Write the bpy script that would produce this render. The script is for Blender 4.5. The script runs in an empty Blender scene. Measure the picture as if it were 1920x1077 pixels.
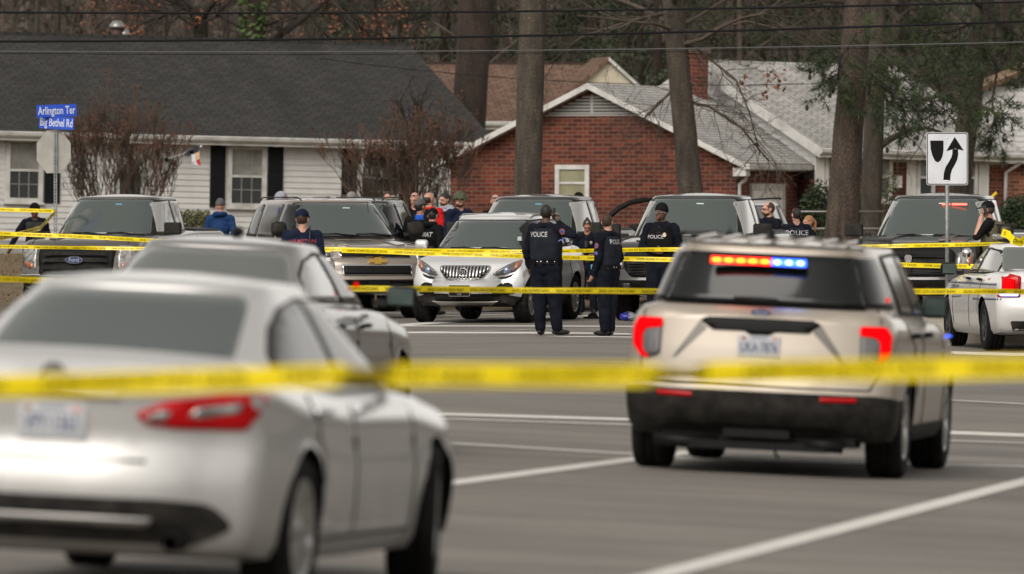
import bpy, bmesh, math, random
import numpy as np
from mathutils import Vector, Matrix, Euler, noise
from mathutils.bvhtree import BVHTree
sc = bpy.context.scene
COL = sc.collection
R = math.radians
random.seed(7)
# ------------------------------------------------------------------ camera, world, sun, exposure
FPX = 16000.0; HZ = 395.0; CAMZ = 1.75
cam = bpy.data.objects.new('camera', bpy.data.cameras.new('camera')); COL.objects.link(cam)
cam.location = (0, 0, CAMZ); cam.rotation_euler = (R(90), 0, 0)
cam.data.sensor_width = 36; cam.data.lens = FPX/1920*36
cam.data.shift_y = -(538.5-HZ)/1920
cam.data.clip_start = 1; cam.data.clip_end = 3000
cam.data.dof.use_dof = True; cam.data.dof.focus_distance = 121; cam.data.dof.aperture_fstop = 4.2
sc.camera = cam
w = bpy.data.worlds.new('World'); sc.world = w; w.use_nodes = True
nt = w.node_tree; bg = nt.nodes['Background']
sky = nt.nodes.new('ShaderNodeTexSky'); sky.sky_type = 'NISHITA'; sky.sun_disc = False
sky.sun_elevation = R(38); sky.sun_rotation = R(205); sky.dust_density = 1.5; sky.air_density = 1.
hs = nt.nodes.new('ShaderNodeHueSaturation'); hs.inputs['Saturation'].default_value = 0.06
hs.inputs['Value'].default_value = 1.2
nt.links.new(sky.outputs[0], hs.inputs['Color'])
tw = nt.nodes.new('ShaderNodeMix'); tw.data_type = 'RGBA'; tw.blend_type = 'MULTIPLY'; tw.inputs['Factor'].default_value = 1; tw.inputs['B'].default_value = (1.05, 1.0, .935, 1)
nt.links.new(hs.outputs[0], tw.inputs['A']); nt.links.new(tw.outputs['Result'], bg.inputs[0])
bg.inputs[1].default_value = 0.125
sun = bpy.data.objects.new('sun', bpy.data.lights.new('sun', 'SUN')); COL.objects.link(sun)
sun.data.energy = 1.5; sun.data.angle = R(38); sun.data.color = (1, .95, .88)
sun.rotation_euler = (R(52), 0, R(-25))
sc.view_settings.view_transform = 'Standard'; sc.view_settings.look = 'None'
sc.view_settings.exposure = 0.20; sc.view_settings.gamma = 1
sc.view_settings.use_curve_mapping = False
sc.cycles.max_bounces = 6; sc.cycles.transparent_max_bounces = 12

# ------------------------------------------------------------------ helpers
def S(x, a, b):
    t = np.clip((x-a)/(b-a), 0, 1); return t*t*(3-2*t)
def G(x, y):
    """ground height of the road and the yards"""
    near = -.045*(np.clip(x, -9, 9)+1.5); far = -.15*S(x, 0., 6.5)*(1-S(y, 116, 128))
    k = S(y, 75, 108)
    return (near*(1-k)+far*k) + .10*S(y, 119, 131) + .46*S(y, 140, 162) + .24*S(y, 162, 190)
def at(px, py, y):
    """world point seen at photo position (px,py) at distance y, used to survey positions"""
    return Vector(((px-960)/FPX*y, y, CAMZ+(HZ-py)/FPX*y))
def ground_at(px, py):
    lo, hi = 12., 185.
    for _ in range(60):
        y = (lo+hi)/2; x = (px-960)/FPX*y
        yy = HZ+(CAMZ-float(G(x, y)))*FPX/y
        if yy > py: lo = y
        else: hi = y
    return ((px-960)/FPX*lo, lo)
def tag(o, label=None, cat=None, group=None, kind=None):
    if label: o['label'] = label
    if cat: o['category'] = cat
    if group: o['group'] = group
    if kind: o['kind'] = kind
    return o
def empty(name, loc=(0, 0, 0), rz=0, **k):
    o = bpy.data.objects.new(name, None); COL.objects.link(o); o.location = loc
    o.rotation_euler = (0, 0, rz); o.empty_display_size = .2
    return tag(o, **k)
class MB:
    """collects geometry; build() links it as ONE mesh object"""
    def __init__(s): s.v = []; s.f = []; s.m = []; s.s = []
    def add(s, vs, fs, mi=0, sm=True):
        n = len(s.v); s.v += [tuple(p) for p in vs]
        s.f += [tuple(i+n for i in f) for f in fs]
        s.m += [mi]*len(fs) if isinstance(mi, int) else list(mi); s.s += [sm]*len(fs)
    def box(s, a, b, mi=0, M=None, sm=False):
        x0, y0, z0 = a; x1, y1, z1 = b
        vs = [Vector(p) for p in ((x0,y0,z0),(x1,y0,z0),(x1,y1,z0),(x0,y1,z0),(x0,y0,z1),(x1,y0,z1),(x1,y1,z1),(x0,y1,z1))]
        if M is not None: vs = [M@p for p in vs]
        s.add(vs, [(0,3,2,1),(4,5,6,7),(0,1,5,4),(1,2,6,5),(2,3,7,6),(3,0,4,7)], mi, sm)
    def tube(s, pts, r, mi=0, n=6, cap=True, sm=True):
        pts = [Vector(p) for p in pts]
        rr = r if hasattr(r, '__len__') else [r]*len(pts)
        vs = []; fs = []
        d0 = (pts[1]-pts[0]).normalized()
        u = d0.orthogonal().normalized()
        for i, p in enumerate(pts):
            d = (pts[min(i+1, len(pts)-1)]-pts[max(i-1, 0)])
            if d.length < 1e-9: d = d0
            d.normalize(); u = (u-d*u.dot(d)).normalized(); v = d.cross(u)
            for k in range(n):
                a = 2*math.pi*k/n; vs.append(p+(u*math.cos(a)+v*math.sin(a))*rr[i])
        for i in range(len(pts)-1):
            for k in range(n):
                k2 = (k+1) % n; fs.append((i*n+k, i*n+k2, (i+1)*n+k2, (i+1)*n+k))
        if cap:
            fs.append(tuple(range(n-1, -1, -1))); fs.append(tuple(range((len(pts)-1)*n, len(pts)*n)))
        s.add(vs, fs, mi, sm)
    def loft(s, rings, mi=0, cap=True, sm=True):
        n = len(rings[0]); vs = [p for r in rings for p in r]; fs = []
        for i in range(len(rings)-1):
            for k in range(n):
                k2 = (k+1) % n; fs.append((i*n+k, i*n+k2, (i+1)*n+k2, (i+1)*n+k))
        if cap: fs.append(tuple(range(n-1, -1, -1))); fs.append(tuple(range((len(rings)-1)*n, len(rings)*n)))
        s.add(vs, fs, mi, sm)
    def ell(s, c, r, mi=0, n=14, m=9, M=None, zmin=-1., zmax=1.):
        rings = []
        for j in range(m+1):
            a = math.acos(zmax)+(math.acos(zmin)-math.acos(zmax))*j/m
            st = math.sin(a); ct = math.cos(a)
            ring = []
            for k in range(n):
                t = -2*math.pi*k/n
                p = Vector((r[0]*st*math.cos(t), r[1]*st*math.sin(t), r[2]*ct))
                if M is not None: p = M@p
                ring.append(p+Vector(c))
            rings.append(ring)
        s.loft(rings, mi)
    def lathe(s, prof, axis='x', n=32, mi=0, c=(0, 0, 0)):
        """prof: (radius, along) list; closed profile revolved round axis"""
        vs = []; fs = []; P = len(prof)
        for k in range(n):
            t = 2*math.pi*k/n; ca, sa = math.cos(t), math.sin(t)
            for (r, h) in prof:
                p = {'x': (h, r*ca, r*sa), 'y': (r*ca, h, r*sa), 'z': (r*ca, r*sa, h)}[axis]
                vs.append((p[0]+c[0], p[1]+c[1], p[2]+c[2]))
        for k in range(n):
            k2 = (k+1) % n
            for j in range(P-1):
                fs.append((k*P+j, k2*P+j, k2*P+j+1, k*P+j+1))
        s.add(vs, fs, mi)
    def prism(s, poly, y0, y1, mi=0, M=None, sm=False):
        """poly in (x,z) extruded along y"""
        n = len(poly)
        vs = [Vector((x, y0, z)) for x, z in poly]+[Vector((x, y1, z)) for x, z in poly]
        if M is not None: vs = [M@p for p in vs]
        fs = [tuple(range(n)), tuple(range(2*n-1, n-1, -1))]
        for k in range(n): k2 = (k+1) % n; fs.append((k, k+n, k2+n, k2))
        s.add(vs, fs, mi, sm)
    def build(s, name, mats, parent=None, fix=False, **k):
        me = bpy.data.meshes.new(name); me.from_pydata(s.v, [], s.f)
        if not isinstance(mats, (list, tuple)): mats = [mats]
        for m in mats: me.materials.append(m)
        me.polygons.foreach_set('material_index', s.m)
        me.polygons.foreach_set('use_smooth', s.s)
        if fix:
            bm = bmesh.new(); bm.from_mesh(me); bmesh.ops.recalc_face_normals(bm, faces=bm.faces); bm.to_mesh(me); bm.free()
        me.update()
        o = bpy.data.objects.new(name, me); COL.objects.link(o)
        if parent: o.parent = parent
        return tag(o, **k)
def kids(o): return [c for c in bpy.data.objects if c.parent == o]
def copy_tree(o, parent=None, **k):
    c = o.copy(); COL.objects.link(c); c.parent = parent
    for ch in list(o.children): copy_tree(ch, c)
    return tag(c, **k)
_tc = {}
def text_geo(txt, size=1., bold=0.0, sx=1.):
    """text as flat triangles in (x,y), centred; returns verts, faces"""
    key = (txt, bold, 'g')
    if key not in _tc:
        cu = bpy.data.curves.new('t', 'FONT'); cu.body = txt; cu.size = 1; cu.offset = bold
        cu.align_x = 'CENTER'; cu.align_y = 'CENTER'; cu.resolution_u = 3
        o = bpy.data.objects.new('t', cu); COL.objects.link(o)
        dg = bpy.context.evaluated_depsgraph_get(); dg.update()
        me = bpy.data.meshes.new_from_object(o.evaluated_get(dg))
        _tc[key] = ([v.co.copy() for v in me.vertices], [tuple(p.vertices) for p in me.polygons])
        bpy.data.objects.remove(o); bpy.data.curves.remove(cu); bpy.data.meshes.remove(me)
    vs, fs = _tc[key]
    return [(v.x*size*sx, v.y*size) for v in vs], fs
def eval_mesh(o):
    dg = bpy.context.evaluated_depsgraph_get(); dg.update()
    return bpy.data.meshes.new_from_object(o.evaluated_get(dg))

# ------------------------------------------------------------------ materials
MATS = {}
def mat(name, col, rough=.6, metal=0., coat=0., emit=None, es=1., spec=.5, noise_=None, bump=None, alpha=None, vary=0.):
    """noise_=(scale, col2, contrast lo, hi); bump=(scale,strength,dist)"""
    if name in MATS: return MATS[name]
    m = bpy.data.materials.new(name); m.use_nodes = True; t = m.node_tree; b = t.nodes['Principled BSDF']
    b.inputs['Base Color'].default_value = (*col, 1); b.inputs['Roughness'].default_value = rough
    b.inputs['Metallic'].default_value = metal; b.inputs['Coat Weight'].default_value = coat
    b.inputs['Coat Roughness'].default_value = .06
    b.inputs['Specular IOR Level'].default_value = spec
    if emit: b.inputs['Emission Color'].default_value = (*emit, 1); b.inputs['Emission Strength'].default_value = es
    tc = None
    if noise_ or bump or vary: tc = t.nodes.new('ShaderNodeTexCoord')
    if noise_:
        n = t.nodes.new('ShaderNodeTexNoise'); n.inputs['Scale'].default_value = noise_[0]; n.inputs['Detail'].default_value = 6
        t.links.new(tc.outputs['Object'], n.inputs['Vector'])
        r = t.nodes.new('ShaderNodeValToRGB'); r.color_ramp.elements[0].position = noise_[2]; r.color_ramp.elements[1].position = noise_[3]
        r.color_ramp.elements[0].color = (*col, 1); r.color_ramp.elements[1].color = (*noise_[1], 1)
        t.links.new(n.outputs[0], r.inputs[0]); t.links.new(r.outputs[0], b.inputs['Base Color'])
    if bump:
        n = t.nodes.new('ShaderNodeTexNoise'); n.inputs['Scale'].default_value = bump[0]; n.inputs['Detail'].default_value = 5
        t.links.new(tc.outputs['Object'], n.inputs['Vector'])
        bn = t.nodes.new('ShaderNodeBump'); bn.inputs['Strength'].default_value = bump[1]; bn.inputs['Distance'].default_value = bump[2]
        t.links.new(n.outputs[0], bn.inputs['Height']); t.links.new(bn.outputs[0], b.inputs['Normal'])
    MATS[name] = m; return m
def paint(name, col, metal=.55, rough=.38, dirt=.5):
    """car paint under a clear coat with road film low down"""
    if name in MATS: return MATS[name]
    m = mat(name, col, rough, metal, coat=.8); t = m.node_tree; b = t.nodes['Principled BSDF']
    tc = t.nodes.new('ShaderNodeTexCoord'); sx = t.nodes.new('ShaderNodeSeparateXYZ'); t.links.new(tc.outputs['Object'], sx.inputs[0])
    n = t.nodes.new('ShaderNodeTexNoise'); n.inputs['Scale'].default_value = 3.5; n.inputs['Detail'].default_value = 7
    t.links.new(tc.outputs['Object'], n.inputs['Vector'])
    ad = t.nodes.new('ShaderNodeMath'); ad.operation = 'MULTIPLY_ADD'; ad.inputs[1].default_value = .5
    t.links.new(n.outputs[0], ad.inputs[0]); t.links.new(sx.outputs['Z'], ad.inputs[2])
    mr = t.nodes.new('ShaderNodeMapRange'); mr.inputs['From Min'].default_value = .45; mr.inputs['From Max'].default_value = 1.0
    mr.inputs['To Min'].default_value = dirt; mr.inputs['To Max'].default_value = 0.04
    t.links.new(ad.outputs[0], mr.inputs['Value'])
    mx = t.nodes.new('ShaderNodeMix'); mx.data_type = 'RGBA'; mx.inputs['A'].default_value = (*col, 1)
    mx.inputs['B'].default_value = (.13, .115, .095, 1)
    t.links.new(mr.outputs[0], mx.inputs['Factor']); t.links.new(mx.outputs['Result'], b.inputs['Base Color'])
    m2 = t.nodes.new('ShaderNodeMath'); m2.operation = 'MULTIPLY_ADD'; m2.inputs[1].default_value = .5; m2.inputs[2].default_value = rough
    t.links.new(mr.outputs[0], m2.inputs[0]); t.links.new(m2.outputs[0], b.inputs['Roughness'])
    cw = t.nodes.new('ShaderNodeMath'); cw.operation = 'MULTIPLY_ADD'; cw.inputs[1].default_value = -1; cw.inputs[2].default_value = .85
    t.links.new(mr.outputs[0], cw.inputs[0]); t.links.new(cw.outputs[0], b.inputs['Coat Weight'])
    return m
SILVER = paint('silver_paint', (.64, .635, .625), rough=.30); SILVER2 = paint('silver_paint_cool', (.72, .72, .72), rough=.3)
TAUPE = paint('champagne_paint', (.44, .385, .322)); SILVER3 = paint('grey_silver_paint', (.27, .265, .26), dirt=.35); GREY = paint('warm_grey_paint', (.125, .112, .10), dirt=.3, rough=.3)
BRONZE = paint('bronze_paint', (.30, .255, .215), dirt=.25, rough=.3); BLACKP = paint('black_paint', (.035, .034, .036), metal=.3, dirt=.35, rough=.3)
WHITEP = paint('white_paint', (.66, .65, .63), metal=0., dirt=.4, rough=.35)
DARKP = paint('graphite_paint', (.055, .054, .054), dirt=.25, rough=.28)
GLASS = mat('tinted_glass', (.007, .008, .008), .08, 0, spec=.38)
GLASSG = mat('windscreen_glass', (.060, .074, .070), .07, 0, spec=.6, coat=.6)
GLASSL = mat('light_glass', (.11, .118, .110), .07, 0, spec=.6, coat=.6)
GLASSM = mat('mirror_glass_dark', (.05, .07, .065), .12, 0, spec=.5)
GLASSR = mat('reflective_side_glass', (.30, .30, .29), .05, 0, spec=.7, coat=.5)
PLAST = mat('black_plastic', (.018, .017, .016), .65, spec=.12, noise_=(9, (.04, .037, .033), .4, .75))
TRIM = mat('dark_trim', (.008, .008, .008), .5, spec=.15)
TYRE = mat('tyre_rubber', (.008, .0078, .0075), .85, spec=.15, noise_=(14, (.020, .018, .016), .45, .75))
RIM = mat('alloy_rim', (.42, .42, .41), .32, .8)
STEEL = mat('dark_steel_rim', (.05, .05, .05), .5, .5)
WELL = mat('wheel_well', (.004, .004, .004), .95, spec=.05)
GLASSS = mat('side_glass', (.03, .031, .030), .07, 0, spec=.55)
CHROME = mat('chrome', (.75, .75, .76), .12, 1.)
BRUSH = mat('brushed_metal_trim', (.30, .29, .28), .4, .7)
REDL = mat('red_lamp_lens', (.42, .002, .004), .2, spec=.2, coat=.25)
REDG = mat('red_lamp_glow', (.28, .001, .002), .5, spec=.02, emit=(1, .001, .004), es=.7)
REDH = mat('red_led', (1, .02, .01), .3, emit=(1, .012, .004), es=3.2)
YELH = mat('amber_led', (1, .5, .05), .3, emit=(1, .26, .01), es=4.5)
BLUW = mat('blue_warning_lamp', (.05,.1,1), .3, emit=(.03,.1,1), es=1.6)
BLUH = mat('blue_led', (.05, .1, 1), .3, emit=(.02, .09, 1), es=5)
LBLH = mat('pale_blue_led', (.4, .6, 1), .3, emit=(.25, .5, 1), es=9)
CLEAR = mat('clear_lamp_lens', (.36, .355, .34), .2, .4, coat=.8, noise_=(18, (.17, .165, .16), .4, .6))
LAMPD = mat('smoked_lamp', (.10, .10, .105), .15, .2, coat=1)
AMBER = mat('amber_lens', (.34, .11, .045), .2, coat=1)
PLATE = mat('licence_plate_white', (.44, .45, .47), .5)
PLTXT = mat('plate_navy_text', (.03, .05, .13), .6)
GOLD = mat('gold_emblem', (.55, .33, .06), .3, .5)
BLUEE = mat('blue_emblem', (.02, .04, .13), .3, coat=1)
WHITE = mat('white_trim', (.62, .60, .56), .5)
STICK = mat('pale_sticker', (.55, .72, .62), .5); STICKB = mat('blue_sticker', (.12, .42, .62), .5)
YEL = mat('tape_yellow', (.93, .72, .004), .38, spec=.5, coat=.2)
TXT = mat('tape_black_print', (.02, .018, .012), .7, spec=.1)
# ------------------------------------------------------------------ ground
asp = bpy.data.materials.new('asphalt'); asp.use_nodes = True; t = asp.node_tree; b = t.nodes['Principled BSDF']
tc = t.nodes.new('ShaderNodeTexCoord')
def nz(sc_, det=6, vec=None, rough=.6):
    n = t.nodes.new('ShaderNodeTexNoise'); n.inputs['Scale'].default_value = sc_; n.inputs['Detail'].default_value = det; n.inputs['Roughness'].default_value = rough
    t.links.new(vec or tc.outputs['Object'], n.inputs['Vector']); return n.outputs[0]
def ramp(src, a, ca, b_, cb):
    r = t.nodes.new('ShaderNodeValToRGB'); r.color_ramp.elements[0].position = a; r.color_ramp.elements[1].position = b_
    r.color_ramp.elements[0].color = (*ca, 1); r.color_ramp.elements[1].color = (*cb, 1); t.links.new(src, r.inputs[0]); return r.outputs[0]
def mul(x, y, f=1.):
    m = t.nodes.new('ShaderNodeMix'); m.data_type = 'RGBA'; m.blend_type = 'MULTIPLY'; m.inputs['Factor'].default_value = f
    t.links.new(x, m.inputs['A']); t.links.new(y, m.inputs['B']); return m.outputs['Result']
mp = t.nodes.new('ShaderNodeMapping'); mp.inputs['Scale'].default_value = (.10, .9, 1); t.links.new(tc.outputs['Object'], mp.inputs[0])
c0 = ramp(nz(1.1, 5, mp.outputs[0]), .3, (.150, .137, .122), .72, (.250, .230, .205))
c1 = ramp(nz(60, 3), .3, (.60, .60, .60), .75, (1.28, 1.28, 1.28))
c2 = ramp(nz(.35, 4), .35, (.78, .78, .79), .7, (1.12, 1.10, 1.06))
t.links.new(mul(mul(c0, c1), c2), b.inputs['Base Color']); b.inputs['Roughness'].default_value = .82
bn = t.nodes.new('ShaderNodeBump'); bn.inputs['Strength'].default_value = .5; bn.inputs['Distance'].default_value = .01
t.links.new(nz(90, 3), bn.inputs['Height']); t.links.new(bn.outputs[0], b.inputs['Normal'])
def sheet(name, x0, x1, y0, y1, dx, dy, m, off=0, **k):
    nx = int((x1-x0)/dx)+1; ny = int((y1-y0)/dy)+1; X, Y = np.meshgrid(np.linspace(x0, x1, nx), np.linspace(y0, y1, ny)); Z = G(X, Y)+off
    mb = MB(); vs = np.stack([X, Y, Z], -1).reshape(-1, 3).tolist()
    fs = [(j*nx+i, j*nx+i+1, (j+1)*nx+i+1, (j+1)*nx+i) for j in range(ny-1) for i in range(nx-1)]
    mb.add(vs, fs); return mb.build(name, m, **k)
sheet('road', -13, 13, 14, 141, .25, .6, asp, kind='structure')
sheet('outer_road', -300, -13, -60, 141, 20, 3, asp, kind='structure'); sheet('outer_road', 13, 300, -60, 141, 20, 3, asp, kind='structure')
sheet('near_road', -13, 13, -60, 14, 1, 3, asp, kind='structure')
lawn = mat('winter_lawn', (.10, .068, .034), .95, noise_=(1.6, (.17, .125, .06), .35, .65), bump=(40, .8, .03))
sheet('lawn', -300, 300, 141, 480, 6, 3, lawn, kind='structure')
PAINT = mat('road_paint', (.56, .54, .50), .7, noise_=(7, (.66, .64, .60), .35, .6))
PAINTW = mat('worn_road_paint', (.33, .315, .29), .75, noise_=(5, (.55, .53, .49), .42, .6))
def stripe(p, q, wd, m=PAINT, name='painted_line'):
    (x0, y0), (x1, y1) = ground_at(*p), ground_at(*q); n = max(2, int(math.hypot(x1-x0, y1-y0)/.25)); d = Vector((x1-x0, y1-y0)).normalized(); nr = Vector((-d.y, d.x))*wd/2
    mb = MB(); vs = []
    for k in range(n+1):
        x = x0+(x1-x0)*k/n; y = y0+(y1-y0)*k/n
        for s_ in (1, -1): X, Y = x+nr.x*s_, y+nr.y*s_; vs.append((X, Y, float(G(X, Y))+.006))
    mb.add(vs, [(2*k, 2*k+1, 2*k+3, 2*k+2) for k in range(n)]); return mb.build(name, m, kind='structure')
stripe((1130, 1107), (2100, 858), .18)
stripe((700, 926), (1300, 848), .19)
stripe((560, 815), (1300, 860), .30); stripe((1250, 862), (2000, 878), .22)
stripe((500, 768), (1500, 797), .75, PAINT); stripe((600, 779), (1500, 808), .28, PAINT); stripe((1600, 806), (2050, 822), 1.1, PAINT); stripe((1600, 822), (2050, 836), .25)
stripe((1600, 742), (1990, 762), .4, PAINTW); stripe((1600, 654), (2000, 668), 1.3, PAINT)
stripe((560, 624), (1420, 633), 1.1, PAINT); stripe((560, 627), (1000, 619), .2, PAINTW); stripe((1040, 632), (1480, 637), .7, PAINT)
stripe((600, 612), (1350, 614), .55, PAINT); stripe((700, 614), (1420, 581), .45, PAINT); stripe((560, 602), (960, 590), .3, PAINTW); stripe((500, 586), (1100, 588), .4, PAINTW)
stripe((1500, 690), (2000, 700), .12, PAINTW)
TAR = mat('crack_sealant', (.045, .043, .042), .6)
for k_, (a_1, b_1) in enumerate((((900, 700), (1180, 690)), ((1795, 702), (1990, 712)), ((880, 655), (1170, 660)))): stripe(a_1, b_1, .035, TAR, 'crack_sealant')
# fallen twigs and cracks
TWIG = mat('twig_bark', (.035, .026, .02), .9)
# ------------------------------------------------------------------ vehicle tools
def round_poly(poly, r, n=4):
    if not r: return poly
    out = []; N = len(poly)
    for i in range(N):
        p0, p1, p2 = Vector(poly[i-1]), Vector(poly[i]), Vector(poly[(i+1) % N])
        a, b = p0-p1, p2-p1; rr = min(r, a.length*.45, b.length*.45)
        A = p1+a.normalized()*rr; B = p1+b.normalized()*rr
        for k in range(n+1):
            t = k/n; out.append(tuple((1-t)**2*A+2*t*(1-t)*p1+t*t*B))
    return out
AX = {'F': (lambda u, v: Vector((u, 9, v)), Vector((0, -1, 0))), 'R': (lambda u, v: Vector((u, -9, v)), Vector((0, 1, 0))),
      'S': (lambda u, v: Vector((9, u, v)), Vector((-1, 0, 0))), 'T': (lambda u, v: Vector((u, v, 9)), Vector((0, 0, -1)))}
def panel_geo(poly, axis, bvh, off=.008, thick=.014, grid=.06, rnd=0, mirror=False):
    """a shaped panel laid on the body: poly is in (x,z) for F/R, (y,z) for S, (x,y) for T"""
    poly = round_poly(poly, rnd)
    bm = bmesh.new(); f = bm.faces.new([bm.verts.new((p[0], p[1], 0)) for p in poly])
    xs = [p[0] for p in poly]; ys = [p[1] for p in poly]
    for ax, (lo, hi) in enumerate(((min(xs), max(xs)), (min(ys), max(ys)))):
        n = int((hi-lo)/grid)
        for k in range(1, n+1):
            c = lo+(hi-lo)*k/(n+1); pco = (c, 0, 0) if ax == 0 else (0, c, 0); pno = (1, 0, 0) if ax == 0 else (0, 1, 0)
            bmesh.ops.bisect_plane(bm, geom=bm.verts[:]+bm.edges[:]+bm.faces[:], plane_co=pco, plane_no=pno, dist=1e-5)
    fn, d = AX[axis]; last = None; hits = []
    for v in bm.verts:
        o = fn(v.co.x, v.co.y); h = bvh.ray_cast(o, d)
        hits.append(h if h[0] is not None else None)
    good = [h for h in hits if h]
    deep = (sum((h[0]@d if False else h[0].dot(d)) for h in good)/max(1, len(good))) if good else 0
    for v, h in zip(bm.verts, hits):
        o = fn(v.co.x, v.co.y)
        if h:
            nrm = h[1] if h[1].dot(d) < 0 else -h[1]
            v.co = h[0]-d*off
        else:
            nh = bvh.find_nearest(o+d*(deep-o.dot(d)))
            v.co = nh[0]-d*off
    bmesh.ops.triangulate(bm, faces=[q for q in bm.faces if len(q.verts) > 4])
    bmesh.ops.recalc_face_normals(bm, faces=bm.faces)
    s = sum((q.normal.dot(d)*q.calc_area() for q in bm.faces))
    if s > 0: bmesh.ops.reverse_faces(bm, faces=bm.faces)
    be = [e for e in bm.edges if e.is_boundary]
    r = bmesh.ops.extrude_edge_only(bm, edges=be)
    for g in r['geom']:
        if isinstance(g, bmesh.types.BMVert): g.co = g.co+d*thick
    bm.verts.index_update()
    vs = [v.co.copy() for v in bm.verts]; fs = [tuple(v.index for v in q.verts) for q in bm.faces]; bm.free()
    if mirror:
        n = len(vs); vs2 = [Vector((-v.x, v.y, v.z)) for v in vs]; fs2 = [tuple(reversed(q)) for q in fs]
        return vs2, fs2
    return vs, fs
TCAR = [(0, 0), (.80, 0), (.93, .02), (.972, .09), (.988, .2), (.996, .33), (1, .47), (.996, .58), (.976, .70), (.986, .735), (.968, .82), (.94, .9), (.89, .955), (.78, .985), (.5, 1.0), (.25, 1.008), (0, 1.01)]
TTRK = [(0, 0), (.80, 0), (.94, .01), (.972, .06), (.985, .2), (.99, .33), (1, .45), (1, .55), (.995, .7), (.985, .82), (.975, .9), (.955, .955), (.90, .985), (.6, 1.0), (.3, 1.006), (0, 1.008)]
class Car:
    def __init__(s, name, L, keys, cab, wheels, pm, T=TCAR, clad=0., nose=((0, 0), (1, 0)), tail=((0, 0), (1, 0)), rf=.22, rr=.16,
                 bowf=.16, bowr=.10, flare=.015, arch=.05, rclad=None, **tags):
        s.root = empty(name, **tags); s.pm = pm; s.L = L
        yw, r, trk, wd = wheels; s.wh = wheels
        mb = MB(); N = 64
        tt = [math.sin((k/(N-1)-.5)*math.pi)*.30+(k/(N-1)-.5)*1.4 for k in range(N)]
        tt = [t/(2*tt[-1]) for t in tt]; ys = [t*L for t in tt]
        yy = np.linspace(-L/2, L/2, 600); kk = np.array([k[0] for k in keys]); A = []
        ker = np.exp(-.5*(np.linspace(-3, 3, 25))**2); ker /= ker.sum()
        for c in (1, 2, 3):
            v = np.interp(yy, kk, [k[c] for k in keys]); v = np.convolve(np.pad(v, 12, mode='edge'), ker, 'valid'); A.append(v)
        rings = []
        for y in ys:
            zb, zt, hw = [float(np.interp(y, yy, a)) for a in A]
            e = L/2-abs(y); fr = y > 0; rad = rf if fr else rr; q = max(0, (rad-e)/rad); ins = rad*(1-math.sqrt(max(0, 1-q*q)))
            hw -= ins*.8; zt -= ins*.55; zb += ins*.35
            prox = float(S(.75-e, 0, .75)); sg = 1 if fr else -1
            pr = nose if fr else tail; bow = bowf if fr else bowr
            half = []
            for (u, v) in T:
                z = zb+v*(zt-zb); x = u*hw
                if .25 < v < .75 and flare:
                    for wy in (yw[0], yw[1]): x += flare*math.exp(-((y-wy)/.42)**2)*math.sin((v-.25)/.5*math.pi)
                yo = float(np.interp(v, [p[0] for p in pr], [p[1] for p in pr]))*prox - bow*abs(u)**3*prox
                half.append(Vector((x, y+sg*yo, z)))
            rings.append(half+[Vector((-p.x, p.y, p.z)) for p in reversed(half[1:-1])])
        n = len(rings[0]); vs = [p for r_ in rings for p in r_]; fs = []; mi = []
        vv = [t[1] for t in T]; vv = vv+list(reversed(vv[1:-1]))
        for i in range(N-1):
            for k in range(n):
                k2 = (k+1) % n; fs.append((i*n+k, (i+1)*n+k, (i+1)*n+k2, i*n+k2)); mi.append(1 if (vv[k]+vv[k2])/2 < clad or (rclad and ys[i] < rclad[0] and (vv[k]+vv[k2])/2 < rclad[1]) else 0)
        H_ = len(T); CC = [-1, -.9, -.78, -.62, -.42, -.2, 0, .2, .42, .62, .78, .9, 1]
        for i in (0, N-1):
            fr = i > 0; sg = 1 if fr else -1; pr = nose if fr else tail; bow = bowf if fr else bowr; rows = []
            for k in range(H_):
                if k in (0, H_-1): rows.append([i*n+k]); continue
                rp = rings[i][k]; u, v = T[k]; yo = float(np.interp(v, [q[0] for q in pr], [q[1] for q in pr])); row = []
                for c_ in CC:
                    if c_ == 1: row.append(i*n+k)
                    elif c_ == -1: row.append(i*n+n-k)
                    elif k == 1:
                        if c_ == 0: row.append(i*n)
                    else:
                        mb.v.append((rp.x*c_, ys[i]+sg*(yo-bow*abs(u*c_)**3), rp.z)) if False else vs.append(Vector((rp.x*c_, ys[i]+sg*(yo-bow*abs(u*c_)**3), rp.z)))
                        row.append(len(vs)-1)
                rows.append(row)
            def fc(*q): fs.append(tuple(q)); mi.append(1 if vv_ < clad or (rclad and i == 0 and vv_ < rclad[1]) else 0)
            for k in range(1, H_-1):
                a = rows[k]; b_ = rows[k+1]; vv_ = (T[k][1]+T[k+1][1])/2
                if k == 1: fc(*(a+list(reversed(b_))))
                elif k == H_-2: fc(*(a+b_))
                else:
                    for j in range(len(CC)-1): fc(a[j], a[j+1], b_[j+1], b_[j])
        mb.add(vs, fs, mi)
        lo = mb.build('tmp', [pm, PLAST, WELL], fix=True)
        cu = MB()
        for wy in yw:
            for sx in (-1, 1):
                x0, x1 = (trk/2-wd*.5-.13, trk/2+.6); cyl = []
                for xx in (x0, x1): cyl.append([Vector((sx*xx, wy+(r+arch)*math.cos(a), r*.97+(r+arch)*math.sin(a))) for a in np.linspace(0, 2*math.pi, 41)[:-1]])
                cu.loft(cyl, 2)
        co = cu.build('cut', [pm, PLAST, WELL], fix=True)
        md = lo.modifiers.new('b', 'BOOLEAN'); md.operation = 'DIFFERENCE'; md.object = co; md.solver = 'EXACT'
        me = eval_mesh(lo); bm = bmesh.new(); bm.from_mesh(me)
        for o in (lo, co): bpy.data.objects.remove(o)
        s.bvh = BVHTree.FromBMesh(bm)
        s.lv = [v.co.copy() for v in bm.verts]; bm.verts.index_update()
        lf = [tuple(v.index for v in f.verts) for f in bm.faces]; lm = [f.material_index for f in bm.faces]; bm.free()
        out = MB(); out.add(s.lv, lf, lm)
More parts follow.
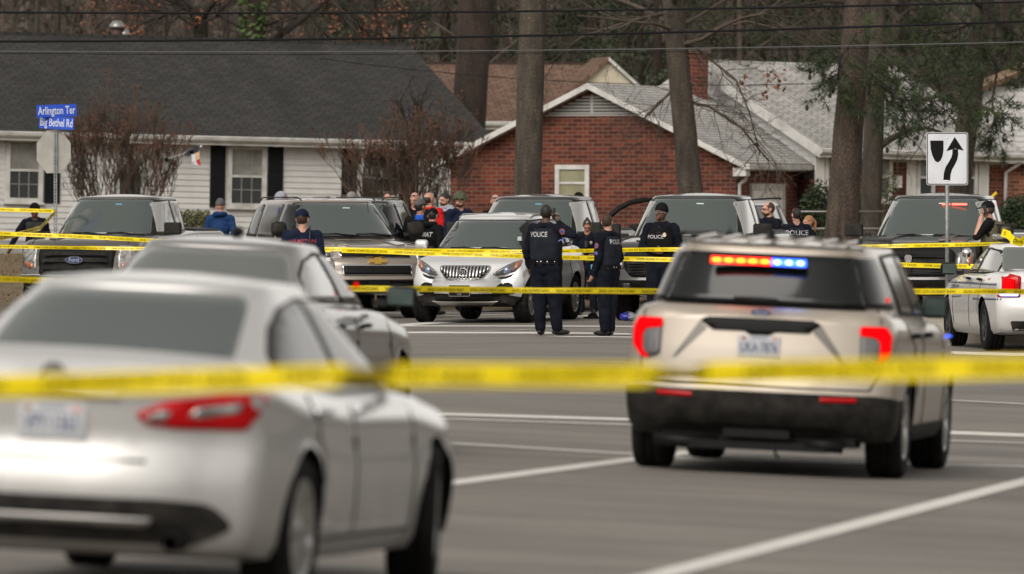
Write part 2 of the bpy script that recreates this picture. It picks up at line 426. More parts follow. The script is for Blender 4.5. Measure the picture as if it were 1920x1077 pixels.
        if cab:
            cb = MB(); rg = []; zb, zr = cab['z']; crown = cab.get('crown', .05); rc = cab.get('rc', .16); bw = cab.get('bow', .10)
            cur = cab.get('curve', 1.0); P = 96
            aa = np.linspace(0, 2*math.pi, 7201); EX = .36
            px_ = np.sign(np.cos(aa))*np.abs(np.cos(aa))**EX; py_ = 1.7*np.sign(np.sin(aa))*np.abs(np.sin(aa))**EX
            al = np.concatenate([[0], np.cumsum(np.hypot(np.diff(px_), np.diff(py_)))]); angs = np.interp((np.arange(P)+.5)/P*al[-1], al, aa)
            def ring(yf, yr, hw, z, sc_=1., cy=0, zf=0):
                o_ = []
                for k in range(P):
                    a = angs[k]; ca, sa = math.cos(a), math.sin(a); ex = EX
                    ux = math.copysign(abs(ca)**ex, ca); uy = math.copysign(abs(sa)**ex, sa)
                    x = hw*ux; y = (yf+yr)/2+(yf-yr)/2*uy - (bw*abs(ux)**2.2*(uy if uy > 0 else uy*.6))
                    o_.append(Vector((x*sc_, cy+(y-cy)*sc_, z+zf*((y-yr)/(yf-yr)-.5))))
                return o_
            yf0, yf1 = cab['yf']; yr0, yr1 = cab['yr']; w0, w1 = cab['w']; sl = cab.get('slope', 0)
            M_ = 9
            for j in range(-1, M_+1):
                t = max(0, j/M_); tz = j/M_; tf = t**cur
                rg.append(ring(yf0+(yf1-yf0)*tf, yr0+(yr1-yr0)*tf, w0+(w1-w0)*t**1.25, zb+(zr-zb)*tz, zf=sl*t))
            cy = (yf1+yr1)/2
            for j in range(1, 10):
                a = j/10*math.pi/2; q = 1-(1-math.cos(a))*.999
                k_ = 1-.085*(1-math.cos(min(1, j/4)*math.pi/2)) if j < 4 else .915*(1-((j-3)/7)**1.0)+.0
                zz = zr+crown*math.sin(a)
                rg.append(ring(yf1, yr1, w1, zz, max(.06, k_), cy, zf=sl*k_))
            cb.loft(rg, 0)
            cobj = cb.build('tmp', pm, fix=True); bm = bmesh.new(); bm.from_mesh(cobj.data); bpy.data.objects.remove(cobj)
            s.cbvh = BVHTree.FromBMesh(bm); out.add(cb.v, cb.f, 0)
            # both shells for panels that cross
            bm2 = bmesh.new(); vs = [bm2.verts.new(v) for v in out.v]
            for f in out.f:
                try: bm2.faces.new([vs[i] for i in f])
                except ValueError: pass
            s.abvh = BVHTree.FromBMesh(bm2); bm2.free(); bm.free()
        s.out = out
        s.body = None
    def finish(s):
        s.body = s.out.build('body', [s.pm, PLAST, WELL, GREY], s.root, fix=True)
        m = s.body.modifiers.new('e', 'EDGE_SPLIT'); m.split_angle = R(38)
        return s
    def panel(s, name, poly, axis, m, on='l', both=False, parent=None, flip=False, **k):
        bv = {'l': s.bvh, 'c': getattr(s, 'cbvh', None), 'a': getattr(s, 'abvh', None)}[on]; o = []
        for mir in ((False, True) if both else (flip,)):
            vs, fs = panel_geo(poly, axis, bv, mirror=mir, **k); mb = MB(); mb.add(vs, fs)
            o.append(mb.build(name, m, parent or s.root))
        return o
    def bodypanel(s, poly, axis, mi=1, on='l', both=False, **k):
        """seams and black zones that belong to the body mesh itself"""
        bv = {'l': s.bvh, 'c': getattr(s, 'cbvh', None), 'a': getattr(s, 'abvh', None)}[on]
        for mir in ((False, True) if both else (False,)):
            vs, fs = panel_geo(poly, axis, bv, mirror=mir, **k); s.out.add(vs, fs, mi)
    def seam(s, pts, axis, on='l', wd=.010, both=False):
        for a, b in zip(pts[:-1], pts[1:]):
            a, b = Vector(a), Vector(b); d = (b-a).normalized()*wd*.5; nrm = Vector((-d.y, d.x))
            s.bodypanel([tuple(a-d+nrm), tuple(a-d-nrm), tuple(b+d-nrm), tuple(b+d+nrm)], axis, 2, on, both, off=.005, thick=.008, grid=.08)
    def box(s, name, a, b, m, parent=None, bev=.01, M=None):
        mb = MB(); mb.box(a, b, M=M); o = mb.build(name, m, parent or s.root, fix=True)
        if bev:
            md = o.modifiers.new('b', 'BEVEL'); md.width = bev; md.segments = 3
            for p in o.data.polygons: p.use_smooth = True
            md.harden_normals = False
        return o
    def flat(s, name, vs2, fs, org, xd, yd, m, parent=None, th=.003):
        mb = MB(); xd, yd, org = Vector(xd), Vector(yd), Vector(org)
        mb.add([org+xd*x+yd*y for x, y in vs2], fs, 0, False); o = mb.build(name, m, parent or s.root); return o
    def plate(s, txt, y, z, wd=.305, ht=.152, rear=True, frame=None, style='va', lean=0, holder=None):
        sg = -1 if rear else 1
        o = s.box('license_plate', (-wd/2, min(y, y+sg*.012), z-ht/2), (wd/2, max(y, y+sg*.012), z+ht/2), PLATE if style == 'va' else TRIM, bev=.004)
        yy = y+sg*.0135
        xd = (1, 0, 0) if rear else (-1, 0, 0)
        if style == 'va':
            vs, fs = text_geo(txt, .105, .008, .60); s.flat('lettering', vs, fs, (0, yy, z-.012), xd, (0, 0, 1), PLTXT, o)
            vs, fs = text_geo('VIRGINIA', .030, .0); s.flat('state_name', vs, fs, (0, yy, z+.058), xd, (0, 0, 1), BLUEE, o)
            for xx, mm in ((-.11, AMBER), (.115, mat('plate_sticker_pink', (.6, .2, .16), .5))):
                q = MB(); q.box((xx-.014, min(y, yy)-.0, z+.044), (xx+.014, max(y, yy)+.0005, z+.066)); q.build('sticker', mm, o)
        else:
            vs, fs = text_geo(txt, .10, .015, 1.3); s.flat('lettering', vs, fs, (0, yy, z+.01), xd, (0, 0, 1), PLATE, o)
            vs, fs = text_geo('AUTO', .025, .0); s.flat('small_lettering', vs, fs, (0, yy, z-.05), xd, (0, 0, 1), PLATE, o)
            fr = MB(); t = .008
            for a, b in (((-wd/2-t, z+ht/2), (wd/2+t, z+ht/2+t)), ((-wd/2-t, z-ht/2-t), (wd/2+t, z-ht/2)), ((-wd/2-t, z-ht/2), (-wd/2, z+ht/2)), ((wd/2, z-ht/2), (wd/2+t, z+ht/2))):
                fr.box((a[0], min(y, yy), a[1]), (b[0], max(y, yy)+.002, b[1]))
            fr.build('plate_frame', CHROME, o)
        return o
    def wheels(s, rimm=RIM, spokes=10, steer=0, rimr=None):
        yw, r, trk, wd = s.wh; rr = rimr or r*.66
        t = MB(); h = wd/2
        pr = [(rr-.01, -h+.01), (rr+.01, -h), (r*.86, -h-.008), (r-.022, -h), (r-.006, -h+.018), (r, -h+.045), (r-.001, -.03), (r-.009, -.028), (r-.009, -.018), (r, -.016), (r, .016), (r-.009, .018), (r-.009, .028), (r, .03),
              (r, h-.045), (r-.006, h-.018), (r-.022, h), (r*.86, h+.008), (rr+.01, h), (rr-.01, h-.01), (rr-.03, h-.05), (rr-.03, -h+.05), (rr-.01, -h+.01)]
        t.lathe(pr, 'x', 44)
        # sidewall ribs
        rm = MB(); rm.lathe([(rr-.004, h-.004), (rr-.022, h-.002), (rr-.03, h-.02), (rr-.035, -h+.02)], 'x', 44)
        rm.lathe([(.0, h-.020), (.045, h-.018), (.055, h-.04), (.055, h-.07)], 'x', 20)
        for k in range(spokes):
            a = 2*math.pi*k/spokes; M = Matrix.Rotation(a, 4, 'X')
            w1, w2 = (.024, .034) if spokes > 7 else (.036, .058)
            sh = [Vector((h-.03, -w1, .04)), Vector((h-.03, w1, .04)), Vector((h-.006, w2, rr-.015)), Vector((h-.006, -w2, rr-.015))]
            vs = [M@p for p in sh]+[M@(p-Vector((.035, 0, 0))) for p in sh]
            rm.add(vs, [(0, 1, 2, 3), (7, 6, 5, 4), (0, 4, 5, 1), (1, 5, 6, 2), (2, 6, 7, 3), (3, 7, 4, 0)], 0, False)
        br = MB(); br.lathe([(.0, h-.09), (rr*.72, h-.085), (rr*.72, h-.1), (rr-.04, h-.11)], 'x', 28)
        proto = None
        for wy in yw:
            for sx in (1, -1):
                e = bpy.data.objects.new('wheel', None); COL.objects.link(e); e.parent = s.root
                e.location = (sx*(trk/2), wy, r); e.rotation_euler = (random.random()*3, 0, (0 if sx > 0 else math.pi)+(steer if wy > 0 else 0))
                e.rotation_mode = 'ZYX' if False else 'XYZ'
                if proto is None:
                    proto = [t.build('tyre', TYRE, e), rm.build('rim', rimm, e, fix=True), br.build('brake_disc', STEEL, e)]
                else:
                    for p in proto: c = p.copy(); COL.objects.link(c); c.parent = e
    def mirror_(s, y, z, hw, m=PLAST, size=(.24, .11, .17), gl=True, side=(1, -1), rnd=.035, arm=.10, lean=0):
        for sx in side:
            x0 = hw; x1 = hw+arm
            mb = MB(); mb.box((sx*x0-.02 if sx > 0 else -x1, y-.03, z-.02), (x1 if sx > 0 else -x0+.02, y+.03, z+.03))
            sxs, sy, sz = size
            o = s.box('side_mirror', (min(sx*x1, sx*(x1+sxs)), y-sy/2, z-.02), (max(sx*x1, sx*(x1+sxs)), y+sy/2, z-.02+sz), m, bev=rnd)
            a = mb.build('mirror_arm', PLAST, o)
            g = MB(); g.box((min(sx*(x1+.02), sx*(x1+sxs-.02)), y-sy/2-.006, z), (max(sx*(x1+.02), sx*(x1+sxs-.02)), y-sy/2+.004, z+sz-.04))
            g.build('mirror_glass', GLASSM, o)
    def wipers(s, y, z, hw, tilt=.1, ang=.14):
        for x0, x1 in ((-hw*.05, hw*.62), (-hw*.78, -hw*.10)):
            mb = MB(); mb.tube([(x0, y, z), ((x0+x1)/2, y-.05, z+ang*.35), (x1, y-.02, z+ang*.25)], [.014, .013, .006], n=5)
            mb.tube([(x0-.1, y-.02, z+.015), ((x0+x1)/2-.05, y-.05, z+ang*.30), (x1-.02, y-.06, z+ang*.32)], .009, n=5)
            mb.build('wiper', TRIM, s.root)
    def place(s, x, y, yaw, front=None, dz=0.):
        """put the point (0,front) of the vehicle at world x,y; the wheels rest on the sloping ground"""
        ly = front if front is not None else 0
        dx, dy = -math.sin(yaw), math.cos(yaw)
        ox, oy = x-dx*ly, y-dy*ly
        yw, r, trk, wd = s.wh
        def g(u, v):
            X = ox+math.cos(yaw)*u+dx*v; Y = oy+math.sin(yaw)*u+dy*v; return float(G(X, Y))
        a, b, c, d = g(-trk/2, yw[1]), g(trk/2, yw[1]), g(-trk/2, yw[0]), g(trk/2, yw[0])
        z = (a+b+c+d)/4; pitch = math.atan(((a+b)-(c+d))/2/(yw[1]-yw[0])); roll = -math.atan(((b+d)-(a+c))/2/trk)
        s.root.matrix_world = Matrix.Translation((ox, oy, z+dz))@Matrix.Rotation(yaw, 4, 'Z')@Matrix.Rotation(pitch, 4, 'X')@Matrix.Rotation(roll, 4, 'Y')
        return s
def bowtie(k):
    return [(-.5*k, -.09*k), (-.17*k, -.09*k), (-.17*k, -.17*k), (.17*k, -.17*k), (.17*k, -.09*k), (.44*k, -.09*k), (.5*k, .09*k), (.17*k, .09*k), (.17*k, .17*k), (-.17*k, .17*k), (-.17*k, .09*k), (-.44*k, .09*k)]
def oval(a, b, n=24): return [(a*math.cos(2*math.pi*k/n), b*math.sin(2*math.pi*k/n)) for k in range(n)]
def emblem_oval(c, y, z, front, txt='Ford', a=.11, b=.045, lean=0):
    sg = 1 if front else -1
    mb = MB(); mb.prism([(p[0], z+p[1]) for p in oval(a, b)], min(y, y+sg*.012), max(y, y+sg*.012), 0)
    mb.prism([(p[0], z+p[1]) for p in oval(a*.9, b*.86)], min(y+sg*.012, y+sg*.015), max(y+sg*.012, y+sg*.015), 1)
    o = mb.build('emblem', [CHROME, BLUEE], c.root)
    vs, fs = text_geo(txt, b*1.5, .0)
    c.flat('lettering', vs, fs, (0, y+sg*.0165, z), (-sg, 0, 0), (0, 0, 1), PLATE, o)
# ------------------------------------------------------------------ near silver sedan
def build_sedan():
    c = Car('sedan_car', 4.87, [(-2.435, .27, 1.085, .86), (-2.3, .23, 1.12, .885), (-1.9, .20, 1.115, .905), (-1.3, .18, 1.03, .915), (-.4, .17, .965, .912), (.9, .17, .95, .912), (1.25, .17, .93, .91), (1.8, .19, .87, .90), (2.2, .22, .77, .87), (2.435, .26, .62, .80)],
            dict(z=(.93, 1.385), yf=(1.40, .32), yr=(-2.06, -.98), w=(.80, .555), crown=.075, bow=.16, curve=.9), ((-1.36, 1.415), .335, 1.60, .225), SILVER,
            nose=((0, -.05), (.25, .0), (.6, 0), (.85, -.12), (1, -.25)), tail=((0, -.06), (.12, .0), (.42, .0), (.55, -.05), (.9, -.02), (.96, .0), (1, -.02)), rf=.3, rr=.2, bowf=.32, bowr=.20, flare=.03, arch=.055,
            label='silver four-door sedan nearest the camera, seen from behind at the left edge', cat='car')
    # rear face
    c.panel('rear_window', [(-.60, 1.06), (.60, 1.06), (.50, 1.375), (-.50, 1.375)], 'R', GLASSG, on='c', rnd=.07, off=.014, thick=.02)
    for mir in (False, True):
        o = c.panel('tail_light', [(.37, .845), (.50, .905), (.72, .945), (.875, .955), (.87, .87), (.82, .79), (.55, .785), (.42, .80)], 'R', REDL, rnd=.02, off=.014, thick=.03, grid=.05, flip=mir)[0]
        c.panel('reverse_lens', [(.59, .845), (.63, .885), (.81, .915), (.80, .87), (.64, .835)], 'R', CLEAR, rnd=.012, off=.02, thick=.01, grid=.05, parent=o, flip=mir)
        c.panel('reverse_lens', [(.41, .83), (.49, .87), (.53, .86), (.50, .82), (.43, .815)], 'R', CLEAR, rnd=.01, off=.02, thick=.01, grid=.05, parent=o, flip=mir)
    c.bodypanel([(-.80, .36), (-.62, .27), (.62, .27), (.80, .36), (.70, .46), (.50, .475), (-.50, .475), (-.70, .46)], 'R', 1, rnd=.05, off=.012)
    c.panel('bumper_strip', [(-.44, .355), (.44, .355), (.47, .39), (-.47, .39)], 'R', BRUSH, rnd=.01, off=.025, thick=.02)
    c.seam([(-.56, .97), (-.56, 1.06)], 'R'); c.seam([(.56, .97), (.56, 1.06)], 'R'); c.seam([(-.42, .64), (.42, .64)], 'R', wd=.014)
    c.bodypanel([(-.37, .655), (.37, .655), (.40, .76), (.30, .90), (-.30, .90), (-.40, .76)], 'R', 0, rnd=.04, off=-.001)
    c.panel('trunk_chrome_trim', [(-.30, .905), (.30, .905), (.31, .925), (-.31, .925)], 'R', BRUSH, rnd=.008, off=.012)
    yb = c.bvh.ray_cast(Vector((0, -9, .80)), Vector((0, 1, 0)))[0].y
    c.plate('VPY·1363', yb-.004, .80)
    mb = MB(); mb.lathe([(.055, -.01), (.062, 0), (.062, .012), (.05, .0), (.045, .10)], 'y', 28, c=(0, yb-.02, 1.00))
    mb.build('emblem', CHROME, c.root)
    mb = MB(); mb.lathe([(.035, 0), (.042, 0), (.042, .2), (.035, .2), (.035, 0)], 'y', 18, c=(.56, -2.40, .29)); mb.build('exhaust_tip', TRIM, c.root)
    # side
    c.panel('side_window', [(-1.32, 1.035), (-1.24, 1.11), (-1.02, 1.22), (-.74, 1.31), (-.36, 1.352), (-.36, .99)], 'S', GLASSS, on='c', both=True, rnd=.05, off=.018)
    c.panel('side_window', [(-.28, .985), (-.28, 1.355), (.24, 1.338), (.64, 1.18), (1.10, .985), (.9, .975)], 'S', GLASSS, on='c', both=True, rnd=.04, off=.018)
    c.bodypanel([(-1.345, 1.02), (-1.255, 1.118), (-1.03, 1.232), (-.745, 1.322), (-.3, 1.368), (.25, 1.35), (.67, 1.185), (1.15, .975), (.9, .962), (-.3, .972)], 'S', 1, 'c', True, off=.007, thick=.01, rnd=.03)
    c.seam([(-.32, .30), (-.32, .96), (-.34, 1.0)], 'S', both=True); c.seam([(-1.02, .48), (-1.08, .80), (-1.25, 1.0)], 'S', both=True); c.seam([(.86, .30), (.92, .95)], 'S', both=True)
    c.seam([(-.95, .28), (.86, .28)], 'S', both=True)
    for yh in (-1.02, -.10): 
        for sx in (1, -1):
            p = c.bvh.ray_cast(Vector((9*sx, yh, .86)), Vector((-sx, 0, 0)))[0].x
            mb = MB(); mb.tube([(p+sx*.0, yh-.1, .86), (p+sx*.035, yh-.07, .865), (p+sx*.038, yh+.07, .865), (p, yh+.1, .86)], [.012, .016, .016, .012], n=8); mb.build('door_handle', CHROME, c.root)
    c.panel('windscreen', [(-.68, 1.02), (.68, 1.02), (.56, 1.37), (-.56, 1.37)], 'F', GLASSG, on='c', rnd=.06, off=.013, thick=.02)
    c.panel('headlight', [(.50, .60), (.80, .64), (.83, .74), (.55, .68)], 'F', LAMPD, both=True, rnd=.03)
    c.panel('grille', [(-.36, .36), (.36, .36), (.44, .62), (-.44, .62)], 'F', TRIM, rnd=.04)
    c.mirror_(.80, .97, .80, SILVER, size=(.13, .12, .11), rnd=.035, arm=.03)
    c.wheels(spokes=10, steer=R(10), rimr=.235)
    return c.finish()
# ------------------------------------------------------------------ second silver sedan (patrol style, red reflection imitated at the side glass)
def build_sedan2():
    c = Car('sedan_car', 5.15, [(-2.575, .30, 1.08, .86), (-2.4, .25, 1.12, .90), (-1.5, .20, 1.11, .955), (0, .19, 1.07, .965), (1.1, .19, 1.05, .96), (1.9, .21, .97, .95), (2.4, .25, .86, .90), (2.575, .30, .72, .84)],
            dict(z=(1.03, 1.455), yf=(1.30, .40), yr=(-1.85, -.95), w=(.81, .57), crown=.085, bow=.16, curve=.85), ((-1.42, 1.45), .36, 1.65, .24), SILVER3,
            nose=((0, -.05), (.3, 0), (.8, -.05), (1, -.14)), tail=((0, -.05), (.3, 0), (.7, -.03), (1, -.03)), rf=.28, rr=.18, bowf=.26, bowr=.16, flare=.03,
            label='tall silver sedan half hidden behind the nearest silver sedan', cat='car')
    c.panel('rear_window', [(-.68, 1.10), (.68, 1.10), (.51, 1.44), (-.51, 1.44)], 'R', GLASSL, on='c', rnd=.07, off=.014, thick=.02)
    c.panel('side_window', [(-1.22, 1.12), (-1.02, 1.28), (-.76, 1.38), (-.32, 1.425), (-.32, 1.10)], 'S', GLASSR, on='c', both=True, rnd=.05, off=.018)
    c.panel('side_window', [(-.22, 1.10), (-.22, 1.43), (.32, 1.405), (.68, 1.26), (1.04, 1.09)], 'S', GLASS, on='c', both=True, rnd=.04, off=.018)
    c.bodypanel([(-1.235, 1.10), (-1.03, 1.292), (-.77, 1.392), (-.28, 1.45), (.36, 1.425), (.74, 1.26), (1.12, 1.07)], 'S', 1, 'c', True, off=.007, thick=.01, rnd=.03)
    c.panel('windscreen', [(-.70, 1.08), (.70, 1.08), (.58, 1.44), (-.58, 1.44)], 'F', GLASSG, on='c', rnd=.06, off=.013, thick=.02)
    c.panel('tail_light', [(.55, .80), (.60, .98), (.93, 1.0), (.90, .82)], 'R', REDL, both=True, rnd=.03, off=.012)
    c.panel('headlight', [(.50, .66), (.84, .70), (.86, .82), (.52, .76)], 'F', LAMPD, both=True, rnd=.03)
    c.panel('grille', [(-.42, .40), (.42, .40), (.44, .74), (-.44, .74)], 'F', TRIM, rnd=.04)
    c.seam([(-.27, .32), (-.27, 1.05)], 'S', both=True); c.seam([(-1.05, .5), (-1.2, 1.05)], 'S', both=True); c.seam([(1.0, .32), (1.03, 1.04)], 'S', both=True)
    for yh in (-1.0, .0):
        for sx in (1, -1):
            p = c.bvh.ray_cast(Vector((9*sx, yh, .93)), Vector((-sx, 0, 0)))[0].x
            mb = MB(); mb.tube([(p, yh-.1, .93), (p+sx*.035, yh-.07, .935), (p+sx*.038, yh+.07, .935), (p, yh+.1, .93)], [.012, .018, .018, .012], n=8); mb.build('door_handle', TRIM, c.root)
    c.mirror_(.80, 1.09, .86, TRIM, size=(.23, .15, .16), rnd=.06, arm=.08)
    mb = MB(); mb.ell((0, -.15, 1.575), (.04, .1, .035)); mb.build('roof_antenna', TRIM, c.root)
    o = c.box('warning_lamp_or_glint', (.735, .56, 1.20), (.765, .60, 1.24), REDG, bev=.012)  # glowing red box imitates a red reflection in the side window
    c.plate('VPY·1363', -2.575, .8); c.wheels(spokes=9)
    return c.finish()
# ------------------------------------------------------------------ tan police SUV
def build_suv(pm=TAUPE, cat='police SUV', label='tan police SUV seen from behind, red and blue lights in its rear window'):
    c = Car('police_suv', 5.05, [(-2.525, .30, 1.20, .955), (-2.3, .26, 1.23, .985), (-1.5, .24, 1.21, 1.0), (0, .24, 1.17, 1.0), (1.1, .24, 1.15, 1.0), (1.4, .25, 1.14, .995), (2.1, .27, 1.08, .97), (2.4, .30, 1.0, .92), (2.525, .34, .85, .88)],
            dict(z=(1.10, 1.63), yf=(1.30, .40), yr=(-2.435, -2.16), w=(.895, .70), crown=.07, bow=.09, curve=.9), ((-1.50, 1.525), .375, 1.70, .255), pm, clad=.10, rclad=(-1.85, .33),
            nose=((0, -.08), (.3, 0), (.8, -.04), (1, -.10)), tail=((0, -.10), (.08, -.02), (.2, .03), (.34, .05), (.40, -.01), (.7, -.03), (1, -.06)), rf=.24, rr=.13, bowf=.22, bowr=.13, flare=.02, arch=.06,
            label=label, cat=cat)
    g = [(-.80, 1.225), (.80, 1.225), (.76, 1.34), (.665, 1.575), (.60, 1.59), (-.60, 1.59), (-.665, 1.575), (-.76, 1.34)]
    c.panel('rear_window', g, 'R', GLASS, on='c', rnd=.03, thick=.01)
    c.bodypanel([(-.70, 1.655), (.70, 1.655), (.66, 1.69), (-.66, 1.69)], 'R', 0, 'c', rnd=.01, off=.06, thick=.1)
    # light bar inside the glass top edge
    lb = c.box('rear_light_bar', (-.40, -2.312, 1.502), (.30, -2.27, 1.558), TRIM, bev=.008)
    c.lbz = 0
    for k in range(5): 
        p = MB(); x0 = -.395+k*.087; p.box((x0, -2.325, 1.505), (x0+.086, -2.316, 1.555)); p.build('led', REDH, lb)
        p = MB(); p.ell((x0+.043, -2.327, 1.53), (.036, .012, .013)); p.build('led', YELH, lb)
    for k in range(3):
        p = MB(); x0 = .045+k*.083; p.box((x0, -2.325, 1.505), (x0+.082, -2.316, 1.555)); p.build('led', BLUH, lb)
        p = MB(); p.ell((x0+.041, -2.327, 1.53), (.022, .012, .012)); p.build('led', LBLH, lb)
    c.lb = lb
    for mir in (False, True):
        o = c.panel('tail_light', [(.715, 1.085), (.89, 1.095), (.925, 1.03), (.92, .90), (.85, .815), (.79, .81), (.72, .84)], 'R', LAMPD, rnd=.03, off=.012, thick=.03, grid=.05, flip=mir)[0]
        c.panel('lit_lens', [(.715, 1.10), (.895, 1.10), (.935, 1.035), (.93, .90), (.86, .815), (.80, .805), (.855, .87), (.86, .985), (.83, 1.02), (.715, 1.03)], 'R', REDG, rnd=.02, off=.022, thick=.03, grid=.05, parent=o, flip=mir)
    c.bodypanel([(-.78, .55), (-.80, .33), (.80, .33), (.78, .55), (.66, .60), (-.66, .60)], 'R', 1, rnd=.02, off=.012, thick=.02)
    c.panel('bumper_reflector', [(.46, .545), (.72, .55), (.72, .585), (.46, .58)], 'R', REDL, both=True, off=.02, rnd=.008)
    c.bodypanel([(-.82, .205), (.82, .205), (.86, .31), (-.86, .31)], 'R', 1, rnd=.02, off=-.03)
    c.panel('tailgate_garnish', [(-.34, 1.03), (-.11, 1.03), (-.07, 1.005), (.07, 1.005), (.11, 1.03), (.35, 1.03), (.44, 1.095), (.38, 1.125), (-.38, 1.125), (-.44, 1.095)], 'R', TRIM, rnd=.015, off=.012, thick=.02)
    c.bodypanel([(-.44, 1.09), (-.38, 1.04), (-.60, .82), (-.63, .82)], 'R', 3, off=-.001+.003, thick=.004, rnd=.01, both=True)  # shade of the tailgate recess, painted as grey diagonal strips
    c.seam([(-.86, 1.215), (-.86, .75), (-.80, .64), (.80, .64), (.86, .75), (.86, 1.215)], 'R', 'l', wd=.012)
    c.seam([(-.87, 1.215), (.87, 1.215)], 'R', 'a', wd=.016)
    yb = c.bvh.ray_cast(Vector((0, -9, .93)), Vector((0, 1, 0)))[0].y
    c.plate('UKA·7876', yb-.004, .925)
    emblem_oval(c, c.bvh.ray_cast(Vector((0, -9, 1.165)), Vector((0, 1, 0)))[0].y-.002, 1.165, False, a=.075, b=.03)
    mb = MB(); mb.tube([(.12, -2.49, 1.24), (-.02, -2.485, 1.255), (-.20, -2.46, 1.262)], [.03, .022, .012], n=8); mb.build('rear_wiper', TRIM, c.root)
    # underside
    mb = MB(); mb.box((-.70, -2.30, .22), (.70, -1.9, .30)); mb.tube([(-.75, -2.36, .235), (-.5, -2.36, .22), (-.3, -2.3, .22)], .05, n=10); mb.tube([(.35, -2.36, .24), (.62, -2.36, .23)], .05, n=10)
    mb.tube([(-.6, -1.6, .3), (.6, -1.6, .3)], .05); mb.box((-.24, -2.44, .27), (.24, -2.36, .33)); mb.box((-.5, -2.4, .18), (.5, -2.2, .24)); mb.tube([(.12, -2.4, .25), (.14, -2.4, .16), (.17, -2.4, .13)], .012, n=5)
    mb.build('exhaust_and_tow_bar', TRIM, c.root)
    # side
    c.panel('side_window', [(-2.20, 1.235), (-1.62, 1.215), (-1.66, 1.59), (-2.05, 1.58)], 'S', GLASS, on='c', both=True, rnd=.03, off=.018)
    c.panel('side_window', [(-1.30, 1.205), (-1.36, 1.585), (-.58, 1.60), (-.54, 1.195)], 'S', GLASS, on='c', both=True, rnd=.04, off=.018)
    c.panel('side_window', [(-.42, 1.195), (-.46, 1.60), (.30, 1.585), (.64, 1.40), (.96, 1.19)], 'S', GLASS, on='c', both=True, rnd=.04, off=.018)
    c.bodypanel([(-1.34, 1.175), (-1.40, 1.605), (-.5, 1.625), (.33, 1.607), (.70, 1.40), (1.04, 1.16)], 'S', 1, 'c', True, off=.007, thick=.01, rnd=.03)
    for pts in ([(-.48, .34), (-.48, 1.17)], [(-1.02, .60), (-1.12, .95), (-1.34, 1.05), (-1.36, 1.17)], [(.92, .36), (1.02, 1.15)]): c.seam(pts, 'S', both=True)
    c.bodypanel([(-1.0, .27), (1.0, .27), (1.0, .38), (-1.0, .38)], 'S', 1, both=True, off=.012, rnd=.02)
    for yh in (-1.12, -.18):
        for sx in (1, -1):
            p = c.bvh.ray_cast(Vector((9*sx, yh, 1.03)), Vector((-sx, 0, 0)))[0].x
            mb = MB(); mb.tube([(p, yh-.11, 1.03), (p+sx*.035, yh-.08, 1.035), (p+sx*.04, yh+.08, 1.035), (p, yh+.11, 1.03)], [.014, .02, .02, .014], n=8); mb.build('door_handle', TRIM, c.root)
    c.panel('windscreen', [(-.76, 1.2), (.76, 1.2), (.64, 1.65), (-.64, 1.65)], 'F', GLASSG, on='c', rnd=.06, off=.013, thick=.02)
    c.panel('headlight', [(.55, .85), (.85, .87), (.88, .98), (.58, .96)], 'F', CLEAR, both=True, rnd=.03)
    c.panel('grille', [(-.50, .55), (.50, .55), (.54, .95), (-.54, .95)], 'F', TRIM, rnd=.04)
    c.mirror_(.90, 1.17, .80, TRIM, size=(.20, .13, .17), rnd=.05, arm=.02)
    mb = MB()
    for k in range(7):
        x = -.54+k*.18; mb.tube([(x, -2.02, 1.66), (x, -1.9, 1.683), (x, -1.0, 1.708), (x, .1, 1.696)], [.008, .014, .014, .008], n=6)
    mb.build('roof_ribs', pm, c.root)
    for sx in (1, -1):
        mb = MB(); mb.tube([(sx*.645, -2.1, 1.70), (sx*.645, -1.95, 1.715), (sx*.645, 0, 1.725), (sx*.62, .3, 1.70)], .017, n=8); mb.build('roof_rail', TRIM, c.root)
    mb = MB(); mb.lathe([(0, .075), (.015, .07), (.03, .02), (.06, 0)], 'z', 14, c=(0, -2.0, 1.69)); mb.build('shark_fin_antenna', TRIM, c.root)
    for x, y, h in ((-.42, -1.1, .05), (.36, -.9, .33), (-.02, -.4, .28)):
        mb = MB(); mb.lathe([(0, .04), (.03, .03), (.035, 0)], 'z', 12, c=(x, y, 1.70)); mb.tube([(x, y, 1.72), (x, y, 1.72+h)], [.007, .003], n=5); mb.build('whip_antenna', TRIM, c.root)
    c.box('warning_lamp_or_glint', (.86, -2.16, 1.275), (.885, -2.10, 1.31), REDG, bev=.01)
    c.box('warning_lamp_or_glint', (.93, 1.62, 1.0), (.975, 1.67, 1.02), BLUW, bev=.01)
    c.wheels(spokes=5, rimr=.245)
    return c.finish()
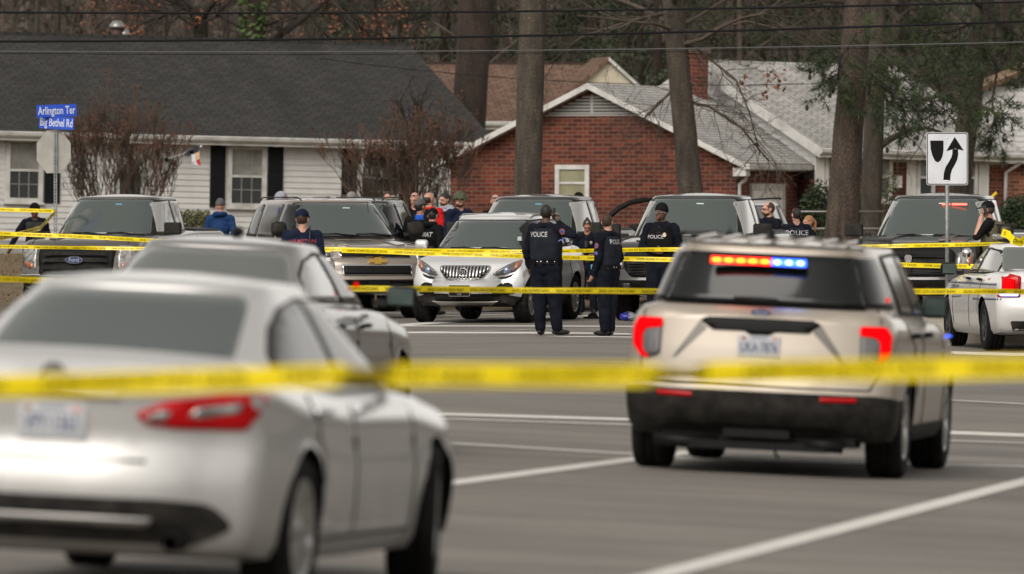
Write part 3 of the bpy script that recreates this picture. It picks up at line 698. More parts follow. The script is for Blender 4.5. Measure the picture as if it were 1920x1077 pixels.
# ------------------------------------------------------------------ pickups and full-size SUVs seen from the front
def grille_bars(c, x0, x1, z0, z1, y, n, mat_, vert=False, th=.02, name='grille_bar'):
    mb = MB()
    for k in range(n):
        if vert:
            x = x0+(x1-x0)*(k+.5)/n; mb.box((x-th/2, y-.02, z0), (x+th/2, y+.012, z1))
        else:
            z = z0+(z1-z0)*(k+.5)/n; mb.box((x0, y-.02, z-th/2), (x1, y+.012, z+th/2))
    return mb
def build_truck(kind, pm, bed=True, mirrors=True, **tags):
    if kind == 'ford': H = 1.93; L = 5.89; hw = 1.0; wb = (-1.95, 1.72); zh = 1.27; cabr = -1.05
    if kind == 'ram': H = 1.94; L = 5.82; hw = 1.01; wb = (-1.93, 1.64); zh = 1.28; cabr = -1.0
    if kind == 'tahoe': H = 1.87; L = 5.15; hw = 1.0; wb = (-1.42, 1.53); zh = 1.20; cabr = -2.45
    yf = L/2
    keys = [(-yf, .42, 1.30 if bed else 1.20, hw*.96), (-yf+.2, .38, 1.33 if bed else 1.22, hw*.99), (-1.1, .34, 1.33 if bed else 1.22, hw), (.4, .34, 1.27 if bed else 1.2, hw),
            (yf-1.7, .34, zh-.01, hw), (yf-1.1, .36, zh-.03, hw), (yf-.3, .40, zh-.09, hw*.98), (yf, .46, zh-.18, hw*.95)]
    base = yf-1.62
    cab = dict(z=(1.18, H-.105), yf=(base+.10, base-.72), yr=(cabr-.02, cabr+(.12 if bed else .30)), w=(.89, .71 if bed else .70), crown=.09, bow=.11, curve=.95)
    c = Car('pickup_truck' if bed else 'sport_utility_vehicle', L, keys, cab, (wb, .40, 1.70, .27), pm, T=TTRK, clad=.0,
            nose=((0, -.10), (.12, .02), (.30, .04), (.36, -.03), (.8, -.05), (1, -.12)), tail=((0, -.1), (.2, .04), (.35, .04), (.4, 0), (1, 0)), rf=.17, rr=.10, bowf=.17, bowr=.05, flare=.045, arch=.075, **tags)
    wz0, wz1 = 1.285, H-.12
    gm = GLASSG
    c.panel('windscreen', [(-.765, wz0-.03), (.765, wz0-.03), (.63, wz1+.015), (-.63, wz1+.015)], 'F', gm, on='c', rnd=.06, off=.016, thick=.02)
    c.bodypanel([(-.80, wz0-.07), (.80, wz0-.07), (.652, wz1+.025), (-.652, wz1+.025)], 'F', 1, 'c', off=.008, thick=.01, rnd=.06)
    if bed:
        c.panel('side_window', [(cabr+.22, wz0), (cabr+.27, wz1-.02), (-.14, wz1), (-.12, wz0)], 'S', GLASSR, on='c', both=True, rnd=.04, off=.018)
        c.panel('side_window', [(-.02, wz0-.02), (-.04, wz1), (base-.76, wz1-.03), (base-.34, wz0-.02)], 'S', GLASSR, on='c', both=True, rnd=.04, off=.018)
        c.bodypanel([(cabr+.14, wz0-.04), (cabr+.21, wz1+.012), (base-.66, wz1+.006), (base-.20, wz0-.05)], 'S', 1, 'c', True, off=.007, thick=.01, rnd=.04)
        c.seam([(cabr+.05, .45), (cabr+.05, 1.30)], 'S', both=True)
        c.panel('bed_cover', [(-.88, -yf+.12), (.88, -yf+.12), (.88, cabr-.10), (-.88, cabr-.10)], 'T', TRIM, off=.03, thick=.05, rnd=.04)
        c.panel('rear_window', [(-.62, 1.38), (.62, 1.38), (.56, 1.75), (-.56, 1.75)], 'R', GLASS, on='c', rnd=.05)
        c.panel('tail_light', [(.84, .98), (.95, .98), (.95, 1.26), (.84, 1.26)], 'R', REDL, both=True, rnd=.02)
    else:
        c.panel('side_window', [(-2.22, wz0-.05), (-2.05, wz1-.02), (-1.38, wz1), (-1.30, wz0-.05)], 'S', GLASSR if kind != 'tahoe' else GLASS, on='c', both=True, rnd=.04, off=.018)
        c.panel('side_window', [(-1.16, wz0-.05), (-1.20, wz1), (-.26, wz1), (-.24, wz0-.05)], 'S', GLASS, on='c', both=True, rnd=.04, off=.018)
        c.panel('side_window', [(-.10, wz0-.06), (-.12, wz1), (base-.74, wz1-.02), (base-.34, wz0-.06)], 'S', GLASS, on='c', both=True, rnd=.04, off=.018)
        for sx in (1, -1):
            mb = MB(); mb.tube([(sx*.60, -2.0, H-.05), (sx*.60, -1.9, H-.015), (sx*.60, .1, H-.015), (sx*.59, .3, H-.06)], .010, n=8); mb.build('roof_rail', TRIM, c.root)
        c.panel('rear_window', [(-.68, 1.28), (.68, 1.28), (.60, 1.72), (-.60, 1.72)], 'R', GLASS, on='c', rnd=.05)
        c.panel('tail_light', [(.80, .85), (.93, .85), (.93, 1.16), (.80, 1.16)], 'R', REDL, both=True, rnd=.02)
    c.seam([(-.08, .45), (-.08, 1.27)], 'S', both=True); c.seam([(base-.42, .45), (base-.30, 1.2)], 'S', both=True)
    for yh in ((cabr+.35, .15) if bed else (-1.05, .1)):
        for sx in (1, -1):
            p = c.bvh.ray_cast(Vector((9*sx, yh, 1.12)), Vector((-sx, 0, 0)))[0].x
            mb = MB(); mb.tube([(p, yh-.1, 1.12), (p+sx*.035, yh-.07, 1.125), (p+sx*.038, yh+.07, 1.125), (p, yh+.1, 1.12)], [.012, .018, .018, .012], n=8); mb.build('door_handle', TRIM, c.root)
    hy = lambda x, z: c.bvh.ray_cast(Vector((x, 9, z)), Vector((0, -1, 0)))[0].y
    c.seam([(-.80, yf-.10), (-.78, yf-1.5)], 'T'); c.seam([(.80, yf-.10), (.78, yf-1.5)], 'T')
    for sx in (1, -1):   # raised hood creases
        c.bodypanel([(sx*.30, yf-1.5), (sx*.50, yf-1.5), (sx*.56, yf-.45), (sx*.38, yf-.35)], 'T', 0, off=.022, thick=.03, rnd=.05)
    c.bodypanel([(-.82, base-.04), (.82, base-.04), (.80, base+.13), (-.80, base+.13)], 'T', 1, off=.006, thick=.01, rnd=.03)
    if kind == 'ford':
        c.panel('grille_surround', [(-.60, .62), (.60, .62), (.64, 1.0), (.60, 1.07), (-.60, 1.07), (-.64, 1.0)], 'F', TRIM, off=.02, thick=.05, rnd=.04)
        y0 = hy(0, .85)+.02
        mb = grille_bars(c, -.54, .54, .68, 1.02, y0+.02, 3, PLAST, th=.055); mb.box((-.5, y0, .83), (.5, y0+.04, .88)); mb.build('grille', PLAST, c.root)
        emblem_oval(c, y0+.05, .86, True, a=.15, b=.06)
        for mir in (False, True):
            o = c.panel('headlight', [(.67, .70), (.90, .76), (.93, 1.08), (.67, 1.10)], 'F', CLEAR, rnd=.02, off=.012, flip=mir)[0]
            c.panel('amber_lens', [(.73, .715), (.89, .77), (.90, .84), (.73, .80)], 'F', AMBER, off=.02, rnd=.01, parent=o, flip=mir)
        c.bodypanel([(-.92, .44), (.92, .44), (.95, .60), (-.95, .60)], 'F', 1, off=.015, rnd=.03)
        c.panel('chrome_bumper_edge', [(-.95, .60), (.95, .60), (.95, .63), (-.95, .63)], 'F', CHROME, off=.02, rnd=.006)
    if kind == 'ram':
        c.panel('grille_surround', [(-.58, .68), (.58, .68), (.68, .80), (.68, 1.02), (.58, 1.10), (-.58, 1.10), (-.68, 1.02), (-.68, .80)], 'F', TRIM, off=.03, thick=.05, rnd=.05)
        y0 = hy(0, .9)+.03
        mb = grille_bars(c, -.60, .60, .72, 1.04, y0+.015, 7, TRIM, th=.012); mb.box((-.045, y0, .70), (.045, y0+.05, 1.07)); mb.box((-.62, y0, .865), (.62, y0+.045, .915)); mb.build('grille', PLAST, c.root)
        # ram-head shield emblem
        mb = MB(); mb.prism([(-.055, .97), (-.05, .90), (0, .845), (.05, .90), (.055, .97), (.03, .99), (-.03, .99)], y0+.05, y0+.065)
        for sx in (-1, 1): mb.tube([(sx*.02, y0+.068, .96), (sx*.05, y0+.07, .955), (sx*.048, y0+.07, .915), (sx*.025, y0+.07, .93)], .008, n=5)
        mb.build('emblem', BRUSH, c.root)
        for mir in (False, True):
            o = c.panel('headlight', [(.70, .79), (.92, .82), (.94, 1.03), (.70, 1.03)], 'F', CLEAR, rnd=.03, off=.012, flip=mir)[0]
            c.panel('amber_lens', [(.83, .83), (.91, .84), (.925, 1.02), (.85, 1.02)], 'F', AMBER, off=.02, rnd=.01, parent=o, flip=mir)
        c.bodypanel([(-.92, .44), (.92, .44), (.95, .62), (-.95, .62)], 'F', 1, off=.015, rnd=.03)
        c.panel('fog_lamp', [(.58, .50), (.70, .50), (.70, .57), (.58, .57)], 'F', LAMPD, both=True, off=.03, rnd=.02)
    if kind == 'tahoe':
        c.panel('upper_grille', [(-.56, .93), (.56, .93), (.60, 1.03), (-.60, 1.03)], 'F', CHROME, off=.015, thick=.05, rnd=.02)
        c.panel('upper_grille_mesh', [(-.535, .945), (.535, .945), (.57, 1.015), (-.57, 1.015)], 'F', TRIM, off=.02, thick=.02, rnd=.015)
        c.panel('lower_grille', [(-.55, .66), (.55, .66), (.56, .83), (-.56, .83)], 'F', CHROME, off=.015, thick=.05, rnd=.02)
        c.panel('lower_grille_mesh', [(-.53, .675), (.53, .675), (.535, .81), (-.535, .81)], 'F', TRIM, off=.02, thick=.02, rnd=.015)
        y0 = hy(0, .88)
        mb = MB(); mb.prism([(x, z+.885) for x, z in bowtie(.30)], y0+.005, y0+.045); mb.build('emblem', GOLD, c.root, fix=True)
        for mir in (False, True):
            o = c.panel('headlight', [(.66, .74), (.92, .76), (.94, 1.06), (.66, 1.06)], 'F', CLEAR, rnd=.03, off=.012, flip=mir)[0]
            for zz in (.83, .98): c.panel('lamp_reflector', [(.70, zz-.05), (.86, zz-.05), (.87, zz+.05), (.70, zz+.05)], 'F', LAMPD, off=.02, rnd=.03, parent=o, flip=mir)
        c.bodypanel([(-.90, .44), (.90, .44), (.93, .58), (-.93, .58)], 'F', 1, off=.015, rnd=.03)
        mb = MB(); mb.box((-.17, y0-.04, .50), (.17, y0+.10, .59)); mb.build('plate_mount', TRIM, c.root)
    # windscreen details
    fy = lambda x, z: c.cbvh.ray_cast(Vector((x, 9, z)), Vector((0, -1, 0)))[0].y
    c.wipers(base+.10, wz0-.04, .8)
    st = MB(); ys = fy(-.12, wz1-.07)+.012; st.box((-.17, ys-.01, wz1-.10), (-.06, ys, wz1-.05)); st.build('windscreen_sticker', STICKB if kind == 'ford' else STICK, c.root)
    c.panel('mirror_mount', [(-.11, wz1-.14), (.11, wz1-.14), (.13, wz1), (-.13, wz1)], 'F', LAMPD, on='c', off=.008, rnd=.04, thick=.002)
    if not mirrors: pass
    elif kind == 'tahoe': c.mirror_(base-.12, 1.28, .93, PLAST, size=(.25, .15, .22), rnd=.09, arm=.04)
    else: c.mirror_(base-.10, 1.28, .92, PLAST, size=(.28, .12, .20), rnd=.03, arm=.10)
    c.wheels(rimm=STEEL if kind != 'ford' else RIM, spokes=6, rimr=.235)
    return c.finish()
# ------------------------------------------------------------------ silver crossover in the middle
def build_crossover():
    c = Car('crossover_car', 4.28, [(-2.14, .30, 1.12, .84), (-1.9, .26, 1.14, .875), (-1.0, .23, 1.10, .885), (.6, .23, 1.06, .885), (1.0, .23, 1.05, .885), (1.6, .24, .99, .87), (1.95, .26, .91, .84), (2.14, .30, .80, .76)],
            dict(z=(1.02, 1.545), yf=(1.22, .40), yr=(-2.05, -1.62), w=(.80, .60), crown=.09, bow=.14, curve=.9), ((-1.27, 1.285), .345, 1.54, .23), SILVER2, clad=.20,
            nose=((0, -.10), (.15, 0), (.45, .02), (.8, -.06), (1, -.18)), tail=((0, -.06), (.3, .03), (.5, 0), (1, -.05)), rf=.26, rr=.16, bowf=.33, bowr=.12, flare=.035, arch=.06,
            label='small silver crossover with upright chrome slat grille, facing the camera', cat='car')
    c.panel('windscreen', [(-.67, 1.09), (.67, 1.09), (.535, 1.515), (-.535, 1.515)], 'F', GLASSG, on='c', rnd=.06, off=.013, thick=.02)
    c.bodypanel([(-.71, 1.05), (.71, 1.05), (.56, 1.53), (-.56, 1.53)], 'F', 1, 'c', off=.008, thick=.01, rnd=.06)
    for p in ([(-1.86, 1.16), (-1.58, 1.48), (-1.15, 1.50), (-1.08, 1.13)], [(-1.0, 1.13), (-1.04, 1.505), (-.26, 1.515), (-.24, 1.11)], [(-.14, 1.11), (-.16, 1.515), (.30, 1.50), (.62, 1.36), (.92, 1.09)]):
        c.panel('side_window', p, 'S', GLASS, on='c', both=True, rnd=.04, off=.018)
    c.bodypanel([(-1.92, 1.13), (-1.60, 1.515), (-.2, 1.54), (.34, 1.52), (.68, 1.36), (1.0, 1.07)], 'S', 1, 'c', True, off=.007, thick=.01, rnd=.03)
    for pts in ([(-.2, .42), (-.2, 1.08)], [(-.95, .55), (-1.05, 1.1)], [(.82, .42), (.90, 1.05)]): c.seam(pts, 'S', both=True)
    gp = [(-.40, .84), (-.36, .865), (.36, .865), (.40, .84), (.385, .78), (.29, .66), (.18, .635), (-.18, .635), (-.29, .66), (-.385, .78)]
    c.panel('grille_surround', gp, 'F', CHROME, off=.012, thick=.03, rnd=.02)
    c.panel('grille', [(x*.94, .752+(z-.752)*.86) for x, z in gp], 'F', TRIM, off=.02, thick=.01, rnd=.02)
    hy = lambda x, z: c.bvh.ray_cast(Vector((x, 9, z)), Vector((0, -1, 0)))[0].y
    mb = MB()
    for k in range(15):
        x = -.35+k*.05; zb = .66+max(0, abs(x)-.2)*.75; zt = .852
        q = [(x*1.0-.011, zb), (x*1.0+.011, zb), (x*1.03+.012, zt), (x*1.03-.012, zt)]
        vs, fs = panel_geo(q, 'F', c.bvh, off=.045, thick=.03, grid=.08); mb.add(vs, fs)
    mb.build('grille_slats', CHROME, c.root)
    y0 = hy(0, .76)+.05
    mb = MB(); mb.lathe([(.062, 0), (.068, .012), (.058, .016), (.055, .0)], 'y', 24, c=(0, y0, .76)); 
    for k in (-1, 0, 1): mb.prism([(k*.03-.014+.012, .76+.035), (k*.03+.014+.012, .76+.035), (k*.03+.006-.006, .76-.035), (k*.03-.012, .76-.02)], y0, y0+.018)
    mb.build('emblem', CHROME, c.root, fix=True)
    mb = MB(); mb.prism(oval(.056, .056), 0, .004); 
    for i, v in enumerate(mb.v): mb.v[i] = (v[0], y0+v[1], v[2]+.76)
    mb.build('emblem_back', TRIM, c.root)
    for mir in (False, True):
        o = c.panel('headlight', [(.42, .735), (.50, .80), (.62, .875), (.74, .93), (.80, .95), (.795, .86), (.72, .77), (.60, .73), (.47, .70)], 'F', LAMPD, rnd=.02, off=.012, flip=mir, grid=.05)[0]
        c.panel('amber_lens', [(.72, .90), (.79, .935), (.785, .86), (.73, .80), (.70, .80)], 'F', AMBER, off=.018, rnd=.01, parent=o, flip=mir)
        c.panel('chrome_reflector', [(.49, .775), (.62, .86), (.70, .885), (.62, .83), (.52, .77)], 'F', CLEAR, off=.018, rnd=.01, parent=o, flip=mir)
        h = hy(.60, .78); mb = MB(); mb.lathe([(.0, .02), (.04, .018), (.052, 0), (.052, -.04)], 'y', 18, c=(-.60 if mir else .60, h+.012, .785)); mb.build('projector_lens', mat('projector_glass', (.2, .26, .38), .05, .3, coat=1), o)
        c.bodypanel([(.48, .68), (.60, .70), (.70, .74), (.68, .70), (.60, .665), (.50, .66)], 'F', 1, off=.008, both=False, rnd=.01) if not mir else c.bodypanel([(-.48, .68), (-.60, .70), (-.70, .74), (-.68, .70), (-.60, .665), (-.50, .66)], 'F', 1, off=.008, rnd=.01)
        c.panel('fog_lamp_recess', [(.44, .46), (.52, .59), (.64, .61), (.70, .58), (.74, .44), (.50, .40)], 'F', TRIM, rnd=.02, off=.01, flip=mir)
    c.bodypanel([(-.70, .26), (.70, .26), (.76, .38), (.55, .44), (-.55, .44), (-.76, .38)], 'F', 1, off=.014, rnd=.04)
    c.panel('lower_intake', [(-.40, .345), (.40, .345), (.46, .435), (-.46, .435)], 'F', WELL, off=.02, rnd=.01)
    c.panel('skid_plate', [(-.38, .255), (.38, .255), (.52, .335), (.40, .325), (-.40, .325), (-.52, .335)], 'F', BRUSH, off=.03, rnd=.01)
    c.plate('BK', hy(0, .50)+.02, .49, rear=False, style='bk')
    c.wipers(1.27, 1.075, .66)
    c.panel('mirror_mount', [(-.10, 1.40), (.10, 1.40), (.12, 1.52), (-.12, 1.52)], 'F', LAMPD, on='c', off=.008, rnd=.04, thick=.002)
    ys = c.cbvh.ray_cast(Vector((-.55, 9, 1.16)), Vector((0, -1, 0)))[0].y
    mb = MB(); mb.box((.48, ys-.02, 1.13), (.55, ys+.03, 1.16)); mb.build('windscreen_sticker', STICKB, c.root)
    mb = MB(); mb.box((-.60, ys-.04, 1.22), (-.54, ys+.01, 1.28)); mb.build('windscreen_sticker', PLATE, c.root)
    c.mirror_(.78, 1.10, .80, SILVER2, size=(.20, .12, .15), rnd=.05, arm=.07)
    for sx in (1, -1):
        mb = MB(); mb.tube([(sx*.56, -1.55, 1.57), (sx*.56, -1.4, 1.60), (sx*.56, -.1, 1.605), (sx*.55, .15, 1.56)], .014, n=8); mb.build('roof_rail', BRUSH, c.root)
    c.panel('tail_light', [(.60, .9), (.82, .95), (.80, 1.1), (.62, 1.08)], 'R', REDL, both=True, rnd=.03)
    c.panel('rear_window', [(-.60, 1.16), (.60, 1.16), (.5, 1.48), (-.5, 1.48)], 'R', GLASS, on='c', rnd=.05)
    c.wheels(spokes=10, rimr=.235); return c.finish()
# ------------------------------------------------------------------ white patrol sedan at the right edge
def build_patrol():
    c = Car('police_car', 5.16, [(-2.58, .30, 1.06, .86), (-2.4, .25, 1.09, .91), (-1.5, .20, 1.09, .945), (0, .19, 1.04, .95), (1.1, .19, 1.02, .95), (1.9, .21, .94, .93), (2.4, .25, .82, .88), (2.58, .30, .68, .82)],
            dict(z=(1.0, 1.395), yf=(1.25, .35), yr=(-1.85, -.95), w=(.82, .62), crown=.085, bow=.16, curve=.85), ((-1.45, 1.53), .35, 1.63, .24), WHITEP,
            nose=((0, -.05), (.3, 0), (.8, -.05), (1, -.14)), tail=((0, -.06), (.3, .03), (.45, .03), (.55, -.03), (1, -.03)), rf=.28, rr=.18, bowf=.26, bowr=.14, flare=.03,
            label='white police sedan with blue side stripes cut off by the right edge', cat='police car')
    c.panel('rear_window', [(-.68, 1.08), (.68, 1.08), (.56, 1.40), (-.56, 1.40)], 'R', GLASSL, on='c', rnd=.05, off=.014, thick=.02)
    c.panel('side_window', [(-1.36, 1.07), (-1.12, 1.24), (-.84, 1.34), (-.32, 1.37), (-.32, 1.05)], 'S', GLASSR, on='c', both=True, rnd=.05, off=.018)
    c.panel('side_window', [(-.22, 1.05), (-.22, 1.37), (.33, 1.345), (.68, 1.20), (1.0, 1.04)], 'S', GLASS, on='c', both=True, rnd=.04, off=.018)
    c.bodypanel([(-1.43, 1.04), (-1.15, 1.26), (-.86, 1.36), (-.28, 1.39), (.36, 1.365), (.74, 1.20), (1.08, 1.02)], 'S', 1, 'c', True, off=.007, thick=.01, rnd=.03)
    c.panel('windscreen', [(-.70, 1.03), (.70, 1.03), (.56, 1.38), (-.56, 1.38)], 'F', GLASSG, on='c', rnd=.06, off=.013, thick=.02)
    for mir in (False, True):
        o = c.panel('tail_light', [(.62, .74), (.60, 1.02), (.78, 1.07), (.90, .98), (.90, .74)], 'R', REDL, rnd=.02, off=.015, thick=.05, flip=mir)[0]
        c.panel('lit_lens', [(.70, .84), (.68, .98), (.82, 1.0), (.84, .84)], 'R', REDG, rnd=.03, off=.03, thick=.03, parent=o, flip=mir)
        c.panel('lit_lens', [(.64, .755), (.64, .81), (.87, .81), (.87, .755)], 'R', mat('blue_lamp_glow', (.3, .4, 1), .2, emit=(.25, .4, 1), es=3), rnd=.02, off=.03, thick=.03, parent=o, flip=mir)
    c.bodypanel([(-.70, .28), (.70, .28), (.74, .42), (-.74, .42)], 'R', 1, rnd=.03, off=.01)
    c.panel('headlight', [(.50, .60), (.82, .64), (.84, .78), (.52, .72)], 'F', LAMPD, both=True, rnd=.03)
    c.panel('grille', [(-.42, .38), (.42, .38), (.44, .70), (-.44, .70)], 'F', TRIM, rnd=.04)
    NAV = mat('navy_stripe', (.03, .05, .14), .4, coat=.5)
    for z0, z1, a, b in ((.895, .925, -2.2, 2.0), (.70, .73, -2.35, -.6), (.70, .73, .4, 1.1)): c.panel('side_stripe', [(a, z0), (b, z0-.02), (b, z1-.02), (a, z1)], 'S', NAV, both=True, off=.003, thick=.004)
    for txt, yy, sz, zz in (('POLICE', .95, .19, .79), ('HAMPTON', -1.75, .085, .815)):
        vs, fs = text_geo(txt, sz, .012, 1.1); mb = MB()
        for sx in (1, -1):
            V = []
            for x, z in vs:
                yl = yy-x*(-sx)*1.0; p = c.bvh.ray_cast(Vector((9*sx, yl, zz+z)), Vector((-sx, 0, 0)))[0]; V.append(Vector((p.x+sx*.007, yl, zz+z)))
            mb.add(V, fs, 0, False)
        mb.build('side_lettering', NAV, c.root)
    for pts in ([(-.27, .32), (-.27, 1.02)], [(-1.0, .5), (-1.15, 1.0)], [(1.0, .32), (1.03, 1.0)]): c.seam(pts, 'S', both=True)
    for yh in (-1.0, -.05):
        for sx in (1, -1):
            p = c.bvh.ray_cast(Vector((9*sx, yh, .965)), Vector((-sx, 0, 0)))[0].x
            mb = MB(); mb.tube([(p, yh-.1, .96), (p+sx*.035, yh-.07, .965), (p+sx*.038, yh+.07, .965), (p, yh+.1, .96)], [.012, .018, .018, .012], n=8); mb.build('door_handle', TRIM, c.root)
    c.mirror_(.86, 1.02, .86, TRIM, size=(.23, .15, .17), rnd=.06, arm=.06)
    mb = MB(); mb.ell((-.80, .74, 1.30), (.07, .06, .07)); mb.tube([(-.80, .74, 1.22), (-.76, .74, 1.12)], .012); mb.build('spot_lamp', CHROME, c.root)
    lb = c.box('roof_light_bar', (-.62, -.45, 1.50), (.62, -.20, 1.57), mat('smoked_light_bar', (.16, .15, .15), .15, coat=1), bev=.03)
    mb = MB(); mb.box((-.5, -.44, 1.46), (.5, -.22, 1.51)); mb.build('bar_foot', TRIM, lb)
    p = MB(); p.box((-.22, -.462, 1.525), (-.08, -.45, 1.555)); p.build('led', REDG, lb)
    c.wheels(rimm=STEEL, spokes=5, rimr=.22); return c.finish()


sedan = build_sedan().place(-2.07, 37.6, R(-12), front=-2.43)
sedan2 = build_sedan2().place(-2.47, 59.5, R(-9.8), front=-2.575)
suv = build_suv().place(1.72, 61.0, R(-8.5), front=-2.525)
ford = build_truck('ford', GREY, label='grey pickup truck facing the camera, parked before the white-sided house', cat='pickup truck').place(-7.0, 136.5, R(180-13), front=2.945)
tahoe = build_truck('tahoe', BRONZE, bed=False, label='bronze SUV with gold cross emblem, facing the camera left of the silver crossover', cat='SUV').place(-2.03, 130, R(180+17), front=2.575)
cross = build_crossover().place(-.77, 126.5, R(180-15), front=2.14)
ram = build_truck('ram', DARKP, label='dark pickup truck behind the officer in the black knit cap', cat='pickup truck').place(2.32, 127.5, R(180-11), front=2.91)
ram2 = build_truck('ram', DARKP, label='dark pickup truck with red strobes in its windscreen, behind the median sign', cat='pickup truck').place(5.95, 128, R(180-13), front=2.91)
truck5 = build_truck('ford', BLACKP, label='black pickup truck with its front door standing open, behind the silver crossover', cat='pickup truck').place(-.22, 137.5, R(180-14), front=2.945)
bsuv = build_truck('tahoe', DARKP, bed=False, mirrors=False, label='dark SUV mostly hidden behind the bronze one', cat='SUV').place(-3.0, 138.5, R(180-7), front=2.575)
patrol = build_patrol().place(7.45, 114.6, R(6.5), front=-2.58)
# ------------------------------------------------------------------ procedural wall and roof materials
def texmat(name, build, rough=.85):
    m = bpy.data.materials.new(name); m.use_nodes = True; t = m.node_tree; b = t.nodes['Principled BSDF']; b.inputs['Roughness'].default_value = rough
    tc = t.nodes.new('ShaderNodeTexCoord'); sp = t.nodes.new('ShaderNodeSeparateXYZ'); t.links.new(tc.outputs['Object'], sp.inputs[0])
    build(t, b, tc, sp); return m
def bricktex(t, vec, c1, c2, cm, bw, rh, ms, off=.5, bias=0., sm=.1):
    n = t.nodes.new('ShaderNodeTexBrick'); n.inputs['Color1'].default_value = (*c1, 1); n.inputs['Color2'].default_value = (*c2, 1); n.inputs['Mortar'].default_value = (*cm, 1)
    n.inputs['Scale'].default_value = 1; n.inputs['Brick Width'].default_value = bw; n.inputs['Row Height'].default_value = rh; n.inputs['Mortar Size'].default_value = ms
    n.inputs['Mortar Smooth'].default_value = sm; n.inputs['Bias'].default_value = bias; n.offset = off; t.links.new(vec, n.inputs['Vector']); return n
def noise_n(t, vec, sc_, det=5):
    n = t.nodes.new('ShaderNodeTexNoise'); n.inputs['Scale'].default_value = sc_; n.inputs['Detail'].default_value = det; t.links.new(vec, n.inputs['Vector']); return n
def mixmul(t, a, b_, lo, hi, p0=.3, p1=.7):
    r = t.nodes.new('ShaderNodeValToRGB'); r.color_ramp.elements[0].position = p0; r.color_ramp.elements[1].position = p1
    r.color_ramp.elements[0].color = (lo, lo, lo, 1); r.color_ramp.elements[1].color = (hi, hi, hi, 1); t.links.new(b_, r.inputs[0])
    m = t.nodes.new('ShaderNodeMix'); m.data_type = 'RGBA'; m.blend_type = 'MULTIPLY'; m.inputs['Factor'].default_value = 1
    t.links.new(a, m.inputs['A']); t.links.new(r.outputs[0], m.inputs['B']); return m.outputs['Result']
def mk_brick(name, c1, c2, cm):
    def f(t, b, tc, sp):
        cb = t.nodes.new('ShaderNodeCombineXYZ'); t.links.new(sp.outputs['X'], cb.inputs['X']); t.links.new(sp.outputs['Z'], cb.inputs['Y'])
        n = bricktex(t, cb.outputs[0], c1, c2, cm, .235, .088, .007)
        n2 = bricktex(t, cb.outputs[0], (.55, .55, .55), (1.25, 1.25, 1.25), (1, 1, 1), .235, .088, .007, bias=-.2)
        m = t.nodes.new('ShaderNodeMix'); m.data_type = 'RGBA'; m.blend_type = 'MULTIPLY'; m.inputs['Factor'].default_value = .8
        t.links.new(n.outputs[0], m.inputs['A']); t.links.new(n2.outputs[0], m.inputs['B'])
        o = mixmul(t, m.outputs['Result'], noise_n(t, tc.outputs['Object'], 1.3).outputs[0], .8, 1.15)
        t.links.new(o, b.inputs['Base Color'])
        bn = t.nodes.new('ShaderNodeBump'); bn.inputs['Strength'].default_value = .6; bn.inputs['Distance'].default_value = .01; bn.invert = True
        t.links.new(n.outputs['Fac'], bn.inputs['Height']); t.links.new(bn.outputs[0], b.inputs['Normal'])
    return texmat(name, f, .9)
def mk_shingle(name, c1, c2, cm, rh=.135, bw=.30, streak=True):
    def f(t, b, tc, sp):
        cb = t.nodes.new('ShaderNodeCombineXYZ'); t.links.new(sp.outputs['X'], cb.inputs['X']); t.links.new(sp.outputs['Y'], cb.inputs['Y'])
        n = bricktex(t, cb.outputs[0], c1, c2, cm, bw, rh, .017, off=.37, sm=.3)
        mp = t.nodes.new('ShaderNodeMapping'); mp.inputs['Scale'].default_value = (1, .22, 1); t.links.new(cb.outputs[0], mp.inputs[0])
        o = mixmul(t, n.outputs[0], noise_n(t, mp.outputs[0], 1.1).outputs[0], .78, 1.25)
        o = mixmul(t, o, noise_n(t, cb.outputs[0], 28, 3).outputs[0], .8, 1.2)
        t.links.new(o, b.inputs['Base Color'])
        bn = t.nodes.new('ShaderNodeBump'); bn.inputs['Strength'].default_value = .8; bn.inputs['Distance'].default_value = .02; bn.invert = True
        t.links.new(n.outputs['Fac'], bn.inputs['Height']); t.links.new(bn.outputs[0], b.inputs['Normal'])
    return texmat(name, f, .92)
BRICK = mk_brick('red_brick', (.105, .020, .009), (.155, .034, .016), (.165, .12, .092))
BRICK2 = mk_brick('orange_brick', (.26, .085, .04), (.34, .12, .06), (.33, .26, .2))
SHD = mk_shingle('dark_shingles', (.023, .022, .020), (.040, .0375, .034), (.005, .005, .005))
SHG = mk_shingle('grey_shingles', (.30, .29, .27), (.42, .405, .385), (.10, .095, .09))
SHB = mk_shingle('brown_shingles', (.115, .062, .04), (.19, .115, .078), (.04, .024, .018))
SHT = mk_shingle('tan_shingles', (.22, .13, .07), (.30, .19, .11), (.09, .05, .03))
SIDING = mat('white_siding', (.52, .512, .495), .6, noise_=(2.2, (.60, .592, .575), .35, .7))
CREAM = mat('cream_siding', (.50, .45, .33), .7, noise_=(3, (.58, .53, .42), .35, .7))
FASC = mat('white_fascia', (.56, .55, .525), .5, noise_=(3, (.36, .345, .32), .45, .7))
SHUT = mat('black_shutter', (.011, .013, .014), .7, spec=.15)
WGL = mat('house_window_glass', (.05, .055, .055), .1, spec=.7, coat=.3); WGLU = mat('curtained_window_glass', (.20, .195, .175), .2, spec=.6, noise_=(3, (.27, .265, .24), .4, .6))
YELC = mat('yellow_curtain_glass', (.22, .21, .13), .3, noise_=(4, (.28, .265, .17), .4, .6))
def placeM(o, P, u, tilt=0, back=None):
    """matrix with local x along horizontal direction u, z up (tilted along u), y pointing away"""
    u = Vector((u[0], u[1], tilt)).normalized(); y = Vector((-u.y, u.x, 0)).normalized(); z = u.cross(y).normalized()
    o.matrix_world = Matrix.Translation(P)@Matrix((u, y, z)).transposed().to_4x4(); return o
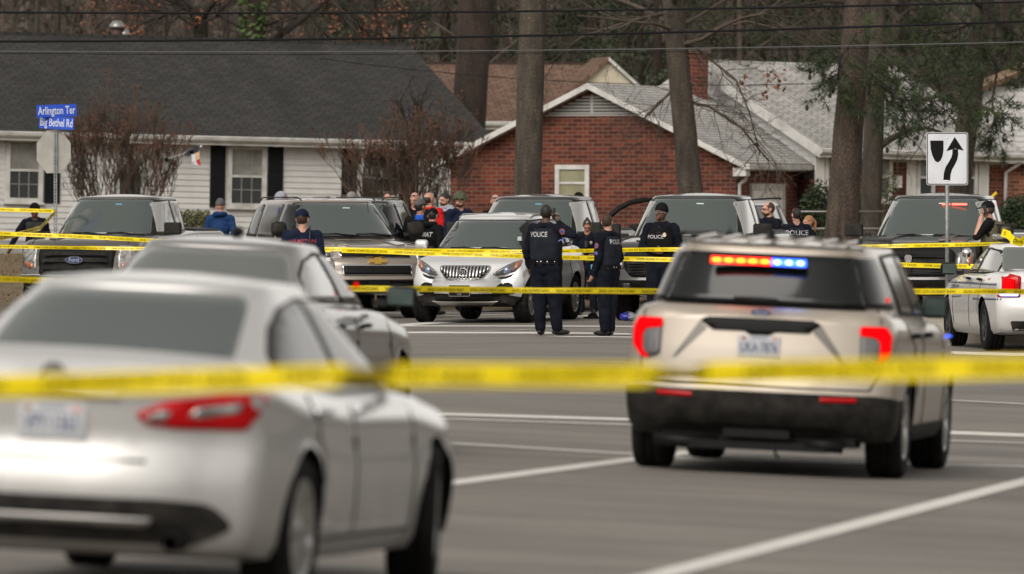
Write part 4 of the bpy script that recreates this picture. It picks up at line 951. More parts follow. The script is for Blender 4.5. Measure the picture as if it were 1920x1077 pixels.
def slab(name, M, pts, th, m, parent):
    """roof slope: pts (x,y) in the plane of M"""
    mb = MB(); n = len(pts); mb.add([(x, y, 0) for x, y in pts]+[(x, y, -th) for x, y in pts], [tuple(range(n)), tuple(range(2*n-1, n-1, -1))]+[(k, k+n, (k+1) % n+n, (k+1) % n) for k in range(n)], 0, False)
    o = mb.build(name, m, fix=True); o.parent = parent; o.matrix_local = M; return o
def plane_M(o, xd, yd):
    xd = Vector(xd).normalized(); yd = Vector(yd); yd = (yd-xd*yd.dot(xd)).normalized(); z = xd.cross(yd)
    return Matrix.Translation(o)@Matrix((xd, yd, z)).transposed().to_4x4()
def clap(name, x0, x1, z0, z1, m, parent, board=.13, y=0, top=None):
    mb = MB(); n = int((z1-z0)/board); prof = []
    for k in range(n+1):
        z = z0+k*board; zt = min(z+board, z1)
        prof += [(y-.022, z), (y-.002, zt)]
    vs = []; 
    for yy, z in prof:
        a, b = (x0, x1) if top is None else top(z)
        vs += [(a, yy, z), (b, yy, z)]
    mb.add(vs, [(2*i, 2*i+1, 2*i+3, 2*i+2) for i in range(len(prof)-1)], 0, False)
    return mb.build(name, m, parent)
GBAR = mat('dull_glazing_bar', (.24, .235, .22), .6)
def window(parent, x0, x1, z0, z1, y=-.02, cols=3, rows=2, frame=.09, glass=(None, None), trim=None, sill=True):
    trim = trim or FASC
    e = bpy.data.objects.new('window', None); COL.objects.link(e); e.parent = parent
    mb = MB(); f = frame; zm = (z0+z1)/2
    mb.box((x0-f, y-.06, z0-f), (x0, y, z1+f)); mb.box((x1, y-.06, z0-f), (x1+f, y, z1+f)); mb.box((x0, y-.06, z1), (x1, y, z1+f)); mb.box((x0, y-.06, z0-f), (x1, y, z0))
    mb.box((x0, y-.045, zm-.025), (x1, y-.0, zm+.025)); mb.build('frame', trim, e)
    for i, (a, b) in enumerate(((z0, zm-.025), (zm+.025, z1))):
        g = MB(); g.box((x0, y-.02, a), (x1, y-.005, b)); g.build('pane', glass[i] or WGL, e)
    if cols:
        mu = MB()
        for k in range(1, cols):
            x = x0+(x1-x0)*k/cols; mu.box((x-.009, y-.034, z0), (x+.009, y-.021, z1))
        for a, b in ((z0, zm), (zm, z1)):
            for k in range(1, rows): z = a+(b-a)*k/rows; mu.box((x0, y-.032, z-.009), (x1, y-.0215, z+.009))
        mu.build('glazing_bars', GBAR, e)
    if sill: s_ = MB(); s_.box((x0-f-.03, y-.10, z0-f-.04), (x1+f+.03, y, z0-f)); s_.build('sill', trim, e)
    return e
def shutter(parent, x0, x1, z0, z1, m=SHUT, y=-.025):
    mb = MB(); mb.box((x0, y-.03, z0), (x0+.04, y, z1)); mb.box((x1-.04, y-.03, z0), (x1, y, z1)); mb.box((x0, y-.03, z0), (x1, y, z0+.05)); mb.box((x0, y-.03, z1-.05), (x1, y, z1)); mb.box((x0, y-.028, (z0+z1)/2-.03), (x1, y, (z0+z1)/2+.03))
    n = int((z1-z0)/.045)
    for k in range(n): z = z0+(z1-z0)*k/n; mb.box((x0+.04, y-.02, z), (x1-.04, y-.006, z+.03), M=None)
    mb.box((x0, y-.006, z0), (x1, y, z1)); return mb.build('shutter', m, parent)
def gable_roof(parent, m, x0, x1, ze, zr, half, over=.4, th=.07, both=True, name='roof'):
    """ridge along x at y=half; front eave at y=-over"""
    pit = (zr-ze)/half; L = math.hypot(half+over, (half+over)*pit)
    slab(name, plane_M((x0, -over, ze-over*pit), (1, 0, 0), (0, 1, pit)), [(0, 0), (x1-x0, 0), (x1-x0, L), (0, L)], th, m, parent)
    if both: slab(name, plane_M((x1, 2*half+over, ze-over*pit), (-1, 0, 0), (0, -1, pit)), [(0, 0), (x1-x0, 0), (x1-x0, L), (0, L)], th, m, parent)
    rc = MB(); rc.box((x0, half-.10, zr-.04), (x1, half+.10, zr+.025)); rc.build('ridge_cap', m, parent)
def gutter(parent, x0, x1, y, z, m=FASC):
    mb = MB(); mb.loft([[Vector((x, y+a, z+b)) for a, b in ((0, -.16), (0, 0), (-.02, .0), (-.12, .0), (-.13, -.02), (-.11, -.09), (-.06, -.13))] for x in (x0, x1)], sm=False)
    mb.box((x0, y, z-.20), (x1, y+.03, z-.02)); return mb.build('gutter', m, parent)
def wall_x(C, u, px):
    """local x on the wall line through C (direction u) under photo column px"""
    k = (px-960)/FPX; return (k*C[1]-C[0])/(u[0]-k*u[1])
# ---- white-sided house
a_ = R(24); u1 = (math.cos(a_), math.sin(a_)); C1 = at(895, 0, 193); C1.z = 0
h1 = empty('white_sided_house', label='white-sided house with dark shingle roof and black shutters on the left', cat='house')
Z0 = .62; placeM(h1, (C1.x, C1.y, Z0), u1, tilt=-.019)
def hz(px, py, C=C1, u=u1, base=Z0, tl=-.019):
    x = wall_x(C, u, px); d = C.y+u[1]*x; return (x, CAMZ+(HZ-py)/FPX*d-base-tl*x)
clap('wall', -22, 0, .25, 2.72, SIDING, h1)
mb = MB(); mb.box((-22, -.01, -1), (-.02, .02, .26)); mb.build('foundation', mat('foundation_concrete', (.35, .34, .32), .9, noise_=(3, (.28, .27, .25), .4, .6)), h1)
mb = MB(); mb.box((-21.9, .001, .25), (-.05, .12, 2.7)); mb.box((-.06, .0, -.8), (0, 9.6, 2.72)); mb.box((-.14, -.03, 0.2), (.03, .1, 2.70)); mb.build('side_wall', SIDING, h1)
gable_roof(h1, SHD, -22, .30, 2.80, 4.98, 4.8)
gutter(h1, -22, .42, -.42, 2.66)
mb = MB(); mb.box((-22, -.40, 2.50), (.28, -.02, 2.53)); mb.build('soffit', FASC, h1)
mb = MB(); mb.tube([(.06, -.40, 2.52), (.02, -.1, 2.35), (.0, -.06, 2.2), (.0, -.06, .3)], .045, n=6); mb.build('downspout', FASC, h1)
for (xa, xb, ya, yb, sh) in ((14, 68, 267, 371, (-1, 1)), (430, 487, 280, 381, (-1, 1)), (676, 736, 283, 384, (-1, 1))):
    X0, zt = hz(xa, ya); X1, _ = hz(xb, ya); _, zb = hz(xa, yb)
    window(h1, X0, X1, zb, zt, glass=(WGL, WGLU), frame=.10)
    for s_, w_ in ((-1, .36), (1, .36)):
        if s_ > 0: shutter(h1, X1+.15, X1+.15+w_, zb-.1, zt+.13)
        elif xa != 14: shutter(h1, X0-.15-w_, X0-.15, zb-.1, zt+.13)
X0, zt = hz(212, 272); X1, _ = hz(268, 272)
mb = MB(); mb.box((X0-.12, -.06, .3), (X1+.12, -.015, zt+.12)); d_ = mb.build('front_door', FASC, h1)
mb = MB(); mb.box((X0, -.075, .35), (X1, -.058, zt)); mb.build('door_panel', mat('grey_green_door', (.34, .38, .36), .5), d_)
mb = MB(); mb.add([((X0+X1)/2+p[0], -.085, 1.5+p[1]) for p in oval(.24, .62)], [tuple(range(24))], 0, False); mb.build('oval_glass', WGL, d_)
mb = MB(); mb.tube([(X1-.06, -.09, 1.25), (X1-.06, -.13, 1.25)], .03, n=8); mb.build('handle', CHROME, d_)
# roof vents on the white house
for px, z0_, hh, rr_ in ((188, 4.80, .42, .12), (203, 4.80, .25, .08)):
    x = wall_x(C1, u1, px)+2.25; mb = MB(); mb.lathe([(0, 0), (rr_, 0), (rr_, hh), (0, hh)], 'z', 12, c=(x, 5.0, z0_)); o = mb.build('roof_vent', mat('dark_red_flue', (.07, .03, .025), .7), h1)
    mb = MB(); mb.lathe([(0, hh+.12), (rr_*.8, hh+.11), (rr_*1.5, hh), (rr_*1.5, hh-.06), (0, hh-.06)], 'z', 12, c=(x, 5.0, z0_)); mb.build('cap', BRUSH, o)
# ---- brick garage wing and main house
h2 = empty('brick_house', label='red brick house with white-trimmed gable and grey shingle roof in the middle', cat='house')
K = at(1380, 0, 186); b_ = R(19); u2 = (math.cos(b_), -math.sin(b_)); Zb = .42
placeM(h2, (K.x, K.y, Zb), u2)     # local x: right along the gable wall (ends at 0), y: away along the garage wall
gw = 6.6; ez = 2.42; az = 4.02
def zg(x): return ez+(az-ez)*(1-abs(x+gw/2)/(gw/2))
mb = MB(); mb.prism([(-gw, -.6), (0, -.6), (0, ez), (-gw/2, az), (-gw, ez)], 0, .2); mb.build('wall', BRICK, h2, fix=True)
gs = empty('side', (0, 0, 0)); bpy.data.objects.remove(gs)
mb = MB(); mb.box((0, -.2, -.6), (6.4, 0, ez)); o = mb.build('garage_wall', BRICK, h2); o.matrix_local = Matrix.Translation((-.2, .2, 0))@Matrix.Rotation(R(90), 4, 'Z')
o.matrix_local = Matrix.Translation((-.203, .203, 0))@Matrix.Rotation(R(90), 4, 'Z')
pit2 = (az-ez)/(gw/2); ov = .32; Ls = math.hypot(gw/2+ov, (gw/2+ov)*pit2)
slab('roof', plane_M((ov, -.35, ez-ov*pit2+.1), (0, 1, 0), (-1, 0, pit2)), [(0, 0), (7.5, 0), (7.5, Ls), (0, Ls)], .08, SHG, h2)
slab('roof', plane_M((-gw-ov, 7.1, ez-ov*pit2+.1), (0, -1, 0), (1, 0, pit2)), [(0, 0), (7.45, 0), (7.45, Ls), (0, Ls)], .08, SHG, h2)
for sx in (0, 1):    # rake boards
    x0 = (ov if sx else -gw-ov); x1 = -gw/2; mb = MB()
    mb.prism([(x0, ez-ov*pit2-.04), (x0, ez-ov*pit2+.09), (x1, az+.10), (x1, az-.03)], -.37, -.33); mb.build('rake_board', FASC, h2, fix=True)
    mb = MB(); mb.prism([(x0, ez-ov*pit2-.03), (x0, ez-ov*pit2-.0), (x1, az+.01), (x1, az-.02)], -.33, -.002); mb.build('soffit', FASC, h2, fix=True)
mb = MB(); mb.box((.0+.02, -.3, ez-.34), (ov, .0, ez-.16)); mb.box((.02, 0, ez-.22), (ov-.02, 6, ez-.19)); mb.build('eave_return', FASC, h2)
mb = MB()      # louvred vent under the apex
mb.prism([(-gw/2-1.05, az-.58), (-gw/2+1.05, az-.58), (-gw/2, az-.12)], -.012, 0); mb.build('gable_vent_back', mat('vent_shadow', (.05, .05, .05), .8), h2, fix=True)
mb = MB()
for k in range(6):
    z = az-.57+k*.07; w_ = 1.05*(1-k*.07/.46)-.03
    if w_ > .05: mb.box((-gw/2-w_, -.04, z), (-gw/2+w_, -.013, z+.035))
mb.box((-gw/2-.03, -.045, az-.58), (-gw/2+.03, -.014, az-.15)); mb.box((-gw/2-1.1, -.03, az-.62), (-gw/2+1.1, -.002, az-.585)); mb.build('gable_vent', mat('grey_louvre', (.33, .32, .30), .6), h2)
X0 = wall_x(K, u2, 1050); X1 = wall_x(K, u2, 1098); dw = K.y+u2[1]*X0
window(h2, X0, X1, CAMZ+(HZ-369)/FPX*dw-Zb-.0, CAMZ+(HZ-318)/FPX*dw-Zb, glass=(YELC, YELC), cols=0, frame=.10, sill=False, y=-.005)
g2 = MB(); xg0, xg1 = 1.0, 3.6      # along the garage wall
def gwall(name, a, b, z0, z1, y0, y1, m, parent):
    mb = MB(); mb.box((y0, a, z0), (y1, b, z1)); return mb.build(name, m, parent)
gd = gwall('garage_door', 1.1, 3.35, -.3, 1.78, .0, .03, mat('garage_door_paint', (.78, .76, .71), .5), h2)
for z in (.4, .85, 1.3): gwall('door_groove', 1.12, 3.33, z, z+.02, .031, .036, mat('vent_shadow', (0, 0, 0)), gd)
for a, b, z0, z1 in ((.98, 1.1, -.3, 1.92), (3.35, 3.47, -.3, 1.92), (1.1, 3.35, 1.78, 1.92)): gwall('door_trim', a, b, z0, z1, .0, .06, FASC, gd)
mb = MB(); mb.tube([(.22, .05, ez-.28), (.2, .06, ez-.42), (.06, .08, ez-.52), (.05, .08, 0)], .045, n=6); mb.build('downspout', FASC, h2)
mb = MB(); mb.box((ov-.02, -.35, ez-.19), (ov+.10, 6.2, ez-.07)); mb.build('gutter', FASC, h2)
# main house behind
h3 = empty('brick_main_house', label='long brick house with pale grey roof and white shutters on the right', cat='house')
c_ = R(28); u3 = (math.cos(c_), math.sin(c_)); C3 = at(1535, 0, 190); C3.z = 0; Z3 = .55; tl3 = -.02
placeM(h3, (C3.x, C3.y, Z3), u3, tilt=tl3)
def hz3(px, py):
    x = wall_x(C3, u3, px); d = C3.y+u3[1]*x; return (x, CAMZ+(HZ-py)/FPX*d-Z3-tl3*x)
L3 = wall_x(C3, u3, 1886)
mb = MB(); mb.box((0, 0, -.8), (L3, .2, 2.62)); mb.build('wall', BRICK, h3)
gable_roof(h3, SHG, -.25, L3+.3, 2.72, 4.62, 5.4, over=.45)
gutter(h3, -.3, L3+.3, -.47, 2.58)
mb = MB(); mb.box((-.2, -.44, 2.40), (L3+.2, -.0, 2.44)); mb.build('soffit', mat('cream_trim', (.50, .46, .38), .6), h3)
mb = MB(); mb.box((-.0, -.03, 2.32), (L3, -.003, 2.40)); mb.build('frieze_board', mat('cream_trim', (0, 0, 0)), h3)
# siding gable end facing left
ge = bpy.data.objects.new('gable_end', None); COL.objects.link(ge); ge.parent = h3; ge.matrix_local = Matrix.Translation((0, 10.8, 0))@Matrix.Rotation(R(-90), 4, 'Z')
def tp(z):
    k = max(0, min(1, (z-2.6)/(4.55-2.6))); return (5.4*k, 10.8-5.4*k)
clap('siding', 0, 10.8, 1.9, 4.5, SIDING, ge, top=lambda z: tp(z) if z > 2.6 else (0, 10.8))
for sgn in (0, 1):
    xa, xb = (11.25, 5.4) if sgn else (-.45, 5.4); mb = MB(); mb.prism([(xa, 2.36), (xa, 2.58), (xb, 4.60), (xb, 4.38)], -.28, -.24); mb.build('rake_board', FASC, ge, fix=True)
mb = MB(); mb.box((.05, -.26, -1), (10.8, -.02+.3, 1.9)); mb.build('brick_side', BRICK, ge)
for (xa, xb, ya, yb) in ((1548, 1562, 292, 372), (1648, 1662, 292, 372), (1720, 1742, 300, 366), (1800, 1822, 300, 366)):
    X0, zt = hz3(xa, ya); X1, _ = hz3(xb, ya); _, zb = hz3(xa, yb)
    window(h3, X0, X1, zb, zt, glass=(WGL, WGLU), cols=0, frame=.08)
    if xa in (1548, 1720): shutter(h3, X0-.34, X0-.10, zb-.05, zt+.08, WHITE)
    if xa in (1548, 1800): shutter(h3, X1+.12, X1+.38, zb-.05, zt+.08, WHITE)
X0, z_ = hz3(1672, 352); mb = MB(); mb.box((X0, -.16, z_), (X0+.14, 0, z_+.26)); mb.build('mail_box', FASC, h3)
X0, _ = hz3(1880, 300); mb = MB(); mb.tube([(X0+.3, -.5, 2.5), (X0+.12, -.3, 2.3), (X0, -.08, 2.15), (X0, -.08, -.2)], .045, n=6); mb.build('downspout', FASC, h3)
mb = MB(); P_ = h3.matrix_world.inverted()@at(1297, 212, 193.0)
mb.box((P_.x-.24, P_.y-.3, P_.z-1), (P_.x+.24, P_.y+.3, P_.z+1.35)); o = mb.build('chimney', BRICK, h3)
mb = MB(); mb.box((P_.x-.28, P_.y-.34, P_.z+1.35), (P_.x+.28, P_.y+.34, P_.z+1.45)); mb.build('chimney_cap', mat('cap_stone', (.12, .085, .07), .85), o)
mb = MB(); mb.box((P_.x-.27, P_.y-.33, P_.z-.6), (P_.x+.27, P_.y+.33, P_.z+.12)); mb.build('flashing', TRIM, o)
# houses behind
def back_house(name, label, px0, px1, d, z0, ze, zr, half, yaw, wm, rm, gabl=None, tilt=0, win=()):
    u = (math.cos(yaw), math.sin(yaw)); C = at(px0, 0, d); h = empty(name, label=label, cat='house'); placeM(h, (C.x, C.y, z0), u, tilt=tilt)
    L = wall_x(C, u, px1); mb = MB(); mb.box((0, 0, -1), (L, .15, ze)); mb.box((.001, .15, -1), (.15, 2*half, ze)); mb.box((L-.151, .15, -1), (L-.001, 2*half, ze)); mb.build('wall', wm, h)
    gable_roof(h, rm, -.3, L+.3, ze+.08, zr, half, over=.4); gutter(h, -.3, L+.3, -.42, ze-.02)
    for e_ in (0, 1):
        xx = L-.14 if e_ else .14; mb = MB(); mb.prism([(0, ze-.1), (2*half, ze-.1), (half, zr-.08)], 0, .1); o = mb.build('gable_end', wm, h, fix=True); o.matrix_local = Matrix.Translation((xx, 0, 0))@Matrix.Rotation(R(90), 4, 'Z')
    for (a, b, zz0, zz1) in win: window(h, a, b, zz0, zz1, cols=2)
    return h, L
hb, Lb = back_house('brown_roofed_house', 'cream house with mottled brown shingle roof behind the two front houses', 770, 1120, 214, .9, 3.10, 4.62, 3.6, R(10), CREAM, SHB, win=((1.6, 2.3, 1.5, 2.6), (3.4, 4.1, 1.5, 2.6)))
# small cream dormer gable at its right end
mb = MB(); mb.prism([(Lb-.35, 3.9), (Lb+1.25, 3.9), (Lb+.45, 4.62)], 1.0, 1.2); mb.build('cream_gable', CREAM, hb, fix=True)
for s_ in (-1, 1): mb = MB(); mb.prism([(Lb+.45+s_*.95, 3.80), (Lb+.45+s_*.95, 3.9), (Lb+.45, 4.74), (Lb+.45, 4.64)], .85, 3.2); mb.build('gable_roof', FASC if s_ > 0 else SHB, hb, fix=True)
hr, _ = back_house('white_gabled_house', 'white-sided house with tan roof cut off by the right edge, behind the dark bush', 1884, 2350, 197, .6, 2.45, 3.9, 3.2, R(6), BRICK2, SHT, win=((2.2, 3., 1., 2.2),))
mb = MB(); sg = bpy.data.objects.new('white_gable', None); COL.objects.link(sg); sg.parent = hr
clap('siding', -.2, 2.8, 2.35, 4.0, SIDING, sg, y=-.5, top=lambda z: (-.6+max(0, (z-2.9))*.0, 3-max(0, z-2.6)*.8)); 
mb = MB(); mb.box((-.55, -.48, 2.35), (2.6, 0, 3.9)); mb.build('gable_box', SIDING, sg)
mb = MB(); mb.prism([(-.9, 3.78), (-.9, 3.9), (.9, 4.62), (2.9, 3.9), (2.9, 3.78), (.9, 4.5)], -.8, 2.5); mb.build('gable_roof', SHT, sg, fix=True)
back_house('dark_roofed_house', 'small house with dark grey roof at the top left behind the white-sided house', -300, 62, 212, 2.2, 3.3, 3.95, 2.5, R(-8), CREAM, SHD)

# ------------------------------------------------------------------ trees
def barkmat(name, c1, c2, sc_=6):
    def f(t, b, tc, sp):
        mp = t.nodes.new('ShaderNodeMapping'); mp.inputs['Scale'].default_value = (1, 1, .28); t.links.new(tc.outputs['Object'], mp.inputs[0])
        v = t.nodes.new('ShaderNodeTexVoronoi'); v.inputs['Scale'].default_value = sc_*7; v.feature = 'DISTANCE_TO_EDGE'; t.links.new(mp.outputs[0], v.inputs['Vector'])
        n = noise_n(t, mp.outputs[0], sc_, 7); r = t.nodes.new('ShaderNodeValToRGB'); r.color_ramp.elements[0].position = .0; r.color_ramp.elements[1].position = .22
        r.color_ramp.elements[0].color = (*[x*.7 for x in c1], 1); r.color_ramp.elements[1].color = (*c2, 1); t.links.new(v.outputs['Distance'], r.inputs[0])
        o = mixmul(t, r.outputs[0], n.outputs[0], .55, 1.35); t.links.new(o, b.inputs['Base Color'])
        bn = t.nodes.new('ShaderNodeBump'); bn.inputs['Strength'].default_value = .9; bn.inputs['Distance'].default_value = .04; t.links.new(v.outputs['Distance'], bn.inputs['Height']); t.links.new(bn.outputs[0], b.inputs['Normal'])
    return texmat(name, f, .95)
BARKP = barkmat('pine_bark', (.060, .042, .031), (.100, .074, .056), 5); BARKG = barkmat('grey_bark', (.066, .054, .041), (.105, .086, .066), 7)
BARKD = barkmat('dark_bark', (.032, .021, .015), (.056, .038, .028), 6); BARKB = mat('bare_branch_bark', (.060, .046, .036), .9, noise_=(3, (.10, .078, .062), .4, .6))
BARKS = mat('dark_branch_bark', (.035, .028, .022), .9); MYRT = mat('myrtle_bark', (.125, .075, .052), .9, noise_=(2, (.065, .05, .035), .4, .6))
MYRH = mat('myrtle_seed_heads', (.11, .038, .022), .9)
NEED = mat('pine_needles', (.024, .038, .017), .8, noise_=(1.2, (.065, .085, .034), .4, .65)); NEED2 = mat('dark_needles', (.022, .034, .018), .85, noise_=(.6, (.045, .058, .026), .4, .65))
OAKL = mat('dry_oak_leaves', (.16, .05, .022), .8, noise_=(2, (.23, .09, .042), .4, .6)); IVY = mat('ivy_leaves', (.035, .065, .015), .6, noise_=(4, (.07, .12, .025), .4, .6))
HOLLY = mat('holly_leaves', (.015, .032, .012), .45, noise_=(5, (.045, .075, .025), .45, .65)); HEDGE = mat('hedge_leaves', (.05, .058, .02), .6, noise_=(5, (.10, .095, .03), .4, .6))
BROWN = mat('woodland_brush', (.050, .040, .032), .95, noise_=(.25, (.105, .084, .068), .35, .65)); BROWN2 = mat('woodland_dark', (.028, .026, .020), .95, noise_=(.2, (.05, .045, .034), .35, .65))
rnd = random.Random(11)
def rv(k=1.): return Vector((rnd.uniform(-k, k), rnd.uniform(-k, k), rnd.uniform(-k, k)))
def grow(mb, p, d, L, r, depth, tips, up=.15, wig=.25, spread=.6, kids_=(2, 4), n=4, shrink=.62, minr=.004):
    """one branch with children along it"""
    steps = 4; pts = [p.copy()]; rr = [r]; q = p.copy(); dd = d.normalized()
    for k in range(steps):
        dd = (dd+rv(wig)*.6+Vector((0, 0, up))*.3).normalized(); q = q+dd*L/steps; pts.append(q.copy()); rr.append(max(minr, r*(1-.72*(k+1)/steps)))
    mb.tube(pts, rr, n=n, cap=False)
    if depth <= 0: tips.append((q.copy(), dd.copy())); return
    for k in range(rnd.randint(*kids_)):
        t = rnd.uniform(.3, 1.); i = min(steps-1, int(t*steps)); b = pts[i].lerp(pts[i+1], t*steps-i) if t < 1 else pts[-1]
        nd = (dd+rv(1.).normalized()*spread*1.3+Vector((0, 0, up))).normalized()
        grow(mb, b, nd, L*shrink*rnd.uniform(.7, 1.15), max(minr, rr[i]*.6), depth-1, tips, up, wig, spread, kids_, max(3, n-1), shrink, minr)
def leafcloud(mb, c, rad, n, size, mi=0, flat=1.):
    for _ in range(n):
        d = rv(1.); 
        while d.length > 1: d = rv(1.)
        p = c+Vector((d.x*rad, d.y*rad, d.z*rad*flat)); a = rv(1).normalized(); b = a.orthogonal().normalized(); s_ = size*rnd.uniform(.6, 1.3)
        mb.v += [tuple(p-a*s_*.5), tuple(p+b*s_*.35), tuple(p+a*s_*.6), tuple(p-b*s_*.35)]; k = len(mb.v); mb.f.append((k-4, k-3, k-2, k-1)); mb.m.append(mi); mb.s.append(False)
def needletuft(mb, c, d, L, n):
    for _ in range(n):
        a = (d*.5+rv(1.)).normalized()*L*rnd.uniform(.7, 1.1); s_ = a.orthogonal().normalized()*.007; s_.rotate(Matrix.Rotation(rnd.random()*6.28, 3, a))
        mb.v += [tuple(c-s_), tuple(c+s_), tuple(c+a)]; k = len(mb.v); mb.f.append((k-3, k-2, k-1)); mb.m.append(0); mb.s.append(False)
def trunk(px0, px1, d, w0, w1, m, name, label, ztop=12., group=None, y1=0, cat='tree', limbs=6, limbz=(6.5, 11.5), needles=False, leaves=None, py0=None, lm=None, ll=3.2):
    """px0: column of the trunk at eye level, px1: column at the top edge of the photo"""
    b = at(px0, HZ, d); tp_ = at(px1, 0, d); z0 = float(G(b.x, d))-.15; sl = (tp_-b)/(tp_.z-b.z)
    o = empty(name, (0, 0, 0), label=label, cat=cat, group=group); base = b+sl*(z0-b.z); o.location = base; s0 = w0*d/FPX/2; s1 = w1*d/FPX/2
    mb = MB(); N = 40; rings = []; hh = ztop-z0
    for i in range(N+1):
        t = i/N; z = hh*t; r_ = s0+(s1-s0)*min(1.4, t*hh/(tp_.z-z0)); r_ = max(.05, r_*(1-.25*max(0, t-.6)))+(.25*s0*math.exp(-z/.35)); c = sl*z+Vector((math.sin(z*.5+px0), 0, 0))*.03
        rings.append([c+Vector((math.cos(a), math.sin(a), 0))*(r_*(1+.05*noise.noise(Vector((math.cos(a)*2+px0, math.sin(a)*2, z*1.2))))) for a in np.linspace(0, 2*math.pi, 19)[:-1]])
    mb.loft(rings); mb.build('trunk', m, o)
    br = MB(); tips = []
    for k in range(limbs):
        z = rnd.uniform(*limbz); a = rnd.random()*6.28; p = sl*z
        grow(br, p, Vector((math.cos(a), math.sin(a), .25)), ll*rnd.uniform(.7, 1.2), .06, 2, tips, up=.1, wig=.35, spread=.7)
    if limbs: br.build('branches', lm or BARKS, o)
    if needles and tips:
        nb = MB()
        for p, dd in tips:
            for j in range(5): needletuft(nb, p-dd*.10*j+rv(.05), dd, .21, 17)
        nb.build('needles', NEED, o)
    if leaves:
        lb = MB()
        for p, dd in tips:
            if rnd.random() < leaves[1]: leafcloud(lb, p, .22, leaves[2], .11)
        if lb.v: lb.build('leaves', leaves[0], o)
    return o, sl, base
trunk(872, 888, 199, 66, 62, BARKD, 'pine_tree', 'thick dark trunk rising between the white-sided and the brick house', limbs=5, limbz=(8, 12))
trunk(989, 1003, 165, 52, 50, BARKG, 'pine_tree', 'straight grey-brown trunk before the left half of the brick gable', limbs=6, limbz=(7, 12))
trunk(1296, 1264, 166, 48, 40, BARKG, 'hardwood_tree', 'grey trunk leaning left before the brick chimney', limbs=12, limbz=(3.6, 9), lm=BARKB, ll=2.6)
t4, sl4, b4 = trunk(1582, 1606, 158, 64, 50, BARKP, 'pine_tree', 'widest scaly pine trunk standing before the grey-roofed house', limbs=9, limbz=(5.6, 9), needles=True, ll=2.2)
t5, sl5, b5 = trunk(1633, 1641, 171, 40, 36, BARKG, 'pine_tree', 'slim trunk just right of the widest pine, with one bare side limb', limbs=9, limbz=(5.3, 9), needles=True, ll=2.4)
trunk(1795, 1842, 173, 46, 38, BARKG, 'pine_tree', 'trunk leaning right directly behind the median arrow sign', limbs=9, limbz=(5.2, 9), needles=True, ll=2.3)
mb = MB(); p0 = at(1650, 274, 171)-b5; mb.tube([p0, at(1668, 262, 171)-b5, at(1700, 245, 171)-b5, at(1735, 240, 171)-b5, at(1765, 248, 171)-b5], [.08, .07, .055, .04, .02], n=7); tips = []
for px, py in ((1690, 250), (1712, 243), (1735, 240), (1750, 244), (1765, 248)):
    for q in range(3): grow(mb, at(px, py, 171)-b5, Vector((rnd.uniform(-.2, 1), rnd.uniform(-.5, .5), rnd.uniform(-.9, .6))), .9, .016, 2, tips, up=0, wig=.5)
mb.build('bare_limb', BARKB, t5)
# low pine boughs hanging in front of the grey roof
def bough(parent, base, pts, d, n=26, ln=.55):
    mb = MB(); nb = MB(); P = [at(x, y, d)-base for x, y in pts]; mb.tube(P, [.035*(1-.7*i/len(P)) for i in range(len(P))], n=5); tips = []
    for k in range(n):
        i = rnd.randrange(len(P)-1); b = P[i].lerp(P[i+1], rnd.random()); grow(mb, b, (P[i+1]-P[i]).normalized()+rv(1.1), ln, .012, 1, tips, up=.0, wig=.4)
    for p, dd in tips:
        for j in range(3): needletuft(nb, p-dd*.09*j, dd, .2, 15)
    cns = [p for p, dd in tips[::9]]
    mb.build('bough', BARKS, parent); nb.build('needles', NEED, parent); [(lambda q: (q.ell(c-Vector((0, 0, .12)), (.035, .035, .06), n=6, m=4), q.build('pine_cone', BARKS, parent)))(MB()) for c in cns]
bough(t4, b4, [(1600, 100), (1640, 150), (1680, 185), (1730, 190), (1790, 175)], 157, 34, .7)
bough(t4, b4, [(1605, 60), (1575, 110), (1570, 150)], 157, 20)
bough(t5, b5, [(1640, 90), (1690, 130), (1740, 150), (1760, 140)], 170, 26, .7)
bough(t5, b5, [(1640, 150), (1665, 190), (1700, 215)], 170, 14, .5)
t6 = [o for o in bpy.data.objects if o.get('label', '').startswith('trunk leaning right directly')][0]
bough(t6, Vector(t6.location), [(1835, 60), (1870, 130), (1860, 190), (1868, 240)], 172, 26, .5)
bough(t6, Vector(t6.location), [(1840, 20), (1900, 60), (1960, 100)], 172, 26, .8)
bough(t6, Vector(t6.location), [(1835, 40), (1780, 60), (1740, 55)], 172, 20, .7)
# twiggy drooping hardwood branches with last red leaves over the roofs
t3 = [o for o in bpy.data.objects if o.get('label', '').startswith('grey trunk leaning left')][0]; b3 = Vector(t3.location)
mb = MB(); lb = MB(); tips = []
for pts in ([(1270, 60), (1330, 110), (1380, 150), (1405, 210), (1425, 290)], [(1272, 100), (1320, 60), (1400, 40), (1480, 60)], [(1280, 150), (1240, 190), (1200, 230)], [(1268, 20), (1180, 40), (1090, 70), (1030, 120)], [(1285, 190), (1330, 200), (1390, 240), (1440, 300)]):
    P = [at(x, y, 166)-b3 for x, y in pts]; mb.tube(P, [.034, .028, .022, .017, .012][:len(P)], n=5)
    for k in range(16):
        i = rnd.randrange(len(P)-1); grow(mb, P[i].lerp(P[i+1], rnd.random()), (P[i+1]-P[i]).normalized()+rv(1.), .9, .012, 2, tips, up=-.05, wig=.5)
mb.build('bare_branches', BARKB, t3)
for px, py in ((1440, 150), (1460, 165), (1430, 175), (1448, 145), (1395, 155), (1465, 142)): leafcloud(lb, at(px, py, 165)-b3, .13, 6, .12, flat=1.2)
lb.build('dry_leaves', OAKL, t3)
